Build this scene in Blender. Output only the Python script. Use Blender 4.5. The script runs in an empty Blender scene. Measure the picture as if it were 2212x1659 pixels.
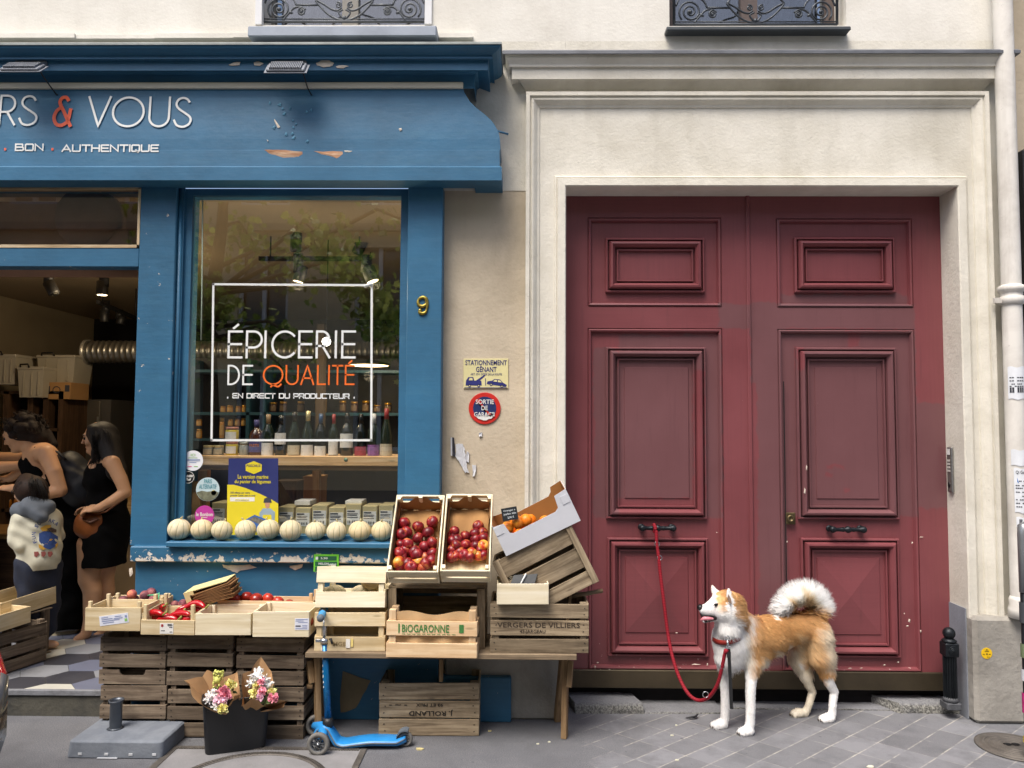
import bpy, math, random
import numpy as np
from mathutils import Vector, Matrix, Euler
random.seed(7); np.random.seed(7)
R = math.radians
sc = bpy.context.scene
COL = sc.collection

CAM = Vector((0.0, -4.5, 1.65)); FOC = 1660.0; PW, PH = 2212.0, 1659.0
CROT = (Matrix.Rotation(R(0.75), 3, 'Z') @ Matrix.Rotation(R(90 + 3.1), 3, 'X') @ Matrix.Rotation(R(0.27), 3, 'Z'))
cd = bpy.data.cameras.new('camera'); cam = bpy.data.objects.new('camera', cd); COL.objects.link(cam)
cam.matrix_world = Matrix.Translation(CAM) @ CROT.to_4x4()
cd.sensor_width = 36.0; cd.lens = FOC / PW * 36.0; cd.clip_start = 0.05; cd.clip_end = 500
sc.camera = cam
SUN_EL, SUN_AZ = 60.0, 212.0
w = bpy.data.worlds.new('World'); sc.world = w; w.use_nodes = True
wn = w.node_tree.nodes; wl = w.node_tree.links
bg = wn['Background']; sky = wn.new('ShaderNodeTexSky'); sky.sky_type = 'NISHITA'; sky.sun_disc = False
sky.sun_elevation = R(SUN_EL); sky.sun_rotation = R(SUN_AZ); sky.dust_density = 4.0; sky.air_density = 0.8; sky.ozone_density = 0.6
wl.new(sky.outputs[0], bg.inputs[0]); bg.inputs[1].default_value = 0.115
sl = bpy.data.lights.new('sun', 'SUN'); so = bpy.data.objects.new('sun', sl); COL.objects.link(so)
sl.energy = 2.0; sl.angle = R(32); sl.color = (1.0, 0.945, 0.875)
_d = Vector((math.sin(R(SUN_AZ)) * math.cos(R(SUN_EL)), math.cos(R(SUN_AZ)) * math.cos(R(SUN_EL)), math.sin(R(SUN_EL))))
so.rotation_euler = _d.to_track_quat('Z', 'Y').to_euler()
so.location = (0, -6, 9)
sc.view_settings.view_transform = 'Standard'; sc.view_settings.look = 'None'
sc.view_settings.exposure = 0.95; sc.view_settings.gamma = 1.0
sc.render.engine = 'CYCLES'
sc.cycles.max_bounces = 8; sc.cycles.transparent_max_bounces = 24; sc.cycles.use_denoising = True
sc.cycles.caustics_reflective = False; sc.cycles.caustics_refractive = False
sc.cycles.sample_clamp_indirect = 6.0

def ray(px, py):
    return CROT @ Vector(((px - PW / 2) / FOC, -(py - PH / 2) / FOC, -1.0))
def W(px, py, Y):
    d = ray(px, py); return CAM + d * ((Y - CAM.y) / d.y)
def G(px, py, z=0.0):
    d = ray(px, py); return CAM + d * ((z - CAM.z) / d.z)
def WX(px, py, Y): return W(px, py, Y).x
def WZ(px, py, Y): return W(px, py, Y).z

def mrot(rx=0, ry=0, rz=0):
    return Euler((R(rx), R(ry), R(rz))).to_matrix()
class MB:
    def __init__(s):
        s.v = []; s.f = []; s.m = []; s.r = []; s.uv = []; s.sm = []; s.vc = {}
    def add(s, vs, fs, mi=0, uv=None, rnd=None, sm=False):
        b = len(s.v); s.v.extend([tuple(p) for p in vs])
        rr = random.random() if rnd is None else rnd
        for i, f in enumerate(fs):
            s.f.append([b + k for k in f]); s.m.append(mi); s.r.append(rr); s.sm.append(sm)
            if uv is not None: s.uv.append(uv[i])
            else:
                P = [Vector(vs[k]) for k in f]
                n = (P[1] - P[0]).cross(P[2] - P[0]) if len(P) > 2 else Vector((0, 0, 1))
                a = max(range(3), key=lambda k: abs(n[k]))
                ax = [k for k in range(3) if k != a]
                s.uv.append([(p[ax[0]] + rr * 7, p[ax[1]] + rr * 3) for p in P])
        return s
    def box(s, c, sz, rot=None, mi=0, rnd=None, ch=0.0):
        hx, hy, hz = [q / 2 for q in sz]; c = Vector(c)
        rr = random.random() if rnd is None else rnd
        L = max(range(3), key=lambda k: sz[k])
        if ch <= 0:
            loc = [Vector((x, y, z)) for x in (-hx, hx) for y in (-hy, hy) for z in (-hz, hz)]
            fs = [(0, 1, 3, 2), (4, 6, 7, 5), (0, 4, 5, 1), (2, 3, 7, 6), (0, 2, 6, 4), (1, 5, 7, 3)]
        else:
            loc = []; idx = {}
            for ix in (-1, 1):
                for iy in (-1, 1):
                    for iz in (-1, 1):
                        for a in range(3):
                            p = [ix * (hx - (ch if a != 0 else 0)), iy * (hy - (ch if a != 1 else 0)), iz * (hz - (ch if a != 2 else 0))]
                            idx[(ix, iy, iz, a)] = len(loc); loc.append(Vector(p))
            I = idx; fs = []
            for sgn in (-1, 1):
                q = [(-1, -1), (1, -1), (1, 1), (-1, 1)]
                if sgn < 0: q = q[::-1]
                fs.append([I[(sgn, u, v, 0)] for u, v in q]); fs.append([I[(v, sgn, u, 1)] for u, v in q]); fs.append([I[(u, v, sgn, 2)] for u, v in q])
            for u in (-1, 1):
                for v in (-1, 1):
                    fs.append([I[(u, v, -1, 0)], I[(u, v, 1, 0)], I[(u, v, 1, 1)], I[(u, v, -1, 1)]][::u * v])
                    fs.append([I[(-1, u, v, 1)], I[(1, u, v, 1)], I[(1, u, v, 2)], I[(-1, u, v, 2)]][::u * v])
                    fs.append([I[(v, -1, u, 2)], I[(v, 1, u, 2)], I[(v, 1, u, 0)], I[(v, -1, u, 0)]][::u * v])
                    for t in (-1, 1):
                        fs.append([I[(u, v, t, 0)], I[(u, v, t, 1)], I[(u, v, t, 2)]][::u * v * t])
        uv = []
        for f in fs:
            P = [loc[k] for k in f]
            n = (P[1] - P[0]).cross(P[2] - P[0]); a = max(range(3), key=lambda k: abs(n[k]))
            if a == L: ax = [k for k in range(3) if k != a]; uu = [(p[ax[0]] * .3 + rr * 7, p[ax[1]] + rr * 3) for p in P]
            else: o = 3 - a - L; uu = [(p[L] + rr * 7, p[o] + rr * 3) for p in P]
            uv.append(uu)
        pts = [(rot @ p if rot else p) + c for p in loc]
        return s.add(pts, fs, mi, uv, rr)
    def span(s, a, b, mi=0, ch=0.0, rnd=None):
        c = [(a[k] + b[k]) / 2 for k in range(3)]; return s.box(c, [abs(b[k] - a[k]) for k in range(3)], None, mi, rnd, ch)
    def loft(s, rings, closed=True, cap=(False, False), mi=0, sm=True, rnd=None):
        n = len(rings[0]); vs = [p for r in rings for p in r]; fs = []
        for i in range(len(rings) - 1):
            for j in range(n if closed else n - 1):
                k = (j + 1) % n
                fs.append((i * n + j, i * n + k, (i + 1) * n + k, (i + 1) * n + j))
        if cap[0]: fs.append(tuple(range(n - 1, -1, -1)))
        if cap[1]: fs.append(tuple((len(rings) - 1) * n + j for j in range(n)))
        uv = []
        dl = [0.0]
        for i in range(1, len(rings)): dl.append(dl[-1] + (Vector(rings[i][0]) - Vector(rings[i - 1][0])).length)
        for f in fs:
            uv.append([(dl[k // n], (k % n) / n * .3) for k in f])
        return s.add(vs, fs, mi, uv, rnd, sm)
    def lathe(s, prof, n=16, c=(0, 0, 0), rot=None, mi=0, cap=(True, True), sm=True, sx=1.0, sy=1.0):
        c = Vector(c); rings = []
        for r, z in prof:
            ring = []
            for k in range(n):
                t = 2 * math.pi * k / n; p = Vector((r * math.cos(t) * sx, r * math.sin(t) * sy, z))
                ring.append((rot @ p if rot else p) + c)
            rings.append(ring)
        return s.loft(rings, True, cap, mi, sm)
    def cyl(s, a, b, ra, rb=None, n=12, mi=0, sm=True):
        rb = ra if rb is None else rb; a = Vector(a); b = Vector(b); q = (b - a).to_track_quat('Z', 'Y').to_matrix()
        return s.lathe([(ra, 0), (rb, (b - a).length)], n, a, q, mi, (True, True), sm)
    def tube(s, path, rad, n=8, mi=0, closed=False, flat=1.0):
        P = [Vector(p) for p in path]; m = len(P); rings = []; up = Vector((0.03, 0.05, 1)).normalized()
        for i in range(m):
            a = P[(i - 1) % m] if (closed or i > 0) else P[i]; b = P[(i + 1) % m] if (closed or i < m - 1) else P[i]
            t = (b - a).normalized()
            if abs(t.dot(up)) > .97: up = Vector((0, 1, 0.1)).normalized() if abs(t.y) < .9 else Vector((1, 0, 0))
            x = up.cross(t).normalized(); y = t.cross(x).normalized()
            r = rad[i] if isinstance(rad, (list, tuple)) else rad
            rings.append([P[i] + x * (r * math.cos(2 * math.pi * k / n)) + y * (r * flat * math.sin(2 * math.pi * k / n)) for k in range(n)])
        if closed: rings.append(rings[0])
        return s.loft(rings, True, (not closed, not closed), mi, True)
    def ball(s, c, r, nu=14, nv=9, rot=None, mi=0):
        r = (r, r, r) if not isinstance(r, (tuple, list)) else r; c = Vector(c); rings = []
        for i in range(nv + 1):
            a = -math.pi / 2 + math.pi * i / nv; a = max(-1.5, min(1.5, a)) if i in (0, nv) else a
            ring = []
            for k in range(nu):
                t = 2 * math.pi * k / nu
                p = Vector((r[0] * math.cos(a) * math.cos(t), r[1] * math.cos(a) * math.sin(t), r[2] * math.sin(a)))
                ring.append((rot @ p if rot else p) + c)
            rings.append(ring)
        return s.loft(rings, True, (True, True), mi, True)
    def prism(s, poly, o, u, v, dep, mi=0, rnd=None):
        """poly 2-D -> o + x*u + y*v, extruded by vector dep"""
        o, u, v, dep = Vector(o), Vector(u), Vector(v), Vector(dep); n = len(poly)
        A = [o + u * p[0] + v * p[1] for p in poly]; B = [p + dep for p in A]
        fs = [tuple(range(n)), tuple(range(2 * n - 1, n - 1, -1))]
        for i in range(n):
            j = (i + 1) % n; fs.append((i, n + i, n + j, j))
        return s.add(A + B, fs, mi, None, rnd)
    def quad(s, a, b, c, d, mi=0, rnd=None):
        return s.add([a, b, c, d], [(0, 1, 2, 3)], mi, None, rnd)
    def frame(s, x0, x1, z0, z1, prof, mi=0, fill=False):
        """mitred rectangular moulding facing -Y; prof = [(inset, y)...] from outside in"""
        rings = [[(x0 + i, y, z0 + i), (x1 - i, y, z0 + i), (x1 - i, y, z1 - i), (x0 + i, y, z1 - i)] for i, y in prof]
        vs = [p for r in rings for p in r]; fs = []; uv = []
        for k in range(len(rings) - 1):
            for j in range(4):
                q = (j + 1) % 4; f = (4 * k + j, 4 * k + q, 4 * k + 4 + q, 4 * k + 4 + j); fs.append(f)
                uv.append([((vs[t][0] if j % 2 == 0 else vs[t][2]), (vs[t][2] if j % 2 == 0 else vs[t][0])) for t in f])
        if fill:
            k = len(rings) - 1; f = (4 * k, 4 * k + 1, 4 * k + 2, 4 * k + 3); fs.append(f); uv.append([(vs[t][2], vs[t][0]) for t in f])
        return s.add(vs, fs, mi, uv)
    def grid(s, fn, nu, nv, mi=0, sm=True):
        vs = [fn(i / nu, j / nv) for j in range(nv + 1) for i in range(nu + 1)]; fs = []; uv = []
        for j in range(nv):
            for i in range(nu):
                a = j * (nu + 1) + i; fs.append((a, a + 1, a + nu + 2, a + nu + 1))
                uv.append([(i / nu, j / nv), ((i + 1) / nu, j / nv), ((i + 1) / nu, (j + 1) / nv), (i / nu, (j + 1) / nv)])
        return s.add(vs, fs, mi, uv, None, sm)
    def xf(s, M, start=0):
        for i in range(start, len(s.v)): s.v[i] = tuple(M @ Vector(s.v[i]))
        return s
    def mesh(s, name, mats):
        me = bpy.data.meshes.new(name); me.from_pydata(s.v, [], s.f)
        for m in (mats if isinstance(mats, (list, tuple)) else [mats]): me.materials.append(m)
        me.polygons.foreach_set('material_index', s.m); me.polygons.foreach_set('use_smooth', s.sm)
        a = me.attributes.new('rnd', 'FLOAT', 'FACE'); a.data.foreach_set('value', s.r)
        ul = me.uv_layers.new(name='UVMap'); ul.data.foreach_set('uv', [c for f in s.uv for p in f for c in p])
        me.update(); return me

def thing(name, label, cat, loc=(0, 0, 0), rot=(0, 0, 0), group=None):
    o = bpy.data.objects.new(name, None); COL.objects.link(o); o.location = loc
    o.rotation_euler = rot if not isinstance(rot, Matrix) else rot.to_euler()
    o['label'] = label; o['category'] = cat; o.empty_display_size = .1
    if group: o['group'] = group
    return o
def part(name, mb, mats, parent=None, world=False, label=None, bevel=0):
    me = mb.mesh(name, mats) if isinstance(mb, MB) else mb
    o = bpy.data.objects.new(name, me); COL.objects.link(o)
    if parent is not None:
        o.parent = parent
        if world:
            q = parent; t = Vector((0, 0, 0))
            while q is not None: t += q.location; q = q.parent
            o.location = -t
    if label: o['label'] = label
    if bevel:
        b = o.modifiers.new('bevel', 'BEVEL'); b.width = bevel; b.segments = 2; b.limit_method = 'ANGLE'
    return o
def solo(name, mb, mats, label, cat, group=None, loc=None):
    o = part(name, mb, mats); o['label'] = label; o['category'] = cat
    if group: o['group'] = group
    if loc is not None: o.location = loc
    return o
def struct(name, mb, mats, kind='structure'):
    o = part(name, mb, mats); o['kind'] = kind; return o
def dup(root, label=None, loc=None, rot=None, group=None):
    r = root.copy(); COL.objects.link(r)
    if loc is not None: r.location = loc
    if rot is not None: r.rotation_euler = rot if not isinstance(rot, Matrix) else rot.to_euler()
    if label: r['label'] = label
    if group: r['group'] = group
    for ch in list(root.children):
        c = ch.copy(); COL.objects.link(c); c.parent = r
        for g in list(ch.children):
            d = g.copy(); COL.objects.link(d); d.parent = c
    return r

def crom(pts, m=6):
    P = [Vector((p[0], p[1], 0)) for p in pts]; out = []
    for i in range(len(P) - 1):
        a = P[max(0, i - 1)]; b = P[i]; c = P[i + 1]; d = P[min(len(P) - 1, i + 2)]
        for k in range(m):
            t = k / m
            out.append(((2 * b) + (c - a) * t + (2 * a - 5 * b + 4 * c - d) * t * t + (3 * b - a - 3 * c + d) * t ** 3) * .5)
    out.append(P[-1]); return [(p.x, p.y) for p in out]
def arc(cx, cy, rx, ry, a0, a1, n=18):
    return [(cx + rx * math.cos(R(a0 + (a1 - a0) * k / n)), cy + ry * math.sin(R(a0 + (a1 - a0) * k / n))) for k in range(n + 1)]
_S = crom([(.47, .87), (.40, .96), (.27, 1), (.13, .95), (.06, .82), (.09, .69), (.2, .58), (.36, .47), (.5, .36), (.55, .24), (.5, .1), (.38, .02), (.25, 0), (.1, .06), (.01, .22)])
GEO = {'R': (.56, [[(0, 0), (0, 1), (.22, 1)] + arc(.22, .72, .3, .28, 90, -90) + [(0, .44)], [(.25, .44), (.55, 0)]]),
       'S': (.56, [_S]), 'V': (.74, [[(0, 1), (.37, 0), (.74, 1)]]), 'O': (1.02, [arc(.51, .5, .51, .5, 0, 360, 36)]),
       'U': (.64, [[(0, 1), (0, .32)] + arc(.32, .32, .32, .32, 180, 360) + [(.64, 1)]]),
       'E': (.48, [[(.48, 1), (0, 1), (0, 0), (.48, 0)], [(0, .51), (.46, .51)]]),
       'P': (.55, [[(0, 0), (0, 1), (.25, 1)] + arc(.25, .69, .3, .31, 90, -90) + [(0, .38)]]),
       'I': (.0, [[(0, 0), (0, 1)]]), 'C': (.82, [arc(.5, .5, .5, .5, 42, 318, 30)]),
       'D': (.66, [[(0, 0), (0, 1), (.16, 1)] + arc(.16, .5, .5, .5, 90, -90) + [(0, 0)]]),
       'Q': (1.0, [arc(.5, .5, .5, .5, 0, 360, 36), crom([(.4, -.13), (.5, -.02), (.62, -.08), (.78, -.12), (.92, 0)])]),
       'A': (.72, [[(0, 0), (.36, 1), (.72, 0)], [(.13, .33), (.59, .33)]]), 'L': (.44, [[(0, 1), (0, 0), (.44, 0)]]),
       'T': (.54, [[(0, 1), (.54, 1)], [(.27, 1), (.27, 0)]]),
       '&': (.62, [crom([(.46, .9), (.38, .99), (.25, .97), (.17, .85), (.2, .72), (.33, .5), (.6, 0)]), crom([(.2, .62), (.07, .5), (0, .28), (.08, .07), (.24, 0), (.42, .07), (.52, .22), (.57, .55)])])}
GEO['\u00c9'] = (.48, GEO['E'][1] + [[(.18, 1.13), (.33, 1.26)]])
_b = .12
TEC = {'B': (1, [[(.0, 0), (0, 1), (.85, 1), (.9, .9), (.9, .6), (.85, .52), (0, .52)], [(.85, .52), (1, .42), (1, .1), (.9, 0), (0, 0)]]),
       'O': (1, [[(.1, 0), (.9, 0), (1, .1), (1, .9), (.9, 1), (.1, 1), (0, .9), (0, .1), (.1, 0)]]),
       'N': (1, [[(0, 0), (0, 1), (1, 0), (1, 1)]]), 'A': (1.1, [[(0, 0), (.55, 1), (1.1, 0)], [(.25, .3), (.9, .3)]]),
       'U': (1, [[(0, 1), (0, .1), (.1, 0), (.9, 0), (1, .1), (1, 1)]]), 'T': (1, [[(0, 1), (1, 1)], [(.5, 1), (.5, 0)]]),
       'H': (1, [[(0, 0), (0, 1)], [(1, 0), (1, 1)], [(0, .5), (1, .5)]]), 'E': (.95, [[(.95, 1), (.05, 1), (0, .9), (0, .1), (.05, 0), (.95, 0)], [(0, .5), (.85, .5)]]),
       'I': (0, [[(0, 0), (0, 1)]]), 'Q': (1, [[(.1, 0), (.9, 0), (1, .1), (1, .9), (.9, 1), (.1, 1), (0, .9), (0, .1), (.1, 0)], [(.55, .2), (.85, -.15)]]),
       'D': (1, [[(0, 0), (0, 1), (.85, 1), (1, .85), (1, .15), (.85, 0), (0, 0)]]), 'R': (1, [[(0, 0), (0, 1), (.9, 1), (1, .9), (1, .55), (.9, .45), (0, .45)], [(.6, .45), (1, 0)]]),
       'C': (.95, [[(.95, 1), (.1, 1), (0, .9), (0, .1), (.1, 0), (.95, 0)]]), 'P': (1, [[(0, 0), (0, 1), (.9, 1), (1, .9), (1, .5), (.9, .4), (0, .4)]]),
       '.': (.1, [[(.0, .0), (.0, .09)]])}
def ribbon(mb, pts, wd, fn, step=.03):
    """flat ribbon along 2-D pts (already scaled), mapped by fn(x,z)->3-D"""
    P = []
    for i in range(len(pts) - 1):
        a, b = Vector(pts[i]), Vector(pts[i + 1]); n = max(1, int((b - a).length / step))
        for k in range(n): P.append(a + (b - a) * (k / n))
    P.append(Vector(pts[-1])); L = []; closed = (P[0] - P[-1]).length < 1e-6
    for i, p in enumerate(P):
        a = P[i - 1] if i > 0 else (P[-2] if closed else p); b = P[i + 1] if i < len(P) - 1 else (P[1] if closed else p)
        t1 = (p - a).normalized() if (p - a).length > 0 else None; t2 = (b - p).normalized() if (b - p).length > 0 else None
        t = (t1 + t2).normalized() if (t1 and t2 and (t1 + t2).length > .2) else (t1 or t2)
        k = 1.0
        if t1 and t2: k = min(1.7, 1 / max(.4, t.dot(t1)))
        nn = Vector((-t.y, t.x)) * wd / 2 * k
        ext = Vector((0, 0))
        if not closed and i == 0: ext = -t * wd * .45
        if not closed and i == len(P) - 1: ext = t * wd * .45
        L.append((p + nn + ext, p - nn + ext))
    vs = []
    for a, b in L: vs += [fn(a.x, a.y), fn(b.x, b.y)]
    mb.add(vs, [(2 * i, 2 * i + 1, 2 * i + 3, 2 * i + 2)[::-1] for i in range(len(L) - 1)])
def stroke_line(mb, glyphs, text, x0, x1, z0, h, wd, fn, gap=.16, space=.5, sx=1.0):
    tot = 0; lay = []
    for ch in text:
        if ch == ' ': tot += space; continue
        wdt, st = glyphs[ch]; lay.append((tot, st)); tot += wdt + gap
    tot -= gap; k = (x1 - x0) / tot
    for off, st in lay:
        for q in st: ribbon(mb, [(x0 + (off + p[0]) * k, z0 + p[1] * h) for p in q], wd, fn)
_tx = {}
def text_poly(t):
    if t not in _tx:
        cu = bpy.data.curves.new('t', 'FONT'); cu.body = t; cu.resolution_u = 2; cu.offset = .014
        ob = bpy.data.objects.new('t', cu); COL.objects.link(ob)
        dg = bpy.context.evaluated_depsgraph_get(); me = bpy.data.meshes.new_from_object(ob.evaluated_get(dg))
        V = [v.co.copy() for v in me.vertices]; F = [tuple(p.vertices) for p in me.polygons]
        bpy.data.objects.remove(ob); bpy.data.curves.remove(cu); bpy.data.meshes.remove(me)
        xs = [v.x for v in V]; ys = [v.y for v in V]
        _tx[t] = (V, F, min(xs), max(xs), min(ys), max(ys))
    return _tx[t]
def text_in(mb, t, x0, x1, z0, z1, fn, mi=0, flip=False):
    """fit the text into the box; fn(x,z) -> point"""
    V, F, a, b, c, d = text_poly(t); vs = []
    for v in V:
        u = (v.x - a) / max(b - a, 1e-6); q = (v.y - c) / max(d - c, 1e-6)
        if flip: u, q = 1 - u, 1 - q
        vs.append(fn(x0 + (x1 - x0) * u, z0 + (z1 - z0) * q))
    mb.add(vs, F, mi)
def plane_fn(Y): return lambda x, z: (x, Y, z)

def lin(h, k=1.0):
    h = h.lstrip('#'); o = []
    for i in (0, 2, 4):
        c = int(h[i:i + 2], 16) / 255; c = c / 12.92 if c <= .04045 else ((c + .055) / 1.055) ** 2.4
        o.append(min(1, c * k))
    return tuple(o) + (1,)
def mul(c, k): return tuple(min(1, q * k) for q in c[:3]) + (1,)
class NT:
    def __init__(s, name):
        s.mat = bpy.data.materials.new(name); s.mat.use_nodes = True; s.t = s.mat.node_tree; s.b = s.t.nodes['Principled BSDF']
    def n(s, typ, out=0, props=None, **kw):
        nd = s.t.nodes.new('ShaderNode' + typ)
        for k, v in (props or {}).items(): setattr(nd, k, v)
        for k, v in kw.items():
            key = int(k[1:]) if k[0] == 'i' and k[1:].isdigit() else k.replace('_', ' ')
            s.set(nd.inputs[key], v)
        return nd.outputs[out]
    def set(s, inp, v):
        if isinstance(v, bpy.types.NodeSocket): s.t.links.new(v, inp)
        else:
            if isinstance(v, tuple) and len(v) == 4 and len(inp.default_value) == 3: v = v[:3]
            inp.default_value = v
    def obj(s): return s.n('TexCoord', 3)
    def uv(s): return s.n('TexCoord', 2)
    def vmap(s, v, scale=(1, 1, 1), loc=(0, 0, 0), rot=(0, 0, 0)):
        return s.n('Mapping', Vector=v, Scale=scale, Location=loc, Rotation=rot)
    def noise(s, v, scale, detail=4, rough=.6, dist=0, out=0):
        return s.n('TexNoise', out, Vector=v, Scale=scale, Detail=detail, Roughness=rough, Distortion=dist)
    def ramp(s, f, stops):
        nd = s.t.nodes.new('ShaderNodeValToRGB'); s.t.links.new(f, nd.inputs[0]); e = nd.color_ramp.elements
        while len(e) < len(stops): e.new(.5)
        for q, (p, c) in zip(e, stops): q.position = p; q.color = c if isinstance(c, tuple) else (c, c, c, 1)
        return nd.outputs[0]
    def mix(s, f, a, b, mode='MIX'):
        nd = s.t.nodes.new('ShaderNodeMix'); nd.data_type = 'RGBA'; nd.blend_type = mode
        s.set(nd.inputs[0], f); s.set(nd.inputs[6], a); s.set(nd.inputs[7], b); return nd.outputs[2]
    def math(s, op, a, b=0.0, c=None):
        nd = s.t.nodes.new('ShaderNodeMath'); nd.operation = op; s.set(nd.inputs[0], a); s.set(nd.inputs[1], b)
        if c is not None: s.set(nd.inputs[2], c)
        return nd.outputs[0]
    def mr(s, v, a, b, c=0.0, d=1.0):
        return s.n('MapRange', Value=v, From_Min=a, From_Max=b, To_Min=c, To_Max=d)
    def sep(s, v):
        nd = s.t.nodes.new('ShaderNodeSeparateXYZ'); s.t.links.new(v, nd.inputs[0]); return nd.outputs
    def comb(s, x, y, z):
        nd = s.t.nodes.new('ShaderNodeCombineXYZ')
        for i, q in enumerate((x, y, z)): s.set(nd.inputs[i], q)
        return nd.outputs[0]
    def attr(s, name, out=2): return s.n('Attribute', out, props={'attribute_name': name})
    def bump(s, h, st=.3, dist=.01, base=None):
        nd = s.t.nodes.new('ShaderNodeBump'); nd.inputs['Strength'].default_value = st; nd.inputs['Distance'].default_value = dist
        s.t.links.new(h, nd.inputs['Height'])
        if base is not None: s.t.links.new(base, nd.inputs['Normal'])
        s.t.links.new(nd.outputs[0], s.b.inputs['Normal']); return nd.outputs[0]
    def fin(s, col, rough=.6, metal=0.0, spec=None):
        s.set(s.b.inputs['Base Color'], col); s.set(s.b.inputs['Roughness'], rough); s.set(s.b.inputs['Metallic'], metal)
        if spec is not None: s.set(s.b.inputs['Specular IOR Level'], spec)
        return s.mat
MC = {}
def M(name, col, rough=.6, var=.18, vs=6.0, bump=.15, bs=90.0, metal=0.0, spec=None, rv=0.0, sub=0.0, coat=0.0):
    """plain material with two scales of tone variation and a fine bump"""
    if name in MC: return MC[name]
    c = lin(col) if isinstance(col, str) else col
    t = NT(name); o = t.obj(); f = t.noise(o, vs, 5)
    cc = t.mix(t.ramp(f, [(.3, 0.0), (.7, 1.0)]), mul(c, 1 - var), mul(c, 1 + var))
    if rv: cc = t.mix(1.0, cc, t.mr(t.attr('rnd'), 0, 1, 1 - rv, 1 + rv), 'MULTIPLY')
    if bump: t.bump(t.noise(o, bs, 3), bump, .004)
    if sub: t.b.inputs['Subsurface Weight'].default_value = sub; t.b.inputs['Subsurface Radius'].default_value = (.02, .01, .005)
    if coat: t.b.inputs['Coat Weight'].default_value = coat; t.b.inputs['Coat Roughness'].default_value = .08
    MC[name] = t.fin(cc, t.mr(f, .3, .7, max(0.02, rough - .07), min(1, rough + .07)), metal, spec); return MC[name]
def wood(name, dark, mid, light, gr=(3.0, 70.0), rough=.75, stain=.35, rv=.25, bump=.25):
    if name in MC: return MC[name]
    t = NT(name); u = t.uv(); r = t.attr('rnd')
    v = t.n('VectorMath', props={'operation': 'ADD'}, i0=t.vmap(u, (gr[0], gr[1], 1)), i1=t.comb(t.math('MULTIPLY', r, 31.0), t.math('MULTIPLY', r, 17.0), r))
    g = t.noise(v, 1.0, 6, .62, .6)
    c = t.ramp(g, [(.28, lin(dark)), (.5, lin(mid)), (.74, lin(light))])
    st = t.noise(u, 5.0, 5, .7)
    c = t.mix(t.ramp(st, [(.45, 0.0), (.75, stain)]), c, mul(lin(dark), .55))
    c = t.mix(1.0, c, t.mr(r, 0, 1, 1 - rv, 1 + rv), 'MULTIPLY')
    kn = t.n('TexVoronoi', 0, Vector=t.vmap(u, (2.2, 9.0, 1)), Scale=1.3)
    c = t.mix(t.ramp(kn, [(.04, .55), (.09, 0.0)]), c, mul(lin(dark), .5))
    t.bump(g, bump, .004); MC[name] = t.fin(c, rough, 0, .3); return MC[name]
def glassmat(name, tint=(.93, .97, .95, 1), k=1.0, base=.0):
    if name in MC: return MC[name]
    t = NT(name); tr = t.n('BsdfTransparent', Color=tint); gl = t.n('BsdfGlossy', Color=(1, 1, 1, 1), Roughness=.004)
    lw = t.t.nodes.new('ShaderNodeLayerWeight'); f = t.math('MULTIPLY_ADD', t.math('POWER', lw.outputs[1], 5.0), .8, .04); f = t.math('MULTIPLY_ADD', f, k, base); f = t.math('MINIMUM', f, 1.0)
    mx = t.t.nodes.new('ShaderNodeMixShader'); t.set(mx.inputs[0], f); t.set(mx.inputs[1], tr); t.set(mx.inputs[2], gl)
    t.t.links.new(mx.outputs[0], t.t.nodes['Material Output'].inputs[0]); MC[name] = t.mat; return t.mat
def glow(name, col, k):
    if name in MC: return MC[name]
    t = NT(name); c = lin(col); t.set(t.b.inputs['Emission Color'], c); t.b.inputs['Emission Strength'].default_value = k
    MC[name] = t.fin(c, .4); return MC[name]

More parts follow.
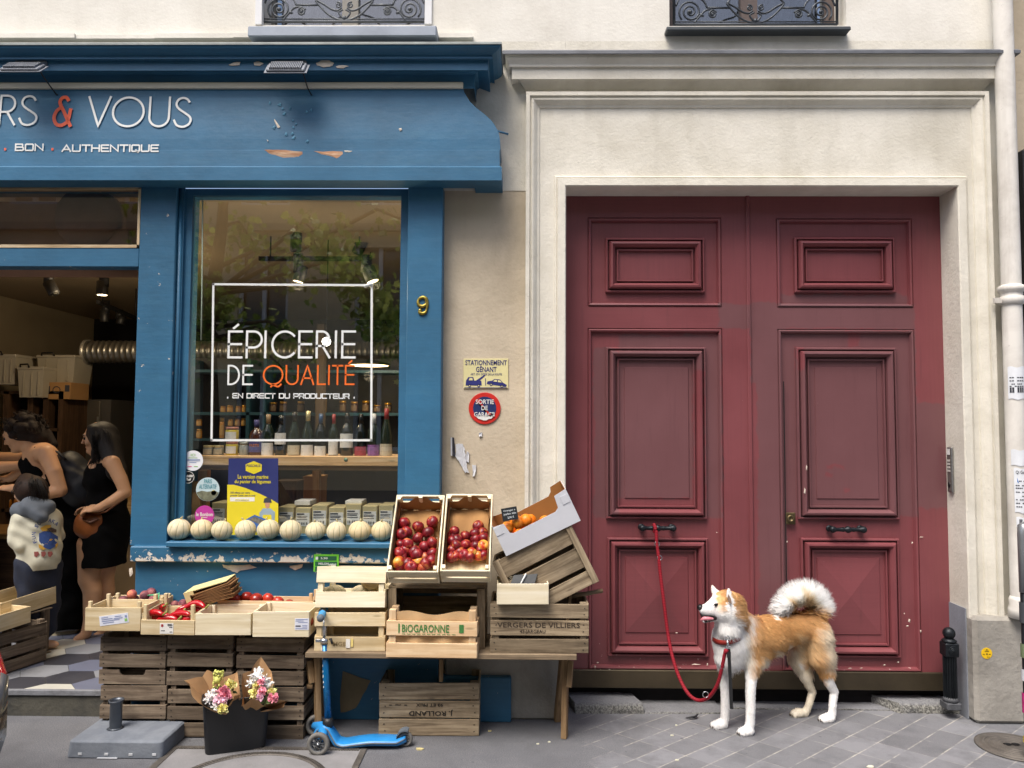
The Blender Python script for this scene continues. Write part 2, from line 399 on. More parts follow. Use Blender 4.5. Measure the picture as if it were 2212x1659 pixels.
def plaster(name, col, dirt, amt=.5, sc1=1.3, bump=.35, streak=.3, bs=55):
    t = NT(name); o = t.obj(); c = lin(col); f = t.noise(o, sc1, 8, .65, .4)
    cc = t.mix(t.ramp(f, [(.42, 0.0), (.72, amt)]), c, lin(dirt))
    s2 = t.noise(t.vmap(o, (9, 9, .7)), 1.0, 5, .6)
    cc = t.mix(t.ramp(s2, [(.5, 0.0), (.8, streak)]), cc, mul(lin(dirt), .8))
    sp = t.noise(o, 38.0, 3, .7); cc = t.mix(t.ramp(sp, [(.66, 0.0), (.78, .35)]), cc, mul(lin(dirt), .5))
    h = t.math('ADD', t.noise(o, bs, 5, .6), t.math('MULTIPLY', t.noise(o, 5.0, 4), 2.0))
    t.bump(h, bump, .006); return t.fin(cc, .85, 0, .25)
def blue_paint(name, peel=0.0, z0=None, z1=None, under='#d8cfc0'):
    """satin blue shop paint; peel > 0 flakes it off (more towards z0)"""
    t = NT(name); o = t.obj(); c = lin('#2f6485')
    f = t.noise(o, 2.3, 6, .6); cc = t.mix(t.ramp(f, [(.3, 0.0), (.7, 1.0)]), mul(c, .78), mul(c, 1.2))
    br = t.noise(t.vmap(o, (3, 3, 90)), 1.0, 3); cc = t.mix(t.ramp(br, [(.4, 0.0), (.75, .16)]), cc, mul(c, 1.5))
    pm = t.noise(o, 21.0, 6, .66, .3)
    if peel:
        q = pm
        if z0 is not None: q = t.math('ADD', pm, t.mr(t.sep(o)[2], z1, z0, -.14, .10))
        mk = t.ramp(q, [(.70 - peel, 0.0), (.71 - peel, 1.0)])
    else:
        mk = t.ramp(pm, [(.765, 0.0), (.775, .8)])
    cc = t.mix(mk, cc, t.mix(t.noise(o, 60, 3), lin(under), mul(lin(under), .62)))
    h = t.math('SUBTRACT', t.math('MULTIPLY', t.noise(t.vmap(o, (12, 12, 60)), 1.0, 4), .5), mk)
    t.bump(t.math('ADD', h, t.math('MULTIPLY', t.noise(o, 7.0, 4), 3.0)), .35, .003)
    gr = t.noise(t.vmap(o, (2, 2, 14)), 1.0, 6, .7); cc = t.mix(t.ramp(gr, [(.55, 0.0), (.8, .3)]), cc, lin('#4f7f94'))
    return t.fin(cc, t.mix(mk, (.5,) * 3 + (1,), (.9,) * 3 + (1,)), 0, .45)
def door_paint():
    t = NT('red_door_paint'); o = t.obj(); c = lin('#773f43'); f = t.noise(o, 1.6, 6, .6)
    cc = t.mix(t.ramp(f, [(.3, 0.0), (.7, 1.0)]), mul(c, .85), mul(c, 1.12))
    br = t.noise(t.vmap(t.uv(), (2.5, 80, 1)), 1.0, 3); cc = t.mix(t.ramp(br, [(.35, 0.0), (.75, .22)]), cc, mul(c, 1.45))
    wob = t.noise(o, 16.0, 3, .5); ox, oy, oz = t.sep(o)
    ox = t.math('ADD', ox, t.mr(wob, .3, .7, -.012, .012)); oz = t.math('ADD', oz, t.mr(wob, .3, .7, .014, -.014))
    def rect(px0, py0, px1, py1):
        a = W(px0, py1, .15); b = W(px1, py0, .15)
        m = t.math('MINIMUM', t.mr(ox, a.x, a.x + .01), t.mr(ox, b.x, b.x - .01))
        return t.math('MINIMUM', m, t.math('MINIMUM', t.mr(oz, a.z, a.z + .01), t.mr(oz, b.z, b.z - .01)))
    mk = None
    for q in [(1550, 655, 1978, 712), (1690, 634, 1962, 660), (1620, 652, 1700, 830), (1690, 712, 1978, 1118), (1335, 722, 1560, 800), (1282, 750, 1335, 1120), (1522, 742, 1560, 1122), (1978, 870, 2050, 1100), (1330, 790, 1500, 1080), (1640, 800, 1700, 1440)]:
        m = rect(*q); mk = m if mk is None else t.math('MAXIMUM', mk, m)
    for q in [(1834, 718, 1862, 752), (1720, 750, 1738, 800), (1786, 1004, 1826, 1014), (1784, 1020, 1800, 1032), (1820, 1052, 1840, 1062)]:
        mk = t.math('SUBTRACT', mk, rect(*q))
    mk = t.math('MAXIMUM', mk, 0.0)
    cc = t.mix(t.math('MULTIPLY', mk, .8), cc, t.mix(t.noise(o, 3.0, 5), lin('#5f4042'), lin('#745053')))
    lowm = t.mr(oz, .55, .05); sc_ = t.noise(t.vmap(o, (40, 40, 28)), 1.0, 3, .7)
    ch = t.ramp(t.math('ADD', sc_, t.math('MULTIPLY', lowm, .13)), [(.765, 0.0), (.785, .85)])
    cc = t.mix(ch, cc, lin('#c9b7ae'))
    dr = t.noise(t.vmap(o, (26, 26, 1.6)), 1.0, 4, .7); cc = t.mix(t.ramp(dr, [(.58, 0.0), (.8, .4)]), cc, lin('#4f3034')); sc2 = t.noise(t.vmap(o, (9, 9, 130), rot=(0, .4, 0)), 1.0, 3, .8); cc = t.mix(t.ramp(sc2, [(.72, 0.0), (.78, .35)]), cc, lin('#a9787a'))
    t.bump(t.math('ADD', t.noise(t.vmap(t.uv(), (6, 120, 1)), 1.0, 3), t.math('MULTIPLY', t.noise(o, 9.0, 4), 2.0)), .12, .002)
    return t.fin(cc, t.mr(f, .3, .7, .34, .48), 0, .5)

Y_D = 0.15                                                        # plane of the red door
PLAST = plaster('white_plaster', '#e4e1d8', '#b9b2a4', .5, 1.1, .3, .15)
BEIGE = plaster('beige_render', '#c8bba5', '#9c8f7a', .7, 1.4, .4, .2, 40)
STONE = plaster('painted_stone', '#e0dcd0', '#aca592', .55, 1.7, .45, .2)
GREYST = plaster('grey_stone_plinth', '#a19d95', '#75716a', .7, 2.6, .8, .3, 30)
BLUE = blue_paint('blue_shop_paint')
BLUEP = blue_paint('blue_shop_paint_peeling', .165, WZ(550, 1216, -.16), WZ(550, 1186, -.16), '#e6dfd2')
BLUEL = blue_paint('blue_shop_paint_worn', .03)
RED = door_paint()
LEAD = M('lead_flashing', '#6d7075', .55, .2, 9, .2, 40, .4)
IRON = M('black_iron', '#22262a', .42, .25, 14, .3, 120, .6)
RAILM = M('railing_iron', '#54585c', .5, .2, 14, .2, 120, .5)

def pavement_mat():
    t = NT('pavement'); o = t.obj()
    f = t.noise(o, 5.0, 6, .65); fine = t.noise(o, 190.0, 3, .7)
    asp = t.mix(t.ramp(f, [(.3, 0.0), (.7, 1.0)]), lin('#717276'), lin('#8b8c90'))
    asp = t.mix(t.ramp(fine, [(.35, 0.0), (.7, 1.0)]), mul(lin('#5d5e62'), .75), asp)
    asp = t.mix(t.ramp(t.noise(o, 260.0, 2), [(.66, 0.0), (.72, .5)]), asp, lin('#a9a9aa'))
    dirt = t.noise(o, 1.3, 5, .6); asp = t.mix(t.ramp(dirt, [(.45, 0.0), (.75, .4)]), asp, lin('#595a5c'))
    wv = t.noise(o, 3.0, 2, .5, out=1); x, y, z = t.sep(t.n('VectorMath', props={'operation': 'MULTIPLY_ADD'}, i0=wv, i1=(.012, .012, 0), i2=o))
    def fam(A, B, sp, off=0.0):
        d = (B - A); d = Vector((d.x, d.y)).normalized(); n = Vector((-d.y, d.x))
        q = t.math('ADD', t.math('MULTIPLY', x, n.x / sp), t.math('MULTIPLY', y, n.y / sp)); q = t.math('ADD', q, off)
        fr = t.math('ABSOLUTE', t.math('SUBTRACT', t.math('FRACT', q), .5)); return fr, t.math('FLOOR', q)
    f1, c1 = fam(G(1659, 1601.5), G(1753, 1557.7), .135); f2, c2 = fam(G(1754, 1589), G(1819, 1606.5), .205, .3)
    br = t.noise(o, 9.0, 3, .7)
    j1 = t.math('MULTIPLY', t.mr(f1, .46, .49), t.mr(br, .36, .66)); j2 = t.math('MULTIPLY', t.mr(f2, .478, .492), t.mr(br, .42, .7))
    wn_ = t.n('TexWhiteNoise', 0, props={'noise_dimensions': '3D'}, Vector=t.comb(c1, c2, 0.0))
    tile = t.mix(wn_, lin('#68696c'), lin('#828387')); tile = t.mix(t.ramp(fine, [(.35, 0.0), (.7, .6)]), tile, lin('#85868a'))
    tile = t.mix(t.ramp(f, [(.5, 0.0), (.75, .5)]), tile, lin('#525356'))
    tile = t.mix(t.math('MAXIMUM', j1, t.math('MULTIPLY', j2, .7)), tile, lin('#b3afa6'))
    a, b = G(1290, 1560), G(1330, 1640)
    edge = t.mr(t.math('ADD', x, t.math('MULTIPLY', br, .5)), a.x + .12, a.x + .36)
    pm = edge
    col = t.mix(pm, asp, tile)
    blot = t.noise(o, 2.2, 7, .7); col = t.mix(t.ramp(blot, [(.5, 0.0), (.72, .5)]), col, lin('#4d4d4f')); spk = t.noise(o, 23.0, 2, .5); col = t.mix(t.ramp(spk, [(.72, 0.0), (.74, .6)]), col, lin('#4d4d50'))
    t.bump(t.math('ADD', t.math('ADD', fine, t.math('MULTIPLY', t.noise(o, 14.0, 5, .7), 2.5)), t.math('MULTIPLY', t.math('MULTIPLY', j1, pm), -.6)), .5, .004)
    return t.fin(col, t.mr(f, .3, .7, .72, .88), 0, .3)
mb = MB(); mb.grid(lambda u, v: (-40 + 80 * u, -30 + 32 * v, 0), 40, 16, 0, False); struct('pavement', mb, pavement_mat())
mb = MB(); mb.span((-40, -14.9, .003), (40, -6.3, .006)); struct('road', mb, M('road_asphalt', '#47484b', .85, .2, 2, .5, 120))

BLD = thing('building', 'cream plastered town building holding the blue shopfront and the red door', 'building', (0, .2, 0))
XL, XR, ZT, ZM = -7.0, WX(2196, 600, 0), 7.0, WZ(800, 90, 0)
L0, L1, LS = WX(553, 30, 0), WX(933, 30, 0), WZ(740, 54, 0); R0, R1, RS = WX(1446, 30, 0), WX(1828, 30, 0), WZ(1640, 56, 0)
XS = WX(950, 700, -.1)
DX0, DX1, DZT = WX(1222, 900, -.05), WX(2040, 800, .15), WZ(1640, 396, -.05)
T = .4
mb = MB()
for a, b, c, d in [(XL, L0, ZM, ZT), (L0, L1, ZM, LS), (L0, L1, LS + 1.9, ZT), (L1, R0, ZM, ZT), (R0, R1, ZM, RS), (R0, R1, RS + 1.9, ZT), (R1, XR, ZM, ZT)]:
    mb.span((a, 0, c), (b, T, d))
part('upper_wall', mb, PLAST, BLD, True)
mb = MB(); zs = WZ(1040, 412, 0)
mb.span((XS - .02, .003, 0), (DX0 + .001, T, zs)); part('render_strip', mb, BEIGE, BLD, True)
mb = MB(); mb.span((XS - .02, 0, zs), (DX0 + .001, T, ZM)); mb.span((DX0, 0, DZT), (DX1, T, ZM)); mb.span((DX1, 0, 0), (XR, T, ZM)); part('lower_wall', mb, STONE, BLD, True)
mb = MB()
for i in range(14):
    xa = XL + i * (L1 + .25 - XL) / 14; xb = XL + (i + 1) * (L1 + .25 - XL) / 14
    mb.span((xa, -.03 - .006 * (i % 3), WZ(500, 88, 0)), (xb - .001, 0, WZ(500, 78 + (i * 7 % 5) * .6, 0)))
part('plaster_ledge', mb, PLAST, BLD, True)

def cornice(mb, x0, x1, prof, yb=0.0, mi=0):
    rings = [[(x0 - o, yb, z), (x0 - o, -o, z), (x1 + o, -o, z), (x1 + o, yb, z)] for o, z in prof]
    mb.loft(rings, False, (False, False), mi, False)
def uframe(mb, x0, x1, zt, z0, prof):
    rings = [[(x0 + i, y, z0), (x0 + i, y, zt - i), (x1 - i, y, zt - i), (x1 - i, y, z0)] for i, y in prof]
    mb.loft(rings, False, (False, False), 0, False)
    for a in (0, 3):
        pass
SUR = part('door_surround', MB().box((0, -50, -50), (.01, .01, .01)), STONE, BLD)
ox0, ox1 = WX(1134, 900, -.06), WX(2150, 700, -.06); ozt = WZ(1640, 198, -.06)
ix0, ix1 = WX(1197, 900, -.05), DX1 + .066; izt = WZ(1640, 377, -.05)
PLR = WZ(2140, 1332, -.08)
mb = MB()
uframe(mb, ox0, ox1, ozt, .02, [(0, 0), (0, -.065), (.022, -.065), (.026, -.05), (.033, -.05), (.035, -.058), (.045, -.056), (.056, -.045), (.068, -.03), (.08, -.026), (.083, -.018)])
uframe(mb, ix0, ix1, izt, .02, [(0, -.018), (.004, -.03), (.01, -.034), (.016, -.03), (.02, -.045), (ix0 * 0 + .062, -.047), (.068, -.04), (.069, .2)])
fx0, fx1, fzt = ox0 + .083, ox1 - .083, ozt - .083
for a, b, c, d in [(fx0, ix0, .02, fzt), (ix1, fx1, .02, fzt), (ix0, ix1, izt, fzt)]:
    mb.span((a, -.018, c), (b, .02, d))
me = mb.mesh('door_surround', [STONE]); SUR.data = me; SUR.location = -BLD.location
mb = MB(); q = lambda o, y: (o, WZ(1620, y, -o))
cornice(mb, ox0, ox1, [q(.125, 115), q(.12, 124), q(.105, 134), q(.1, 138), q(.1, 143), q(.088, 145), q(.085, 148), q(.085, 170), q(.05, 171), q(.035, 176), q(.012, 190), q(.008, 195), q(0.0, 199)])
part('cornice', mb, STONE, SUR, True)
mb = MB(); cornice(mb, ox0, ox1, [(0.0, WZ(1620, 101, -.1)), q(.13, 107), q(.142, 109), q(.142, 115), q(.12, 116.5)]); part('lead_cap', mb, LEAD, SUR, True)
mb = MB(); zl = WZ(1150, 1420, -.1)
mb.span((WX(960, 1500, -.09), -.09, 0), (DX0 + .002, .3, zl), ch=.012); part('plinth', mb, GREYST, BLD, True)
mb = MB(); mb.span((DX1 - .004, -.09, 0), (WX(2215, 1400, -.09), .3, PLR), ch=.02)
part('plinth', mb, GREYST, BLD, True)
mb = MB(); mb.span((DX1 - .01, -.02, .001), (DX1 - .004, .149, PLR + .03)); part('plinth_side', mb, plaster('blue_grey_render', '#8d929b', '#6c6f76', .5), BLD, True)

def spiral(c, r0, r1, turns, a0, sgn, n=40):
    return [(c[0] + sgn * (r0 + (r1 - r0) * k / n) * math.cos(a0 + turns * 2 * math.pi * k / n), c[1] - (r0 + (r1 - r0) * k / n) * math.sin(a0 + turns * 2 * math.pi * k / n)) for k in range(n + 1)]
def upper_window(cx, x0, x1, bot, zs, framem, paneM, sillm, sillpx, guard):
    wdw = part('window', MB().span((x0, .17, zs), (x0 + .05, .22, zs + 1.9)), framem, BLD, True)
    mb = MB(); mb.span((x0, .17, zs), (x0 + .055, .23, zs + 1.9)); mb.span((x1 - .055, .17, zs), (x1, .23, zs + 1.9)); mb.span((x0 + .055, .17, zs), (x1 - .055, .23, zs + .07))
    xm = (x0 + x1) / 2; mb.span((xm - .05, .165, zs + .07), (xm + .05, .23, zs + 1.9)); mb.span((x0 + .055, .17, zs + 1.82), (xm - .05, .23, zs + 1.9)); mb.span((xm + .05, .17, zs + 1.82), (x1 - .055, .23, zs + 1.9))
    wdw.data = mb.mesh('window', [framem])
    for a, b in ((x0 + .055, xm - .05), (xm + .05, x1 - .055)):
        part('pane', MB().span((a, .196, zs + .07), (b, .2, zs + 1.82)), paneM, wdw, True)
    mb = MB(); mb.span((x0, .6, zs), (x1, .62, zs + 2)); part('dark_room', mb, M('dark_room', '#1d1a19', .9), wdw, True)
    mb = MB(); mb.grid(lambda u, v: (x0 + .05 + (x1 - x0 - .1) * u, .33 + .025 * math.sin(u * 60) + .01 * math.sin(u * 23), zs + .02 + 1.85 * v), 90, 2); part('curtain', mb, M('dark_curtain', '#26282f', .85), wdw, True)
    mb = MB(); sx0, sx1, sy0, sy1, yy = sillpx
    mb.span((WX(sx0, 60, yy), yy, WZ(cx, sy1, yy)), (WX(sx1, 60, yy), .17, WZ(cx, sy0, yy)), ch=.006); part('sill', mb, sillm, wdw, True)
    g = MB(); Yg = .03; P = lambda q: W(cx + q[0], bot + q[1], Yg); s = lambda pts, r=.006: g.tube([P(q) for q in pts], r, 6)
    s([(-176, 0), (176, 0)], .008); s([(-176, -6), (176, -6)], .004); s([(-176, 0), (-176, -180)], .009); s([(176, 0), (176, -180)], .009)
    for m in (-1, 1):
        s([(m * q[0], q[1]) for q in spiral((-141, -27), 3, 25, 2.3, 2.0, 1)]); s([(m * q[0], q[1]) for q in spiral((-92, -22), 2, 9, 1.6, 4.4, -1, 24)])
        s([(m * a, b) for a, b in crom([(-132, -3), (-122, -16), (-108, -30), (-95, -32), (-84, -26)])]); s([(m * -104, -36), (m * -56, -36)])
        s([(m * a, b) for a, b in crom([(-62, -45), (-50, -30), (-34, -15), (-15, -5), (0, -3)])]); s([(m * a, b) for a, b in crom([(-60, -46), (-45, -38), (-28, -27), (-15, -24), (-6, -30)])])
        s([(m * q[0], q[1]) for q in spiral((-13, -36), 1.5, 7, 1.5, 5.2, 1, 20)], .005); s([(m * a, b) for a, b in crom([(-2, -6), (-8, -12), (-12, -20), (-3, -26)])])
        s([(m * a, b) for a, b in crom([(-104, -36), (-112, -50), (-130, -62), (-160, -60), (-172, -40)])])
        s([(m * a, b) for a, b in crom([(-62, -45), (-40, -70), (-10, -82), (0, -110)])])
        g.ball(P((m * -141, -27)), .012, 8, 6); g.ball(P((m * -92, -22)), .008, 8, 6); g.ball(P((m * -116, -20)), (.016, .008, .01), 8, 6, mrot(0, 30 * m, 0))
    g.ball(P((0, -8)), (.012, .01, .016), 8, 6); s([(-176, -180), (176, -180)], .009)
    part('railing', g, guard, wdw, True)
    return wdw
WHITEW = M('white_window_paint', '#d9dadb', .5, .06, 8, .1); GREYW = M('grey_window_paint', '#85827a', .5, .1, 8, .1)
PANE = glassmat('upper_pane', (.75, .78, .8, 1), 1.6, .06)
w1 = upper_window(744, L0, L1, 47, LS, GREYW, PANE, M('zinc_sill', '#8f97a3', .5, .15, 6, .1, 60, .2), (535, 943, 55, 78, -.13), RAILM)
for a, b in ((553, 567), (918, 933)): part('jamb', MB().span((WX(a, 30, 0), -.014, LS), (WX(b, 30, 0), .16, LS + 1.9)), WHITEW, w1, True)
w2 = upper_window(1632, R0, R1, 53, RS, M('brown_window_paint', '#5d514c', .5, .1), PANE, M('dark_sill', '#4b5053', .5, .15, 6, .1, 60, .3), (1440, 1839, 56, 65, -.07), M('railing_dark', '#3f444a', .45, .2, 14, .2, 120, .5))

PX, PY = WX(2185, 640, -.1), -.1; pr = 19.5 / 1660 * 4.4
DP = thing('drain_pipe', 'white painted drain pipe with a collar, patched with torn flyers', 'drain pipe', (PX, PY, 0))
PIPEM = plaster('pipe_paint', '#dddad3', '#8f867c', .5, 3.0, .15, .55)
mb = MB(); zb = WZ(2190, 1300, -.1); zc = WZ(2183, 640, -.1)
mb.lathe([(pr, zb), (pr, 7)], 24, (0, 0, 0), None, 0, (False, False)); part('pipe', mb, PIPEM, DP)
mb = MB(); mb.lathe([(pr, -.05), (pr + .012, -.045), (pr + .012, -.005), (pr + .004, 0), (pr + .006, .02), (pr + .018, .03), (pr + .02, .05), (pr + .01, .06), (pr, .065)], 24, (0, 0, zc)); mb.box((-pr - .025, 0, zc - .025), (.05, .02, .03)); part('collar', mb, PIPEM, DP)
mb = MB(); mb.lathe([(pr + .012, 0), (pr + .012, .05), (pr + .004, .07), (pr + .008, .1), (pr, .12)], 24, (0, 0, PLR)); part('boot', mb, PIPEM, DP)
PAPER = M('flyer_paper', '#d9dde2', .8, .08, 20, .1)
def flyer(py0, py1, a0, a1, mats, lines, extra=None):
    mb = MB(); z0, z1 = WZ(2195, py1, -.16), WZ(2195, py0, -.16)
    def fn(a, z): t = R(a); return (math.cos(t) * (pr + .003), math.sin(t) * (pr + .003), z)
    mb.grid(lambda u, v: fn(a0 + (a1 - a0) * u, z0 + (z1 - z0) * v + .004 * math.sin(u * 9)), 10, 6)
    f2 = lambda x, z: (math.cos(R(x)) * (pr + .0045), math.sin(R(x)) * (pr + .0045), z)
    for ty, h, ua, ub in lines:
        zz = z1 - (z1 - z0) * ty
        for k in range(6):
            if (k * 7 + int(ty * 100)) % 5 == 4: continue
            a = a0 + (a1 - a0) * (ua + (ub - ua) * k / 6); b = a0 + (a1 - a0) * (ua + (ub - ua) * (k + .8) / 6)
            mb.add([f2(a, zz), f2(b, zz), f2(b, zz + h), f2(a, zz + h)], [(0, 1, 2, 3)], 1)
    if extra: extra(mb, f2, z0, z1)
    return part('flyer', mb, mats, DP)
INK = M('ink', '#3a3c44', .8, .05); BLUEINK = M('blue_ink', '#2f6fb5', .8, .05); PURP = M('purple_print', '#6a5aa0', .8, .05)
flyer(792, 862, 205, 300, [PAPER, INK], [(.35, .006, .1, .9), (.45, .006, .1, .9), (.55, .006, .2, .8), (.62, .006, .1, .9), (.8, .03, .1, .9)])
flyer(972, 1006, 210, 300, [PAPER, INK], [])
def _gong(mb, f2, z0, z1):
    text_in(mb, 'Qi Gong', 232, 292, z1 - .036, z1 - .012, f2, 1); mb.add([f2(238, z1 - .075), f2(246, z1 - .085), f2(238, z1 - .05)], [(0, 1, 2)], 2)
flyer(1012, 1108, 222, 300, [PAPER, INK, BLUEINK], [(.3, .006, .3, .9), (.4, .006, .1, .9), (.46, .006, .1, .8), (.55, .006, .1, .9), (.64, .006, .4, .9), (.72, .006, .1, .8), (.8, .006, .1, .9), (.88, .006, .1, .9)], _gong)
flyer(1118, 1140, 228, 300, [PAPER, INK], [(.4, .012, .2, .9), (.6, .012, .2, .8)])
flyer(1148, 1172, 240, 300, [PURP, PAPER], [(.4, .008, .1, .8), (.6, .008, .3, .7)])

IC = thing('intercom', 'slim steel door intercom keypad on the right door reveal', 'intercom', (DX1, .05, 1))
xi = WX(2050, 1015, .12)
IC.location = (DX1 - .012, .09, WZ(2050, 1015, .09)); ih = (1063 - 967) / 1660 * 4.6
mb = MB(); mb.box((0, 0, 0), (.012, .05, ih), ch=.003); part('plate', mb, M('brushed_steel', '#9a9a9a', .35, .1, 30, .1, 200, .9), IC)
mb = MB(); mb.box((-.0075, 0, 0), (.004, .036, ih * .94)); part('front', mb, M('intercom_dark', '#5b5552', .4, .1), IC)
mb = MB()
for i in range(4):
    for j in range(3): mb.box((-.0105, -.011 + .011 * j, .055 - .02 * i), (.003, .008, .012))
part('keypad', mb, M('keys', '#b9b5b0', .4, .05), IC)
mb = MB(); mb.ball((-.01, 0, -ih * .33), (.006, .013, .017)); part('key_switch', mb, M('black_plastic', '#0d0d0e', .4, .1), IC)
mb = MB(); mb.box((-.0105, 0, ih * .4), (.003, .028, .035)); part('camera_window', mb, M('white_plastic', '#d8d8d6', .4, .05), IC)
c = W(2131, 1411, -.09)
YS = thing('sticker', 'round yellow sticker on the grey stone plinth by the bollard', 'sticker', (c.x, -.091, c.z))
rr = 11.5 / 1660 * 4.4
mb = MB(); mb.lathe([(rr, 0), (rr, .0015)], 28, (0, 0, 0), mrot(90, 0, 0), 0, (True, True), False); part('disc', mb, M('yellow_print', '#e8bd10', .5, .05), YS)
mb = MB(); f = plane_fn(-.0035)
for a, b, z, h in [(-.4, .4, .35, .12), (-.15, .15, .62, .1), (-.12, .12, -.25, .28), (-.75, -.4, -.2, .1), (.3, .7, -.2, .1), (0, .5, -.7, .1)]: mb.add([f(a * rr, z * rr), f(b * rr, z * rr), f(b * rr, (z + h) * rr), f(a * rr, (z + h) * rr)], [(0, 1, 2, 3)])
part('print', mb, M('brown_ink', '#5a4a12', .6, .05), YS)

DOOR = thing('carriage_door', 'tall red panelled double door with patches of darker overpaint', 'door', (W(1620, 1480, Y_D).x, Y_D, WZ(1620, 1488, .14)))
dzb = WZ(1640, 1450, .15); dzt = WZ(1640, 424, .15) + .12
kz = WZ(1640, 1489, .135)
RAISED = [(0, .168), (0, .148), (.005, .142), (.012, .142), (.014, .172), (.021, .172), (.023, .136), (.031, .122), (.041, .12), (.056, .142), (.062, .17), (.068, .17), (.07, .15), (.078, .15), (.08, .172)]
def leaf(x0, x1, p1, f1, p2, fA, rA, fB, rB):
    mb = MB(); X = lambda p, y: WX(p, y, Y_D); Z = lambda y, p=1640: WZ(p, y, Y_D); cxp = (p1[0] + p1[1]) / 2
    a0, a1 = X(x0, 800), X(x1, 800); b0, b1 = X(p1[0], 570), X(p1[1], 570); c0, c1 = X(p2[0], 1080), X(p2[1], 1080)
    b0 = c0 = (b0 + c0) / 2; b1 = c1 = (b1 + c1) / 2
    zt1, zb1, zt2, zb2 = Z(p1[2], cxp), Z(p1[3], cxp), Z(p2[2], cxp), dzb
    for xa, xb, za, zb in [(a0, b0, kz, dzt), (b1, a1, kz, dzt), (b0, b1, zt1, dzt), (b0, b1, zt2, zb1), (b0, b1, kz, zb2)]: mb.span((xa, Y_D, za), (xb, Y_D + .05, zb))
    bead = [(0, .15), (.001, .156), (.005, .156), (.007, .146), (.012, .142), (.02, .145), (.026, .162), (.028, .168)]
    mb.frame(b0, b1, zb1, zt1, bead, 0, True); mb.frame(b0, b1, zb2, zt2, bead, 0, True)
    def fr(q, ym): return X(q[0], ym), X(q[1], ym), Z(q[3], cxp), Z(q[2], cxp)
    mb.frame(*fr(f1, 570), RAISED, 0, True)
    mb.frame(*fr(fA, 930), RAISED, 0, True); mb.frame(*fr(rA, 930), [(0, .1719), (.008, .162)], 0, True)
    mb.frame(*fr(fB, 1290), RAISED, 0, True); q = fr(rB, 1290)
    mb.frame(*q, [(0, .1719), (.008, .162)])
    x_0, x_1, z_0, z_1 = q[0] + .008, q[1] - .008, q[2] + .008, q[3] - .008; xm, zm = (x_0 + x_1) / 2, (z_0 + z_1) / 2
    mb.add([(x_0, .162, z_0), (x_1, .162, z_0), (x_1, .162, z_1), (x_0, .162, z_1), (xm, .14, zm)], [(0, 1, 4), (1, 2, 4), (2, 3, 4), (3, 0, 4)])
    return mb
lf = part('leaf', leaf(1205, 1617, (1268, 1561, 470, 663), (1308, 1522, 514, 632), (1270, 1562, 709, 1450), (1309, 1526, 750, 1121), (1348, 1491, 792, 1079), (1312, 1530, 1162, 1418), (1350, 1490, 1202, 1370)), RED, DOOR, True)
rf = part('leaf', leaf(1622, 2090, (1678, 1974, 472, 665), (1716, 1933, 513, 632), (1683, 1981, 711, 1450), (1722, 1939, 751, 1122), (1762, 1900, 792, 1080), (1731, 1944, 1163, 1420), (1766, 1906, 1204, 1374)), RED, DOOR, True)
xs = WX(1620, 900, Y_D)
mb = MB(); mb.span((xs - .012, .138, kz), (xs + .012, .1495, dzt), ch=.005); part('meeting_bead', mb, RED, DOOR, True)
mb = MB(); x = WX(1697, 1130, Y_D); mb.span((x - .0028, .1482, WZ(1697, 1442, Y_D)), (x + .0028, .1498, WZ(1697, 824, Y_D))); part('wicket_gap', mb, M('gap_black', '#0c0708', .9), DOOR, True)
mb = MB(); mb.span((WX(1215, 1470, .135), .132, kz), (WX(2085, 1470, .135), .1495, WZ(1640, 1450, .135)), ch=.003); part('kick_plate', mb, M('bronze_plate', '#4b4233', .5, .3, 3, .2, 60, .5), DOOR, True)
mb = MB(); mb.span((WX(1190, 1495, .3),   .21, 0), (WX(2110, 1495, .5), .23, kz + .05)); part('dark_gap', mb, M('gap_black', '#0c0708', .9), DOOR, True)
mb = MB(); c = W(1708, 1120, .145); mb.box(c, (.055, .01, .07), ch=.003); mb.lathe([(.022, 0), (.022, .012), (.012, .012), (.01, .006)], 18, c + Vector((-.003, -.004, 0)), mrot(90, 0, 0)); part('lock', mb, M('old_brass', '#6b5d42', .45, .15, 20, .2, 80, .8), rf, True)
def handle(px, py, par):
    c = W(px, py, .1); L = 32 / 1660 * 4.7; mb = MB(); rot = mrot(0, 90, 0)
    mb.lathe([(.004, -L - .02), (.017, -L - .012), (.021, -L), (.016, -L + .014), (.011, -L + .022), (.012, -L * .45), (.015, -.03), (.011, -.02), (.019, -.008), (.021, 0), (.019, .008), (.011, .02), (.015, .03), (.012, L * .45), (.011, L - .022), (.016, L - .014), (.021, L), (.017, L + .012), (.004, L + .02)], 16, (0, 0, 0), rot)
    for s in (-1, 1): mb.cyl((s * L, 0, 0), (s * L, .05, 0), .011); mb.lathe([(.02, 0), (.02, .006), (.012, .01)], 14, (s * L, .052, 0), mrot(90, 0, 0))
    h = part('handle', mb, IRON, par); h.location = c - DOOR.location + (DOOR.location - DOOR.location)
    t = Vector((0, 0, 0)); q = par
    while q is not None: t += q.location; q = q.parent
    h.location = c - t; return h
handle(1421, 1141, lf); handle(1832, 1144, rf)

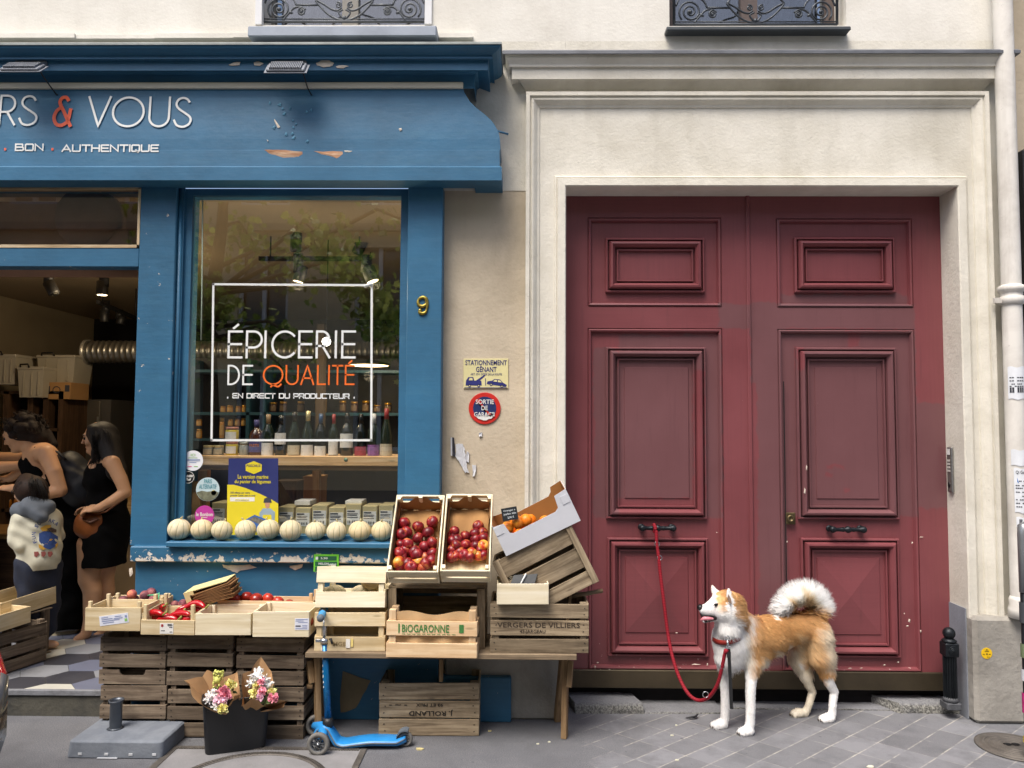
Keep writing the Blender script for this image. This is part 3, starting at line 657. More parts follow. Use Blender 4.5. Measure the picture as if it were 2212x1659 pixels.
def rough_stone(name, px0, px1, pyb, pyt, Yb, label, n=10, dz=None, sk=0.0):
    a, b = G(px0, pyb), G(px1, pyb); mb = MB(); h = dz
    rng = random.Random(px0); y0 = a.y
    def fn(u, v):
        x = a.x + (b.x - a.x) * u
        j = lambda s: rng.uniform(-s, s)
        if v < .3: return (x + j(.004) + sk * 0, y0 + j(.006), 0 if v < .1 else h * .5 + j(.004))
        if v < .5: return (x + j(.004), y0 + .012 + j(.006), h + j(.003))
        return (x + sk * (v - .4) / .6 + j(.004), y0 + (Yb - y0) * (v - .4) / .6, h + j(.003))
    mb.grid(fn, n, 5); P0 = mb.v[:]; nn = n + 1
    for c_ in (0, n): mb.add([P0[j * nn + c_] for j in range(6)] + [(P0[5 * nn + c_][0], P0[5 * nn + c_][1], 0)], [tuple(range(7)) if c_ else tuple(range(6, -1, -1))])
    return solo(name, mb, GRAN, label, 'stone')
def granite():
    t = NT('granite'); o = t.obj(); f = t.noise(o, 90, 3, .7); g = t.noise(o, 6, 5, .6)
    c = t.mix(t.ramp(f, [(.4, 0.0), (.62, 1.0)]), lin('#4d4c48'), lin('#9b9a93')); c = t.mix(t.ramp(g, [(.4, 0.0), (.7, .6)]), c, lin('#6f7074'))
    top = t.mr(t.sep(t.n('NewGeometry', 1))[2], .5, .9); c = t.mix(t.math('MULTIPLY', top, .75), c, t.mix(g, lin('#6c6e74'), lin('#8b8c90')))
    t.bump(t.noise(o, 45, 5, .7), .9, .01); return t.fin(c, .8, 0, .3)
GRAN = granite()
rough_stone('threshold_stone', 1243, 1389, 1541, 0, .3, 'rough granite threshold stone beside the wooden trestle leg', 10, .055, -.06)
rough_stone('threshold_stone', 1944, 2092, 1541, 0, .3, 'rough granite threshold stone carrying the iron bollard', 10, .055, -.16)
rough_stone('kerb_stone', 1393, 1560, 1541, 0, .3, 'low worn kerb stones between the granite stone and the dog', 10, .012)
rough_stone('kerb_stone', 1566, 1938, 1532, 0, .3, 'low worn kerb stones along the door behind the dog', 14, .01)
bz = .055; c = G(2056, 1503, bz); r0 = 12.5 / 1660 * 4.5
BOL = thing('bollard', 'black cast iron bollard with ball top in the door corner', 'bollard', (WX(2055, 1450, .0) - .008, 0.0, bz))
H = WZ(2056, 1343, .0) - bz
mb = MB()
rings = []
for z in (0.04, H * .62):
    rings.append([((r0 - .002 + (.0045 if k % 4 < 2 else -.0035)) * math.cos(2 * math.pi * k / 72), (r0 - .002 + (.0045 if k % 4 < 2 else -.0035)) * math.sin(2 * math.pi * k / 72), z) for k in range(72)])
mb.loft(rings, True, (True, True), 0, False); part('fluted_shaft', mb, IRON, BOL)
mb = MB(); mb.box((0, 0, .02), (r0 * 2.5, r0 * 2.5, .04), ch=.006); mb.lathe([(r0 * 1.2, .04), (r0 * 1.2, .055), (r0, .065)], 24); part('foot', mb, M('foot_iron', '#4a4c50', .7, .3, 20, .5), BOL)
mb = MB(); mb.box((0, 0, H * .685), (r0 * 2.25, r0 * 2.25, H * .16), ch=.006); mb.lathe([(r0 * 1.1, H * .765), (r0 * 1.2, H * .785), (r0 * .7, H * .81)], 24)
for rr, dd in ((r0 * .75, .004), (r0 * .5, .007), (r0 * .25, .01)): mb.lathe([(rr, 0), (rr, dd), (rr - .003, dd)], 20, (0, -r0 * 1.125, H * .685), mrot(90, 0, 0))
part('head', mb, IRON, BOL)
mb = MB(); mb.ball((0, 0, H * .8 + r0 * .95), r0, 20, 12); part('ball', mb, IRON, BOL)

c = G(2194, 1616); rr = (2194 - 2120) / 1660 * 4.15
MH = thing('manhole_cover', 'round worn metal manhole cover at the right pavement edge', 'manhole cover', (c.x, c.y, 0))
MHM = M('worn_iron', '#65605a', .6, .3, 12, .4, 60, .35)
mb = MB(); mb.lathe([(rr, .001), (rr, .008), (rr - .015, .01), (rr - .02, .004), (rr - .028, .004), (rr - .03, .009), (.01, .009)], 48)
for k in range(5): q = rr * (.82 - .13 * k); mb.lathe([(q, .009), (q - .002, .012), (q - .012, .012), (q - .014, .009)], 48, (0, 0, 0), None, 0, (False, False))
part('cover', mb, MHM, MH)
mb = MB()
for dx in (-.03, .012): mb.lathe([(.016, .0125), (.001, .0127)], 12, (dx, .02, 0), None, 0, (True, True), True, 1.3)
part('pick_holes', mb, M('gap_black', '#0c0708', .9), MH)
c = G(560, 1650)
CH = thing('chamber_cover', 'large pavement chamber cover with a ribbed round rim below the bucket', 'manhole cover', (c.x, c.y - .25, 0))
mb = MB(); x0, x1 = G(360, 1640).x - c.x, G(770, 1640).x - c.x; y1 = G(600, 1618).y - (c.y - .25)
mb.span((x0, y1 - 1.0, .001), (x1, y1, .004)); part('plate', mb, M('cover_concrete', '#807f80', .85, .18, 5, .5, 90), CH)
mb = MB()
for i in range(70):
    u = i / 70; mb.box((x0 + (x1 - x0) * u, y1 - .012, .006), (.011, .018, .006))
mb.span((x0 - .02, y1, .001), (x1 + .02, y1 + .012, .007)); mb.span((x1, y1 - 1.0, .001), (x1 + .03, y1, .007)); mb.span((x0 - .035, y1 - 1.0, .001), (x0, y1, .007)); part('metal_edge', mb, MHM, CH)
mb = MB(); rc = .37; cy = y1 - .42
mb.lathe([(rc, .004), (rc, .008), (rc - .035, .008), (rc - .035, .004)], 60, (.02, cy, 0), None, 0, (False, False))
for k in range(150): a = 2 * math.pi * k / 150; mb.box((.02 + (rc - .017) * math.cos(a), cy + (rc - .017) * math.sin(a), .009), (.02, .007, .004), Matrix.Rotation(a, 3, 'Z'))
part('rim', mb, MHM, CH)

YP = -.10
SH = thing('shopfront', 'blue painted wooden grocery shopfront with peeling sill and lettered fascia', 'shopfront', (WX(620, 1500, YP), YP, 0))
XB = -.381
xleft = -7.0
def zf(o, y): return (o, WZ(553, y, -o))
OGPX = [(1000, 190), (1003, 200), (1009, 210), (1015, 219), (1028, 232), (1042, 243), (1053, 252), (1063, 262), (1070, 272), (1077, 285), (1080, 300), (1081, 324)]
zb2 = lambda y: WZ(553, y, -.22)
OG = [(WX(px, py, -.2) - XB, WZ(553, py, -.195 - .02 * k / 11)) for k, (px, py) in enumerate(OGPX)]
def og_y(z):
    u = max(0.0, min(1.0, (OG[0][1] - z) / (OG[0][1] - OG[-1][1]))); return -(.195 + .02 * (u * u * (3 - 2 * u)))
ob = OG[-1][0]
def cornice2(mb, x0, x1, prof, yb):
    mb.loft([[(x0 - o, yb, z), (x0 - o, -f, z), (x1 + o, -f, z), (x1 + o, yb, z)] for o, f, z in prof], False, (False, False), 0, False)
mb = MB(); cornice2(mb, xleft, XB, [(o, -og_y(z), z) for o, z in OG] + [(ob - .004, .218, OG[-1][1] - .002), (ob - .004, .222, zb2(359)), (ob + .004, .23, zb2(361)), (ob + .009, .235, zb2(363)), (ob + .009, .235, zb2(391)), (.1, .09, zb2(391))], .02)
FAS = part('fascia', mb, BLUE, SH, True)
CF = lambda o, f, y: (o, f, WZ(553, y, -f))
mb = MB(); cornice2(mb, xleft, XB, [CF(.256, .36, 97), CF(.25, .355, 103), CF(.232, .335, 112), CF(.205, .31, 121), CF(.205, .31, 123), CF(.21, .315, 124), CF(.21, .315, 127), CF(.188, .293, 129), CF(.183, .288, 131), CF(.183, .288, 152), CF(.12, .22, 155), CF(.105, .2, 162), CF(.1, .193, 178), CF(.1, .19, 192)], .02)
part('cornice', mb, BLUE, SH, True)
mb = MB(); cornice2(mb, xleft, XB, [(0.0, 0.0, WZ(553, 84, -.1)), CF(.255, .36, 91), CF(.262, .366, 92), CF(.262, .366, 96), CF(.25, .35, 98)], .02); part('lead_cap', mb, M('grey_flashing', '#8b918f', .6, .3, 8, .2, 50, .2), SH, True)
mb = MB(); mb.span((xleft, -.212, WZ(553, 190, -.212)), (WX(1000, 190, -.212), -.19, WZ(553, 177, -.212)), ch=.003); part('light_strip', mb, M('cream_plastic', '#d9d2be', .45, .05), SH, True)
CHIP = wood('bare_wood_plaster', '#8a6247', '#b5896a', '#d8c2a8', (6, 30), .9)
WCHIP = M('undercoat', '#d8cdbd', .9, .15, 30, .3)
BCHIP = M('faded_blue_chip', '#5389a6', .7, .2, 30, .2)
def chip(pts, Yf, m, par=None, prou=.004):
    mb = MB(); n = len(pts); cx = sum(p[0] for p in pts) / n; cz = sum(p[1] for p in pts) / n
    def at(px, py):
        Y = -.1
        for _ in range(4): Y = Yf(WZ(px, py, Y)) if callable(Yf) else Yf
        q = W(px, py, Y); q.y -= prou; return q
    vs = [at(*p) for p in pts] + [at(cx, cz)]; vs[-1].y -= .003
    mb.add(vs, [(i, (i + 1) % n, n) for i in range(n)]); return part('peeled_patch', mb, m, par or SH, True)
def jag(pts, k=3, s=.9):
    out = []; rng = random.Random(int(pts[0][0] * 7))
    for i in range(len(pts)):
        a, b = pts[i], pts[(i + 1) % len(pts)]
        for q in range(k): out.append((a[0] + (b[0] - a[0]) * q / k + rng.uniform(-s, s), a[1] + (b[1] - a[1]) * q / k + rng.uniform(-s, s)))
    return out
chip(jag([(571, 324), (600, 324), (654, 328), (653, 340), (640, 343), (612, 344), (598, 338), (582, 331)]), og_y, CHIP, FAS)
chip(jag([(678, 327), (741, 328), (739, 340), (733, 346), (715, 338), (694, 333)]), og_y, CHIP, FAS); chip(jag([(744, 326), (762, 327), (754, 330), (745, 329)], 2, .4), og_y, WCHIP, FAS)
chip(jag([(684, 137), (694, 131), (712, 131), (722, 137), (718, 143), (700, 145), (686, 143)], 3, 1.2), -.288, WCHIP, SH); chip(jag([(726, 144), (740, 141), (754, 144), (742, 148), (728, 147)], 2, .6), -.288, WCHIP, SH)
chip(jag([(494, 141), (505, 136), (521, 134), (518, 141), (500, 143)], 2, .8), -.288, WCHIP, SH); chip(jag([(549, 135), (560, 134), (570, 139), (562, 143), (550, 142)], 2, .8), -.288, WCHIP, SH)
chip(jag([(592, 258), (597, 262), (606, 275), (600, 277), (597, 270)], 2, .5), og_y, WCHIP, FAS); chip(jag([(577, 302), (581, 305), (578, 307)], 2, .4), og_y, WCHIP, FAS); chip(jag([(862, 278), (867, 277), (869, 281), (864, 284)], 2, .3), og_y, WCHIP, FAS)
for px, py in [(583, 223), (604, 226), (611, 235), (627, 234), (633, 260), (640, 268), (634, 275), (662, 242), (672, 238), (614, 246), (632, 288), (635, 297), (618, 290), (664, 305), (592, 275)]:
    q = random.uniform(2.5, 4.5); chip(jag([(px - q, py + q * .6), (px, py - q), (px + q * .8, py - q * .3), (px + q * .5, py + q)], 2, .9), og_y, BCHIP, FAS, .003)
for px, py, q, e in [(1263, 1448, 5, 1), (1285, 1441, 2, 4), (1291, 1431, 2.5, 1.5), (1298, 1446, 3, 1), (1317, 1446, 4, .8), (1503, 1435, 11, 1), (1528, 1435, 1.5, 3), (1461, 1367, 3, 1), (1805, 1444, 6, 1), (1836, 1443, 4, .8), (1860, 1443, 4, .8), (1910, 1436, 2.5, 1.5), (1940, 1430, 2.5, 1.5), (1964, 1340, 2.5, 4), (1960, 1352, 3, 1.5), (1988, 1363, 2, 3), (1935, 1300, 2, 1.3), (1953, 1325, 1.5, 1.5), (1700, 1170, 1.5, 2), (1548, 1150, 1.5, 1), (1640, 1444, 6, .7), (1990, 1160, 5, .6), (1970, 1172, 2, 2), (1742, 1010, 1.5, 6), (1738, 1060, 2, 7)]:
    chip(jag([(px - q, py + .6 * e), (px - q * .3, py - e), (px + q, py - e * .4), (px + q * .6, py + e)], 2, .5), Y_D - .003 if px not in (1742, 1738) else Y_D - .032, WCHIP, DOOR, .002)

mb = MB(); a = W(1074, 283, -.15); mb.cyl(a, W(1098, 290, -.13), .006); part('rod', mb, BLUE, SH, True)
WHITE = M('white_lettering', '#e3e6e4', .5, .04); ORANGE = M('orange_lettering', '#e8613c', .5, .05); OGF = lambda x, z: (x, og_y(z) - .0065, z)
def letters(mb, seq, glyphs, py0, py1, wd, fn, Y, gl=.0):
    for ch, x0, x1, dy in seq:
        z0, z1 = WZ(x0, py1 + dy, Y), WZ(x0, py0 + dy, Y); xa, xb = WX(x0, py0, Y), WX(x1, py0, Y); wdt, st = glyphs[ch]
        k = (xb - xa) / max(wdt, .01) if wdt else 1
        for s in st: ribbon(mb, [(xa + p[0] * k, z0 + p[1] * (z1 - z0)) for p in s], wd, fn, .02)
mb = MB(); letters(mb, [('R', 4, 37, 0), ('S', 46, 84, 1), ('V', 194, 240, 3), ('O', 247, 313, 4), ('U', 326, 368, 4), ('S', 379, 416, 5)], GEO, 207, 271, .0125, OGF, -.2); part('lettering', mb, WHITE, FAS, True)
mb = MB(); letters(mb, [('&', 121, 158, 2)], GEO, 208, 271, .02, OGF, -.2)
for px in (11.5, 113.5): p = W(px, 322.5, -.22); ribbon(mb, [(p.x, p.z - .002), (p.x, p.z + .002)], .012, OGF)
part('lettering', mb, ORANGE, FAS, True)
mb = MB()
for s, a, b, dy in (('BON', 34, 93, 0), ('AUTHENTIQUE', 135, 342, 2)): stroke_line(mb, TEC, s, WX(a, 319, -.22), WX(b, 319, -.22), WZ(a, 325 + dy, -.22), 14 / 1660 * 4.28, .0085, OGF, .28)
part('lettering', mb, WHITE, FAS, True)

def flood(px, py, label, tilt):
    Yb = -.288; c = W(px, 138, Yb)
    t = thing('floodlight', label, 'lamp', (c.x, Yb - .002, c.z), (0, 0, 0), 'floodlights over the shop fascia')
    s = 1 / 395; G1 = M('lamp_grey', '#7d828a', .5, .15, 20, .2, 90, .4)
    mb = MB(); mb.box((0, -.003, .0), (70 * s, .006, 12 * s))
    for d in (-1, 1): mb.box((d * 36 * s, -.035, -.018), (.005, .075, .014), mrot(28, 0, 0))
    part('bracket', mb, G1, t)
    mb = MB(); rot = mrot(tilt, 0, 0); o = Vector((0, -.07, -.055))
    mb.box(o, (84 * s, .085, .014), rot, ch=.004); mb.box(o + rot @ Vector((0, 0, -.009)), (94 * s, .1, .005), rot, ch=.001)
    for k in range(18): mb.box(o + rot @ Vector((-.085 + .01 * k, 0, .012)), (.005, .075, .012), rot)
    part('housing', mb, G1, t)
    mb = MB(); mb.box(o + rot @ Vector((0, 0, -.0125)), (80 * s, .085, .003), rot); part('lens', mb, M('lamp_lens', '#d6d3c6', .3, .03), t)
    mb = MB()
    for d in (-1, 1): mb.lathe([(.008, 0), (.007, .004)], 10, (d * 18 * s, -.006, 0), mrot(90, 0, 0))
    part('screw', mb, M('screw_white', '#d9d8c8', .4, .05), t)
    mb = MB(); mb.tube([Vector(q) for q in [(.08, -.06, -.05), (.085, -.03, -.08), (.08, .06, -.11), (.095, .09, -.14), (.11, .118, -.13)]], .004, 6); part('cable', mb, M('black_plastic', '#0d0d0e', .4, .1), t)
flood(68, 150, 'grey floodlight bracketed to the blue cornice above the orange ampersand', 41); flood(628, 154, 'grey floodlight bracketed to the blue cornice above the peeled paint', 50)

mb = MB(); zu = zf(ob, 391)[1] + .02; x0, x1 = WX(292, 800, YP), WX(371, 800, YP); zap = WZ(550, 1187, -.2)
mb.span((x0, YP, zap), (x1, .12, zu), ch=.004); part('pier', mb, BLUEL, SH, True)
mb = MB(); x2, x3 = WX(877, 800, YP), WX(953, 800, YP); mb.span((x2, YP, .2), (x3, .12, zu), ch=.004); part('pier', mb, BLUE, SH, True)
mb = MB(); xg0, xg1 = WX(404, 800, -.06), WX(861, 800, -.06); zg1, zg0 = WZ(630, 421, -.06), WZ(630, 1158, -.06); zsl = WZ(600, 1172, -.19)
mb.span((x1, -.065, zsl), (x1 + .03, .05, zu)); mb.span((x1 + .03, -.045, zsl), (xg0, .05, zu)); mb.span((xg1, -.045, zsl), (x2, .05, zu)); mb.span((xg0, -.045, zg1), (xg1, .05, zu)); mb.span((xg0, -.045, zsl), (xg1, .05, zg0))
mb.cyl((x1 + .012, -.067, zsl), (x1 + .012, -.067, zu), .012, n=10)
part('window_frame', mb, BLUE, SH, True)
mb = MB(); mb.span((xg0, -.024, zg0), (xg1, -.018, zg1)); PANEW = part('window_pane', mb, glassmat('shop_glass', (.96, .97, .96, 1), 2.3, .01), SH, True)
mb = MB(); mb.span((WX(357, 1178, -.19), -.19, WZ(600, 1184, -.19)), (x2 + .0, -.03, zsl), ch=.005); part('sill', mb, BLUEL, SH, True)
mb = MB(); xa0, xa1 = WX(279, 1200, -.16), WX(958, 1200, -.16); mb.span((xa0, -.155, WZ(550, 1216, -.16)), (xa1, .1, WZ(600, 1184.5, -.19)), ch=.006); part('apron_band', mb, BLUEP, SH, True)
mb = MB(); mb.span((xa0 + .012, YP - .01, .0), (x3, .1, WZ(550, 1216, -.16)), ch=.004); part('apron', mb, BLUEL, SH, True)
mb = MB(); a = W(1036, 1463, -.13); b = W(1104, 1540, -.13); mb.span((x3, -.13, 0), (b.x, -.05, a.z), ch=.006); mb.span((x3, -.15, 0), (WX(1000, 1500, -.15), -.05, WZ(1000, 1500, -.15))); part('base_block', mb, blue_paint('teal_base_paint', .02), SH, True)
chip(jag([(480, 1219), (500, 1221), (540, 1219), (556, 1226), (520, 1232), (512, 1238), (498, 1232), (484, 1226)]), YP - .01, WCHIP, SH); chip(jag([(626, 1222), (655, 1218), (652, 1226), (638, 1231), (626, 1226)], 2, .6), YP - .01, WCHIP, SH); chip(jag([(279, 1228), (286, 1226), (288, 1238), (281, 1246)], 2, .8), YP - .01, WCHIP, SH)
chip(jag([(740, 1450), (800, 1468), (785, 1500), (770, 1530), (735, 1540)], 3, 2), YP - .01, M('sandy_plaster', '#8a7a5e', .9, .2), SH)
mb = MB(); zr1, zr0 = WZ(150, 535, YP), WZ(150, 576, YP); mb.span((xleft, YP + .003, zr0), (x0, .0, zr1), ch=.004); mb.span((xleft, -.06, WZ(150, 398, -.1)), (x0, .05, zu)); part('transom_rail', mb, BLUEL, SH, True)
mb = MB(); mb.span((xleft, -.10, zr1), (x0, -.05, zr1 + .018)); mb.span((x0 - .014, -.10, zr1), (x0, -.05, WZ(150, 398, -.1))); mb.span((xleft, -.10, WZ(150, 408, -.1)), (x0, -.05, WZ(150, 397, -.1))); part('fanlight_bead', mb, wood('weathered_bead', '#8d7355', '#c4ad8a', '#e0d3ba'), SH, True)
mb = MB(); mb.span((xleft, -.07, zr1), (x0, -.066, WZ(150, 398, -.1))); part('fanlight_pane', mb, glassmat('fanlight_glass', (.95, .9, .85, 1), 1.2, .01), SH, True)
mb = MB(); c = W(195, 480, .1); mb.cyl((c.x, .05, c.z + .02), (c.x, .16, c.z + .02), .19, n=30); mb.span((c.x + .05, .07, c.z - .2), (c.x + .25, .12, c.z - .05)); part('extractor_fan', mb, M('dusty_brown', '#6b544a', .9, .2), SH, True)
mb = MB(); mb.span((xleft, .22, WZ(150, 590, .1)), (x0 + .1, .24, zu)); part('fanlight_board', mb, M('brown_board', '#86644c', .8, .3, 2), SH, True)
c = W(913, 660, YP)
HN = thing('house_number', 'brass house number 9 on the right blue pier', 'house number', (c.x, YP - .004, c.z))
mb = MB(); s = 18.5 / 1660 * 4.34; rot = 0
pts = crom([(-.32, -.62), (-.3, -.86), (0, -.97), (.36, -.8), (.52, -.3), (.54, .25), (.4, .78), (.02, .97), (-.42, .78), (-.55, .4), (-.4, .02), (-.02, -.12), (.34, .06), (.5, .4)], 7)
n = len(pts); mb.tube([(p[0] * s, 0, p[1] * s) for p in pts], [s * (.13 + .1 * abs(math.sin(i / n * 9 + .6))) for i in range(n)], 8); mb.ball((-.3 * s, 0, -.6 * s), s * .22, 10, 8)
part('figure', mb, M('brass', '#9c8a3e', .4, .25, 40, .2, 90, .75), HN)
STEPZ = WZ(100, 1490, YP)
mb = MB(); mb.span((xleft, YP, 0), (xa0 + .02, 6.0, STEPZ - .002), ch=.0); part('entrance_step', mb, plaster('old_step', '#54524a', '#2f3236', .9, 6.0, 1.0, .6, 25), SH, True)
TILES = [M('hex_white', '#b9b8ae', .45, .1), M('hex_grey', '#7f8288', .45, .1), M('hex_dark', '#37383f', .45, .1), M('hex_blue', '#63687a', .45, .1)]
mb = MB(); rng = random.Random(3); hw, hh = .15, .115
for j in range(-1, 26):
    for i in range(-34, 4):
        cx, cy = -2.0 + i * hw * 1.5, YP + .1 + j * hh * 2 + (hh if i % 2 else 0)
        if cx > x0 + .1 + hw or cy > 5.8: continue
        P = [(cx + hw * math.cos(R(60 * k)) * .99, max(YP + .012, cy + hh * 1.155 * math.sin(R(60 * k)) * .99), STEPZ) for k in range(6)]
        if max(p[1] for p in P) < YP + .05: continue
        mb.add(P, [tuple(range(6))], rng.choices([0, 1, 2, 3], [3, 3, 2.4, 2])[0])
part('floor_tiles', mb, TILES, SH, True)
mb = MB(); mb.span((xleft, YP - .012, STEPZ - .03), (xa0 + .02, YP + .012, STEPZ + .002), ch=.004); part('step_nosing', mb, plaster('worn_nosing', '#7b7d82', '#4b4b4b', .6, 8, .8, .3, 30), SH, True)

RX0, RX1, RY0, RY1, RZ1 = -5.7, -.28, .13, 5.6, 3.04
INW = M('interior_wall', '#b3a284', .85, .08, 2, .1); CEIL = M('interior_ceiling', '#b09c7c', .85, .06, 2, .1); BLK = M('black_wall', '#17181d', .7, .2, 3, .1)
mb = MB(); mb.span((RX0 - .1, RY0, STEPZ), (RX0, RY1, RZ1)); part('side_wall', mb, INW, SH, True)
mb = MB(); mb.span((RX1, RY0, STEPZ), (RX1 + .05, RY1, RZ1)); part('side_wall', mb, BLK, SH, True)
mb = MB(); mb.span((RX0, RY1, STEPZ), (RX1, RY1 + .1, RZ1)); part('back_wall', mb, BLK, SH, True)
mb = MB(); mb.span((RX0 - .1, .121, RZ1), (RX1 + .05, RY1 + .1, RZ1 + .05)); part('ceiling', mb, CEIL, SH, True)
mb = MB(); mb.span((-7, .13, 0), (RX0 - .1, .2, 3.1)); part('inner_wall', mb, INW, SH, True)
def pt_light(p, e, col=(1, .78, .5), r=.04, name='lamp_light', par=None):
    l = bpy.data.lights.new(name, 'POINT'); o = bpy.data.objects.new(name, l); COL.objects.link(o); l.energy = e; l.color = col; l.shadow_soft_size = r; o.location = p
    if par: o.parent = par; o.location = Vector(p) - par.location
    return o
DU = thing('ventilation_duct', 'silver spiral ventilation duct under the dark shop ceiling', 'duct', W(187, 760, 2.9))
c = W(187, 762, 2.9); r = 24 / 1660 * 7.4
mb = MB(); prof = []
n = 60
for k in range(n): prof += [(r, k * .055), (r + .006, k * .055 + .003), (r, k * .055 + .006)]
mb.lathe(prof, 24, (0, 0, 0), mrot(0, 90, 0), 0, (False, False)); part('pipe', mb, M('galvanised', '#8e8c86', .35, .15, 20, .2, 80, .85), DU)
mb = MB(); mb.lathe([(r + .012, 0), (r + .012, .03), (r, .03), (r - .012, .0), (r + .012, 0)], 28, (-.005, 0, 0), mrot(0, 90, 0), 0, (False, False)); part('rim', mb, M('galvanised_light', '#c5c2ba', .35, .1, 20, .2, 80, .7), DU)
mb = MB(); mb.lathe([(.001, 0), (r - .012, 0)], 20, (.03, 0, 0), mrot(0, 90, 0), 0, (True, True)); part('mouth', mb, BLK, DU)
SPM = M('spot_black', '#0b0b0c', .5, .1)
def spot(px, py0, py1, Y, label, tilt=0, lit=0.0, wpx=22, grp='ceiling track spotlights'):
    c = W(px, py0, Y); k = (Y + 4.5) / 1660; L = (py1 - py0) * k; rr = wpx * k / 2
    t = thing('spotlight', label, 'lamp', c, (0, 0, 0), grp)
    mb = MB(); mb.cyl((0, 0, L * .5), (0, 0, -L * .45), rr * .9, n=14); part('mount', mb, SPM, t)
    rot = mrot(0, tilt, 0); o = Vector((rr * (.5 if tilt else -.3), -.0, -L * .45))
    mb = MB(); mb.lathe([(rr * 1.02, -L * .5), (rr * 1.1, -L * .45), (rr * 1.1, L * .3), (rr * .8, L * .36)], 16, o, rot); part('head', mb, SPM, t)
    mb = MB(); mb.lathe([(.001, -L * .502), (rr * .9, -L * .505)], 16, o, rot, 0, (True, True)); part('lens', mb, glow('lit_lens', '#ffe2b0', 5 if lit else 0) if lit else M('dark_lens', '#3b3a36', .2, .05), t)
    if lit: pt_light(c + o + rot @ Vector((0, 0, -L * .62)), lit * 1.7, par=t)
    return t
spot(105, 603, 640, 1.4, 'black ceiling spotlight with tilted head, near the left edge of the doorway', -28)
spot(225, 603, 640, 1.4, 'black ceiling spotlight with lit lens pointing straight down in the doorway', 0, 14.0)
spot(229, 665, 697, 2.6, 'small black spotlight hanging from the slanting track in the doorway', 0, 0, 17); spot(258, 680, 702, 2.9, 'small black spotlight lower down the slanting track behind the blue pier', 12, 0, 17)
spot(643, 503, 546, 1.0, 'black spotlight behind the window between the two dark rails', 0, 0, 22); spot(776, 505, 555, 1.3, 'black spotlight with sloped head high behind the right of the window', 25, 0, 22)
spot(644, 569, 612, .09, 'black spotlight with lit lens above the white lettering frame, centre of window', 14, 4.5, 24); spot(792, 572, 612, .09, 'black spotlight with bright lens by the frame corner in the window', -20, 4.5, 28)
def rail(pts, Y, label):
    a, b = W(pts[0], pts[1], Y), W(pts[2], pts[3], pts[4] if len(pts) > 4 else Y)
    t = thing('light_track', label, 'light track', a); mb = MB(); d = (b - a)
    q = d.to_track_quat('X', 'Z').to_matrix(); mb.box(d / 2, (d.length, .035, .03), q); part('rail', mb, SPM, t)
    for u in (.1, .9): part('hanger', MB().cyl(d * u, d * u + Vector((0, 0, max(.03, RZ1 - a.z))), .006), SPM, t)
rail((504, 490, 627, 490), 1.0, 'upper short black light track behind the window'); rail((560, 559, 800, 559), 1.1, 'longer black light track behind the window'); rail((212, 652, 300, 690, 3.2), 2.3, 'slanting black light track in the doorway')
c = W(797, 786, 1.6); t = thing('pendant_lamp', 'flat lit pendant lamp behind the right end of the orange word', 'lamp', c)
mb = MB(); mb.lathe([(.16, -.012), (.165, 0), (.05, .03), (.02, .05)], 26); mb.cyl((0, 0, .05), (0, 0, RZ1 - c.z), .004, n=6); part('shade', mb, SPM, t)
mb = MB(); mb.lathe([(.001, -.013), (.155, -.014)], 26, (0, 0, 0), None, 0, (True, True)); part('diffuser', mb, glow('lit_diffuser', '#ffd9a0', 4), t); pt_light(c + Vector((0, 0, -.1)), 5, par=t)
c = W(705, 738, 1.2); t = thing('globe_lamp', 'small bright white globe lamp behind the letter R', 'lamp', c)
mb = MB(); mb.ball((0, 0, 0), .032, 14, 10); part('globe', mb, glow('lit_globe', '#fff6e6', 8), t); mb = MB(); mb.cyl((0, 0, .03), (0, 0, RZ1 - c.z), .004, n=6); part('cord', mb, SPM, t)

WALN = wood('dark_shelf_wood', '#2e2118', '#4a3525', '#5f4733', (3, 50)); OAK = wood('counter_oak', '#6d4d30', '#94703f', '#b08d5c', (3, 50))
def boxpx(mb, x0, y0, x1, y1, Y, dep, mi=0, ch=0.0):
    a = W(x0, y1, Y); b = W(x1, y0, Y); mb.span((a.x, Y, a.z), (b.x, Y + dep, b.z), mi, ch)
c = W(60, 1000, 2.6)
SHF = thing('shelving_unit', 'dark wooden bottle shelving behind the curly haired woman', 'shelf', (c.x, 2.6, STEPZ))
mb = MB()
for x in (2, 55, 88, 121): boxpx(mb, x, 845, x + 6, 1300, 2.6, .4)
for y in (845, 925, 1010, 1100): boxpx(mb, 2, y, 127, y + 6, 2.6, .4)
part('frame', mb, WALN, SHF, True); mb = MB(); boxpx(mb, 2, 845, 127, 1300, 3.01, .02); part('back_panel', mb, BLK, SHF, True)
AMB = M('amber_juice', '#b5701c', .25, .2, 20, 0); 
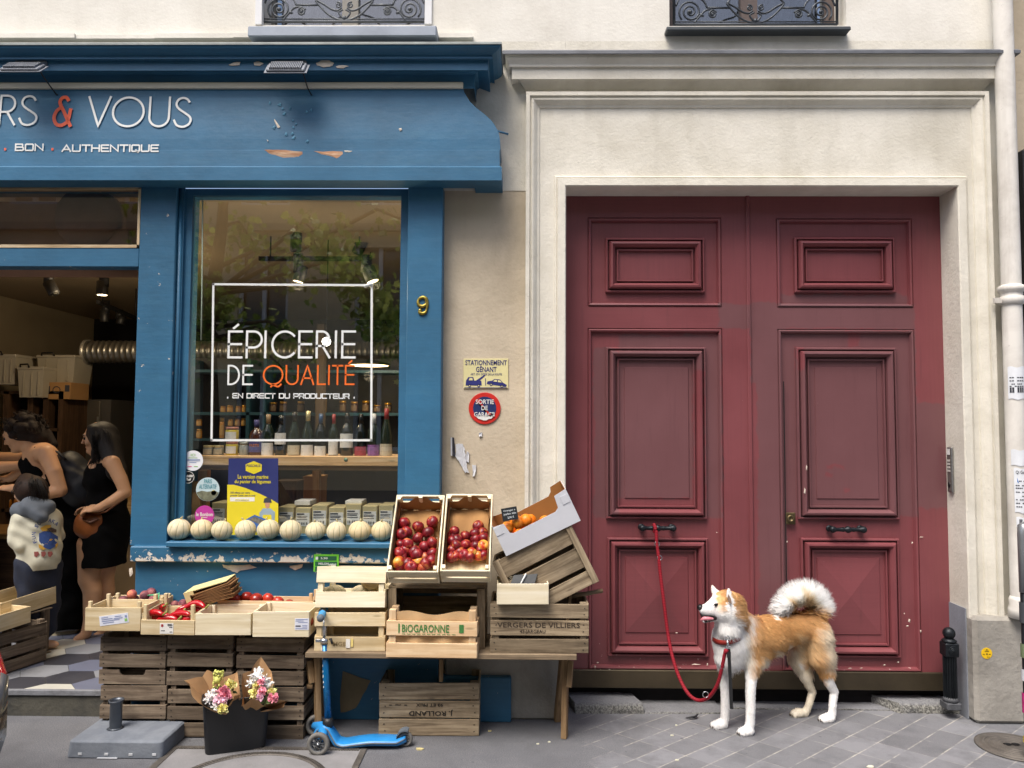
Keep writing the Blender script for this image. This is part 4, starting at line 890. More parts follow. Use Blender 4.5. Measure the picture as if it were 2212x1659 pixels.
def bottle(name, label, px, pyb, pyt, Y, wpx, glass, caps=None, lab=None, grp='bottles', shape='wine', extra=None):
    c = W(px, pyb, Y); k = (Y + 4.5) / 1660; h = (pyb - pyt) * k; r = wpx * k / 2
    t = thing(name, label, 'bottle', c, (0, 0, 0), grp)
    prof = {'wine': [(r * .9, 0), (r, .01), (r, .52), (r * .92, .6), (r * .5, .72), (r * .3, .8), (r * .28, .99), (r * .33, 1.0)],
            'flask': [(r * .95, 0), (r, .02), (r, .55), (r * .85, .66), (r * .35, .74), (r * .33, .8)], 'tall': [(r * .9, 0), (r, .01), (r, .4), (r * .8, .55), (r * .5, .7), (r * .3, .82), (r * .28, 1.0)]}[shape]
    mb = MB(); mb.lathe([(q[0], q[1] * h if q[1] != .01 else .006) for q in prof], 16); part('glass', mb, glass, t)
    if caps:
        z0 = .76 if shape != 'flask' else .8; mb = MB(); mb.lathe([(r * .38, z0 * h), (r * .36, 1.002 * h), (r * .1, 1.005 * h)], 14); part('capsule', mb, caps, t)
    if lab:
        z0, z1, m = lab[:3]; a0, a1 = (lab[3], lab[4]) if len(lab) > 3 else (200, 340)
        mb = MB(); mb.grid(lambda u, v: ((r + .0012) * math.cos(R(a0 + (a1 - a0) * u)), (r + .0012) * math.sin(R(a0 + (a1 - a0) * u)), h * (z0 + (z1 - z0) * v)), 12, 1)
        f = lambda x, z: ((r + .002) * math.cos(R(270 + x / r * 57.3)), (r + .002) * math.sin(R(270 + x / r * 57.3)), z)
        ms = [m, extra[1] if extra else INK]
        if extra: text_in(mb, extra[0], -r * .7, r * .7, h * (z0 + (z1 - z0) * extra[2]), h * (z0 + (z1 - z0) * extra[3]), f, 1)
        else:
            for zz, ww in ((.62, .5), (.4, .65), (.33, .6)): mb.add([f(-r * ww, h * (z0 + (z1 - z0) * zz)), f(r * ww, h * (z0 + (z1 - z0) * zz)), f(r * ww, h * (z0 + (z1 - z0) * (zz + .05))), f(-r * ww, h * (z0 + (z1 - z0) * (zz + .05)))], [(0, 1, 2, 3)], 1)
        part('label', mb, ms, t)
    return t
for i, (px, yb, yt) in enumerate([(20, 924, 898), (33, 924, 896), (42, 924, 900), (60, 924, 898), (96, 1010, 985), (105, 1010, 988), (112, 1010, 980), (20, 1100, 1070), (34, 1100, 1068), (48, 1100, 1072)]):
    bottle('juice_bottle', 'amber juice bottle on the dark shelving behind the curly haired woman', px, yb, yt, 2.68, 10, AMB, None, None, 'juice bottles on the dark shelving')
c = W(165, 1000, 3.0); FR = thing('refrigerator', 'stainless steel refrigerator standing between the two women', 'refrigerator', (c.x, 3.0, STEPZ))
mb = MB(); boxpx(mb, 122, 863, 240, 1320, 3.02, .6); part('body', mb, M('fridge_grey', '#4a4744', .5, .1), FR, True)
mb = MB(); boxpx(mb, 124, 866, 216, 1300, 3.0, .02, 0, .004); part('door', mb, M('fridge_steel', '#77726a', .42, .12, 1.5, .05, 60, .7), FR, True)
mb = MB(); boxpx(mb, 206, 900, 209, 1000, 2.96, .03); part('handle', mb, M('galvanised_light', '#c5c2ba'), FR, True)
TUB = M('translucent_tub', '#a9a293', .35, .08, 4, 0, 60, 0, .5); LIDM = M('tub_clip', '#14110e', .5, .1)
def tub(px0, py0, px1, py1, Y, label, lid=True):
    a, b = W(px0, py1, Y), W(px1, py0, Y); t = thing('storage_tub', label, 'storage box', ((a.x + b.x) / 2, Y + .15, a.z)); w, h = b.x - a.x, b.z - a.z
    rings = [[(sx * w / 2 * k, sy * .16 * k, z) for sx, sy in ((-1, -1), (1, -1), (1, 1), (-1, 1))] for k, z in ((.86, 0), (.97, h * .9))]
    mb = MB(); mb.loft(rings, True, (True, True), 0, False)
    for sx in (-.25, .05, .3): mb.box((w * sx, -.155, h * .45), (.008, .012, h * .75))
    part('tub', mb, TUB, t); mb = MB(); mb.box((0, 0, h * .95), (w, .33, h * .1), ch=.004); part('lid', mb, TUB, t)
    mb = MB(); mb.tube([(-w * .35, -.17, h * .98), (-w * .33, -.18, h * 1.06), (-w * .05, -.18, h * 1.07), (-w * .02, -.17, h * .96)], .008, 6); part('clip', mb, LIDM, t)
tub(78, 767, 164, 828, 2.7, 'translucent storage tub with dark clip handle above the cardboard box'); tub(36, 792, 96, 858, 2.5, 'translucent storage tub lower and left of the cardboard box'); tub(-20, 765, 36, 830, 2.55, 'translucent storage tub cut off at the left edge of the photo')
a, b = W(92, 862, 2.6), W(153, 826, 2.6); t = thing('cardboard_box', 'brown cardboard box printed with black symbols under the storage tub', 'cardboard box', ((a.x + b.x) / 2, 2.6, a.z)); KRAFT = M('kraft_board', '#a57c4e', .85, .1, 6, .15)
mb = MB(); mb.span((a.x, 2.6, a.z), (b.x, 2.9, b.z)); part('carton', mb, KRAFT, t, True)
mb = MB(); mb.tube([W(122 + 8 * math.cos(k), 842 + 7 * math.sin(k), 2.598) for k in [i * .7 for i in range(9)]], .004, 4, closed=True); boxpx(mb, 96, 834, 108, 847, 2.598, .004); boxpx(mb, 140, 832, 150, 846, 2.598, .004); part('print', mb, INK, t, True)
a = W(15, 1150, 1.7); t = thing('counter', 'wooden shop counter at the left edge behind the child', 'counter', (a.x, 1.7, STEPZ))
mb = MB(); mb.span((RX0 + .02, 1.75, STEPZ), (WX(40, 1200, 1.7), 2.3, WZ(10, 1165, 1.7))); part('carcass', mb, WALN, t, True); mb = MB(); mb.span((RX0 + .02, 1.7, WZ(10, 1165, 1.7)), (WX(46, 1200, 1.7), 2.35, WZ(10, 1155, 1.7)), ch=.005); part('top', mb, OAK, t, True)
a = W(262, 1200, 2.2); t = thing('counter', 'wooden counter behind the long haired woman by the blue pier', 'counter', (a.x, 2.2, STEPZ))
mb = MB(); mb.span((WX(215, 1200, 2.2), 2.2, STEPZ), (WX(420, 1200, 2.2), 2.8, WZ(262, 1170, 2.2))); part('carcass', mb, M('beige_panel', '#8f7a5b', .7, .1), t, True); mb = MB(); mb.span((WX(212, 1200, 2.2), 2.17, WZ(262, 1170, 2.2)), (WX(420, 1200, 2.2), 2.82, WZ(262, 1162, 2.2))); part('top', mb, M('counter_dark', '#2a2420', .5, .1), t, True)
a = W(262, 1060, 2.4); t = thing('wooden_box', 'wooden display box on the counter behind the long haired woman', 'box', (a.x, 2.4, WZ(262, 1162, 2.2)))
mb = MB(); mb.span((WX(242, 1100, 2.4), 2.4, WZ(262, 1162, 2.2)), (WX(300, 1100, 2.4), 2.7, WZ(262, 1070, 2.4)), ch=.004); part('case', mb, OAK, t, True); mb = MB(); boxpx(mb, 248, 1080, 294, 1110, 2.395, .004); boxpx(mb, 248, 1120, 294, 1150, 2.395, .004); part('drawer', mb, wood('box_pale', '#8a6b45', '#b29262', '#c9ae83'), t, True)

TEAL = M('teal_shelf', '#255060', .5, .15)
a = W(620, 1000, 2.0); BS = thing('shelving_unit', 'dark shelving with teal shelf edges behind the window bottles', 'shelf', (a.x, 2.0, STEPZ))
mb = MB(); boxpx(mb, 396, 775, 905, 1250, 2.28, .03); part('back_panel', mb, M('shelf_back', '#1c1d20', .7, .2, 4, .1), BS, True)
mb = MB()
for y in (800, 892, 948): boxpx(mb, 396, y, 560 if y > 900 else 905, y + 4, 2.0, .28)
for x in (398, 530, 566, 900): boxpx(mb, x, 775, x + 4, 1250, 2.0, .28)
part('shelf', mb, TEAL, BS, True)
mb = MB(); boxpx(mb, 675, 700, 700, 1250, 1.9, .1); part('post', mb, M('taupe_post', '#66584a', .8, .1), BS, True)
HON = M('honey', '#c98a2e', .25, .2, 20, 0); GOLD = M('gold_lid', '#b58a35', .35, .1, 20, 0, 60, .6)
rng = random.Random(5)
def jar(px, pyb, pyt, Y, wpx, label, m, lidm, grp, labm=None):
    c = W(px, pyb, Y); k = (Y + 4.5) / 1660; h = (pyb - pyt) * k; r = wpx * k / 2; t = thing('jar', label, 'jar', c, (0, 0, 0), grp)
    mb = MB(); mb.lathe([(r * .92, 0), (r, h * .05), (r, h * .72), (r * .9, h * .8)], 14); part('glass', mb, m, t); mb = MB(); mb.lathe([(r * .95, h * .8), (r * .95, h), (r * .3, h)], 14); part('lid', mb, lidm, t)
    if labm: mb = MB(); mb.grid(lambda u, v: ((r + .001) * math.cos(R(215 + 110 * u)), (r + .001) * math.sin(R(215 + 110 * u)), h * (.15 + .5 * v)), 8, 1); part('label', mb, labm, t)
    return t
for px, yb, yt, wd in [(410, 920, 898, 14), (430, 920, 905, 12), (410, 946, 924, 14), (430, 946, 927, 12), (479, 925, 902, 10), (498, 920, 905, 11), (513, 920, 904, 11), (526, 920, 903, 10), (482, 891, 877, 11), (497, 891, 876, 13), (515, 891, 877, 11), (528, 891, 875, 11)]:
    jar(px, yb if yb < 925 else 947, yt, 2.05, wd, 'honey coloured jar on the teal shelves behind the window', HON, GOLD, 'honey jars on the teal shelves', M('honey_label', '#caa25e', .6, .1))
for px in (590, 612, 650, 740, 765, 790, 815, 838): jar(px, 891, 891 - rng.uniform(16, 26), 2.05, 16, 'dark preserve jar on the shelf behind the wine bottles', M('dark_preserve', '#3b231c', .3, .3), GOLD, 'dark jars on the back shelf', M('dim_label', '#6f5c46', .7, .1))
c = W(692, 891, 2.0)
t = thing('tin', 'gold tin with dark label hanging above the wine bottles', 'tin', (c.x, 2.02, c.z)); mb = MB(); mb.box((0, 0, .06), (.085, .06, .12), ch=.005); part('can', mb, GOLD, t); mb = MB(); mb.box((0, -.0315, .04), (.07, .002, .05)); part('label', mb, INK, t)

PINE = wood('display_pine', '#b88d5f', '#d6ad7c', '#e6c79d', (2, 45)); YS_ = .10
zsh, zsb = WZ(620, 985, YS_), WZ(620, 1006, YS_); DSP = thing('display_shelf', 'long pine display shelf with wine bottles behind the shop window', 'shelf', (WX(620, 985, YS_), YS_, zsh))
mb = MB(); mb.span((xg0 - .02, YS_, zsb), (xg1 + .02, .5, zsh), ch=.004); part('board', mb, PINE, DSP, True)
mb = MB(); mb.span((xg0 - .02, YS_ + .02, WZ(620, 1016, YS_)), (xg1 + .02, YS_ + .05, zsb)); part('brace', mb, wood('pine_shade', '#6f5235', '#8d6c48', '#a5845c', (2, 45)), DSP, True)
for q in ((424, 448, .2), (672, 690, .45)): mb = MB(); boxpx(mb, q[0], 1016, q[1], 1160, q[2], .05); part('leg', mb, PINE, DSP, True)
mb = MB(); mb.lathe([(.012, 0), (.001, .001)], 16, W(747, 993, YS_ - .001), mrot(90, 0, 0)); part('sticker', mb, M('green_dot', '#7fa58c', .5), DSP, True)
zb = WZ(620, 1168, .0)
t = thing('display_plinth', 'low dark plinth under the labelled boxes behind the window', 'plinth', (WX(620, 1168, .1), .1, .2)); mb = MB(); mb.span((xg0 - .02, .0, .2), (xg1 + .02, .55, zb)); part('board', mb, PINE, t, True)
DG = M('wine_glass_dark', '#10150f', .12, .2, 10, 0, 60, 0, .8); GG = M('wine_glass_green', '#1e2a1c', .12, .2, 10, 0, 60, 0, .8); PBR = M('pastis_brown', '#4a2618', .2, .2, 10, 0, 60, 0, .7); LAB = M('label_white', '#e2e0da', .7, .05, 20, 0); LABC = M('label_cream', '#c9c0a8', .7, .06, 20, 0)
RCAP = M('red_capsule', '#a5363a', .4, .1); BCAP = M('blue_capsule', '#3c5a80', .4, .1); WCAP = M('white_capsule', '#d9d9d6', .4, .05); TCAP = M('tan_capsule', '#9a7d5c', .4, .1); GCAP = M('gold_foil', '#cfc08e', .35, .15, 40, .3, 90, .4); KCAP = M('black_capsule', '#121316', .3, .1)
VIO = M('violet_label', '#8a5a9a', .7, .5, 60, 0); REDL = M('red_label', '#a33c46', .7, .4, 60, 0); PURL = M('purple_label', '#4c4a80', .6, .1); ORI = M('orange_ink', '#d88a3a', .6, .1)
Yb = .2
bottle('bottle', 'squat brown pastis bottle with purple shield label on the pine shelf', 553, 984, 907, Yb, 30, PBR, PURL, (.1, .4, PURL), 'bottles on the pine shelf', 'flask', ('PASTIS', ORI, .5, .75))
for px, yt, wd, gl, cp, lb, lab, sh in [
    (578, 895, 26, GG, TCAP, (.0, .31, LAB), 'dark wine bottle with tan capsule and low white label on the pine shelf', 'wine'), (606, 897, 25, DG, KCAP, (.28, .56, LAB), 'black wine bottle with high white label and black capsule', 'wine'),
    (635, 890, 27, GG, KCAP, (.02, .24, LABC), 'slim dark wine bottle with cream arched label and black capsule', 'tall'), (664, 888, 27, GG, GCAP, (.0, .24, LAB), 'sparkling wine bottle with long gold foil neck', 'tall'),
    (692, 894, 25, DG, BCAP, (.0, .23, LAB), 'dark wine bottle with blue capsule and small white label', 'wine'), (720, 895, 21, GG, RCAP, (.02, .35, LAB), 'slim wine bottle with red capsule and tall white label', 'wine'),
    (749, 893, 29, DG, KCAP, (.19, .52, LAB), 'broad black wine bottle with the largest white label', 'wine'), (779, 895, 26, DG, KCAP, (.0, .22, REDL), 'dark wine bottle with low red picture label', 'wine'),
    (807, 894, 26, GG, WCAP, (.0, .26, VIO), 'dark wine bottle with white capsule and violet flower label', 'wine'), (834, 883, 27, GG, RCAP, (.0, .25, LABC), 'tall wine bottle with red capsule and cream label by the window edge', 'tall')]:
    bottle('bottle', lab, px, 984, yt, Yb, wd, gl, cp, lb, 'bottles on the pine shelf', sh)
YEL = M('yellow_preserve', '#c9b524', .3, .15); GLS = M('jar_glass', '#9fa39a', .15, .1, 10, 0, 60, 0, .7); RUB = M('salmon_lid', '#b27464', .4, .1)
jar(501, 984, 953, Yb, 26, 'yellow clip jar on the pine shelf under a like jar', YEL, RUB, 'yellow clip jars', LAB); o = jar(501, 953, 922, Yb, 28, 'yellow clip jar standing on top of a like jar', YEL, RUB, 'yellow clip jars', LAB)
jar(450, 984, 962, Yb, 22, 'pale glass jar at the left end of the pine shelf', GLS, GCAP, 'pale glass jars', LABC); jar(472, 984, 962, Yb, 22, 'pale glass jar beside the yellow clip jar', GLS, GCAP, 'pale glass jars', LABC); jar(528, 984, 955, Yb, 22, 'clear glass jar between yellow jars and pastis bottle', GLS, GLS, 'pale glass jars')
OLV = M('olive_carton', '#bfb183', .8, .08, 6, .1)
for i, (px0, px1, pyt) in enumerate([(600, 635, 1095), (637, 671, 1097), (673, 707, 1091), (709, 744, 1096), (746, 780, 1089), (782, 815, 1093), (818, 850, 1091), (456, 488, 1086)]):
    Y = .06; a, b = W(px0, 1166, Y), W(px1, pyt, Y); nm = ['first', 'second', 'third', 'fourth', 'fifth', 'sixth', 'seventh'][i] if i < 7 else ''
    t = thing('carton', ('%s olive carton with white printed label, counted from the poster rightwards' % nm) if i < 7 else 'carton with white label left of the poster behind the pink sticker', 'carton', ((a.x + b.x) / 2, Y, zb), (0, 0, 0), 'labelled cartons in the window')
    w, h = b.x - a.x, b.z - zb; mb = MB(); mb.box((0, .09, h / 2), (w, .18, h), ch=.003); part('carton', mb, OLV, t)
    mb = MB(); mb.box((0, -.001, h * .63), (w * .86, .002, h * .42))
    f = plane_fn(-.0035)
    for zz, ww, hh in [(.78, .5, .008), (.72, .7, .004), (.68, .65, .004), (.62, .7, .004)]: mb.add([f(-w * .4, h * zz), f(-w * .4 + w * ww, h * zz), f(-w * .4 + w * ww, h * zz + hh), f(-w * .4, h * zz + hh)], [(0, 1, 2, 3)], 1)
    for k in range(16):
        if (k * 5) % 7 < 4: x = -w * .36 + w * .72 * k / 16; mb.add([f(x, h * .46), f(x + w * .035, h * .46), f(x + w * .035, h * .54), f(x, h * .54)], [(0, 1, 2, 3)], 1)
    part('label', mb, [LAB, INK], t)
for px0, px1, pyt, pyb, n in [(638, 672, 1081, 1091, 'left'), (747, 783, 1081, 1089, 'right')]:
    a, b = W(px0, pyb, .12), W(px1, pyt, .12); t = thing('carton', 'white topped carton lying on the labelled cartons, the %s one' % n, 'carton', ((a.x + b.x) / 2, .1, a.z)); mb = MB(); mb.span((a.x, .1, a.z), (b.x, .24, b.z), ch=.003); part('carton', mb, LAB, t, True)
for px0, py0, px1, py1, Y, m, lab in [(655, 1030, 690, 1075, .5, KRAFT, 'open kraft carton in shadow under the pine shelf'), (590, 1040, 640, 1085, .6, WALN, 'dark wooden case in shadow under the pine shelf')]:
    a, b = W(px0, py1, Y), W(px1, py0, Y); t = thing('case', lab, 'case', ((a.x + b.x) / 2, Y, zb)); mb = MB(); mb.span((a.x, Y, zb), (b.x, Y + .2, b.z), ch=.004); part('case', mb, m, t, True)
    mb = MB(); mb.span((a.x - .004, Y - .004, b.z - .015), (b.x + .004, Y + .204, b.z + .002)); part('lid', mb, m, t, True)
c = W(410, 1110, .12); t = thing('paper_bag', 'crumpled kraft paper bag behind the stickers at the window corner', 'paper bag', (c.x, .12, zb)); rng = random.Random(9)
mb = MB(); mb.loft([[((.07 + .02 * rng.random()) * math.cos(k * .5236) * s, (.05 + .02 * rng.random()) * math.sin(k * .5236) * s, z) for k in range(12)] for s, z in ((1, 0), (1.05, .1), (.9, .2), (.7, .27), (1.0, .33))], True, (True, False), 0, False); part('bag', mb, M('kraft_paper', '#a98a62', .85, .12, 12, .3, 30), t)

YG = -.0255
DEC = thing('window_lettering', 'white and orange vinyl lettering in a white frame on the window', 'lettering', W(632, 780, YG))
fn = plane_fn(YG - .001)
fx = [(461, 614), (803, 616), (802, 951), (457, 951)]; P = [W(a, b, YG) for a, b in fx]
mb = MB(); pp = [(p.x, p.z) for p in P]; wd = 4.6 / 1660 * 4.47
for i in range(4): ribbon(mb, [pp[i], pp[(i + 1) % 4]], wd, fn)
part('frame_line', mb, WHITE, DEC, True)
mb = MB(); a, b = W(786, 619, YG - .006), W(804, 613, YG - .006); mb.cyl(a, b, .009, n=8); part('curled_corner', mb, WHITE, DEC, True)
def wl(mb, seq, y0, y1, wdp):
    letters(mb, [(c_, a, b, 0) for c_, a, b in seq], GEO, y0, y1, wdp / 1660 * 4.47, fn, YG)
mb = MB(); wl(mb, [('\u00c9', 495, 523, ), ('P', 534, 566), ('I', 574, 574), ('C', 589, 633), ('E', 647, 674), ('R', 685, 713), ('I', 726, 726), ('E', 740, 767)], 716, 772, 4.8)
wl(mb, [('D', 494, 517), ('E', 526, 545)], 790, 830, 4.0); part('lettering', mb, WHITE, DEC, True)
mb = MB(); wl(mb, [('Q', 570, 611), ('U', 619, 644), ('A', 651, 678), ('L', 687, 703), ('I', 711, 711), ('T', 719, 740), ('\u00c9', 747, 765)], 790, 830, 3.6); part('lettering', mb, M('orange_vinyl', '#ea6d23', .5, .04), DEC, True)
mb = MB(); stroke_line(mb, TEC, 'EN DIRECT DU PRODUCTEUR', WX(503, 855, YG), WX(754, 855, YG), WZ(630, 860, YG), 9.5 / 1660 * 4.47, 2.3 / 1660 * 4.47, fn, .3, .7)
for px in (492, 765): p = W(px, 859, YG); ribbon(mb, [(p.x, p.z - .002), (p.x, p.z + .002)], .007, fn)
part('lettering', mb, WHITE, DEC, True)
def sticker(px, py, rpx, label, m, draw=None, mats=()):
    c = W(px, py, YG); r = rpx / 1660 * 4.47; t = thing('sticker', label, 'sticker', (c.x, YG - .0005, c.z)); mb = MB(); mb.lathe([(r, 0), (r, .001)], 36, (0, 0, 0), mrot(90, 0, 0), 0, (True, True), False); part('disc', mb, m, t)
    if draw: mb = MB(); draw(mb, r, plane_fn(-.0022)); part('print', mb, list(mats), t)
GRN = M('green_print', '#7fb35a', .6, .05); PNK = M('pink_print', '#cf4f86', .6, .05)
def scribble(mb, x0, x1, z, h, seed, fn, wd=.0022):
    rg = random.Random(seed); n = int((x1 - x0) / (h * .8)) + 2; P = []
    for k in range(n * 2): P.append((x0 + (x1 - x0) * k / (n * 2 - 1) + rg.uniform(-.1, .1) * h, z + (h if k % 2 else 0) * rg.uniform(.5, 1.0)))
    ribbon(mb, crom(P, 4), wd, fn, .01)
def rect2(mb, f, x0, z0, x1, z1, mi=0): mb.add([f(x0, z0), f(x1, z0), f(x1, z1), f(x0, z1)], [(0, 1, 2, 3)], mi)
def d1(mb, r, f):
    text_in(mb, 'ICI', -.22 * r, .22 * r, .42 * r, .68 * r, f, 0); rect2(mb, f, -.45 * r, .25 * r, .45 * r, .3 * r, 0)
    for k, (w_, z) in enumerate([(.7, .08), (.72, -.04), (.35, -.2)]): rect2(mb, f, -w_ * r, z * r, w_ * r, (z + .06) * r, 1)
    rect2(mb, f, -.5 * r, -.62 * r, -.1 * r, -.54 * r, 2); rect2(mb, f, .12 * r, -.62 * r, .5 * r, -.54 * r, 0)
sticker(417, 995, 22, 'round white sticker with green ICI at the window corner', M('sticker_white', '#e4e6ea', .4, .03), d1, (GRN, M('blue_print', '#7d8fb5', .6), PNK))
def d2(mb, r, f):
    for z, w_, sd in ((.08, .75, 3), (-.5, .4, 5)): scribble(mb, -w_ * r, w_ * r, z * r, .34 * r, sd, f, .14 * r)
    for k in range(24): a, b = R(15 * k), R(15 * k + 15); mb.add([f(r * math.cos(a), r * math.sin(a)), f(r * math.cos(b), r * math.sin(b)), f(r * .93 * math.cos(b), r * .93 * math.sin(b)), f(r * .93 * math.cos(a), r * .93 * math.sin(a))], [(0, 1, 2, 3)])
sticker(407, 1031, 13, 'small round black sticker with white script on the window', M('sticker_black', '#131416', .4, .05), d2, (LAB,))
def d3(mb, r, f):
    text_in(mb, 'PARIS', -.32 * r, .34 * r, .5 * r, .86 * r, f, 0); text_in(mb, 'ALTERNATIF', -.74 * r, .74 * r, .05 * r, .42 * r, f, 0)
    n = 14; P = [f(r * .97 * math.cos(R(195 + 150 * k / n)), r * .97 * math.sin(R(195 + 150 * k / n))) for k in range(n + 1)]; mb.add(P + [f(.6 * r, -.1 * r), f(0, -.2 * r), f(-.5 * r, -.12 * r)], [tuple(range(n + 4))], 1)
    mb.add([f(.52 * r + .22 * r * math.cos(k * .524), -.28 * r + .22 * r * math.sin(k * .524)) for k in range(12)], [tuple(range(12))], 2)
class _Off: pass
sticker(449, 1057, 25.5, 'round pale blue PARIS ALTERNATIF sticker on the window', M('sticker_sky', '#b9ced3', .5, .08), d3, (M('teal_print', '#3d8a96', .6), M('landscape_print', '#6d6f5a', .6, .4, 40, 0), M('yellow_soft', '#c9bb58', .6)))
def d4(mb, r, f): text_in(mb, 'le Bonbon', -.86 * r, .86 * r, -.1 * r, .3 * r, f); rect2(mb, f, -.3 * r, -.26 * r, .3 * r, -.21 * r)
sticker(442, 1113, 21, 'round magenta sticker reading le Bonbon above the melons', M('sticker_pink', '#b63a96', .5, .05), d4, (LAB,))
t = thing('poster', 'navy and yellow poster of a man holding a blue fish crate', 'poster', W(546, 1072, YG)); f = plane_fn(YG - .001)
a, b, c, d = W(490, 1157, YG), W(601, 1157, YG), W(601, 990, YG), W(494, 990, YG); NAVY = M('poster_navy', '#2b3268', .45, .06); PY_ = M('poster_yellow', '#dccb2e', .45, .05)
mb = MB(); mb.add([a + Vector((0, -.0004, 0)), b + Vector((0, -.0004, 0)), c + Vector((0, -.0004, 0)), d + Vector((0, -.0004, 0)), a, b, c, d], [(0, 1, 2, 3), (7, 6, 5, 4), (0, 4, 5, 1), (1, 5, 6, 2), (2, 6, 7, 3), (3, 7, 4, 0)]); part('sheet', mb, NAVY, t, True)
pf = lambda pts, mi, yy: mbp.add([W(q[0], q[1], YG - yy) for q in pts], [tuple(range(len(pts)))], mi)
mbp = MB(); pf([(490, 1157), (601, 1157), (601, 1088), (585, 1078), (560, 1066), (530, 1054), (505, 1047), (491, 1047)], 0, .0012); pf([(548 + 20 * math.cos(R(30 + 60 * k)), 1010 + 14 * math.sin(R(30 + 60 * k))) for k in range(6)], 0, .0012); part('yellow_field', mbp, PY_, t, True)
mb = MB(); ft = plane_fn(YG - .002)
def ptx(s, x0, x1, y0, y1, mi): text_in(mb, s, WX(x0, y0, YG), WX(x1, y0, YG), WZ(x0, y1, YG), WZ(x0, y0, YG), ft, mi)
ptx('POISCAILLE', 533, 563, 1003, 1008.5, 1); ptx('La version marine', 514, 580, 1025, 1034, 0); ptx('du panier de l\u00e9gumes', 507, 585, 1036, 1046, 0); ptx('35E offerts sur votre', 498, 540, 1062, 1066, 1); ptx('premier Casier, avec le code', 498, 552, 1068, 1073, 1)
scribble(mb, WX(508, 1080, YG), WX(538, 1080, YG), WZ(505, 1080.5, YG), .006, 6, plane_fn(YG - .003), .002); part('print', mb, [PY_, NAVY], t, True)
mbp = MB(); pf([(497, 1074), (550, 1074), (550, 1083), (497, 1083)], 0, .0015); part('white_box', mbp, LAB, t, True)
mbp = MB()
pf([(569, 1086), (571, 1077), (578, 1074), (585, 1077), (587, 1086)], 0, .0024); pf([(572, 1083), (583, 1083), (582, 1095), (577, 1099), (573, 1094)], 1, .0023)
pf([(560, 1108), (568, 1098), (584, 1098), (594, 1106), (593, 1125), (562, 1125)], 2, .0020); pf([(568, 1112), (586, 1112), (588, 1132), (566, 1132)], 3, .0022); pf([(531, 1122), (550, 1112), (592, 1128), (594, 1146), (570, 1152), (545, 1146)], 4, .0025); pf([(537, 1122), (550, 1116), (586, 1130), (570, 1137)], 5, .0027)
part('figure', mbp, [INK, M('print_skin', '#b98a6c', .6), M('print_sweater', '#8fa3b0', .6), PY_, M('print_blue', '#3563a8', .6), M('print_fish', '#6d6a63', .6, .5, 80, 0)], t, True)
mb = MB(); mb.tube([W(437.5, 432, YG - .003), W(437, 540, YG - .003), W(436, 640, YG - .003), W(434, 735, YG - .003)], .0035, 5); solo('window_strip', mb, M('pale_strip', '#bccdb8', .4, .2, 6, 0), 'thin pale vertical strip taped on the left of the window', 'strip')

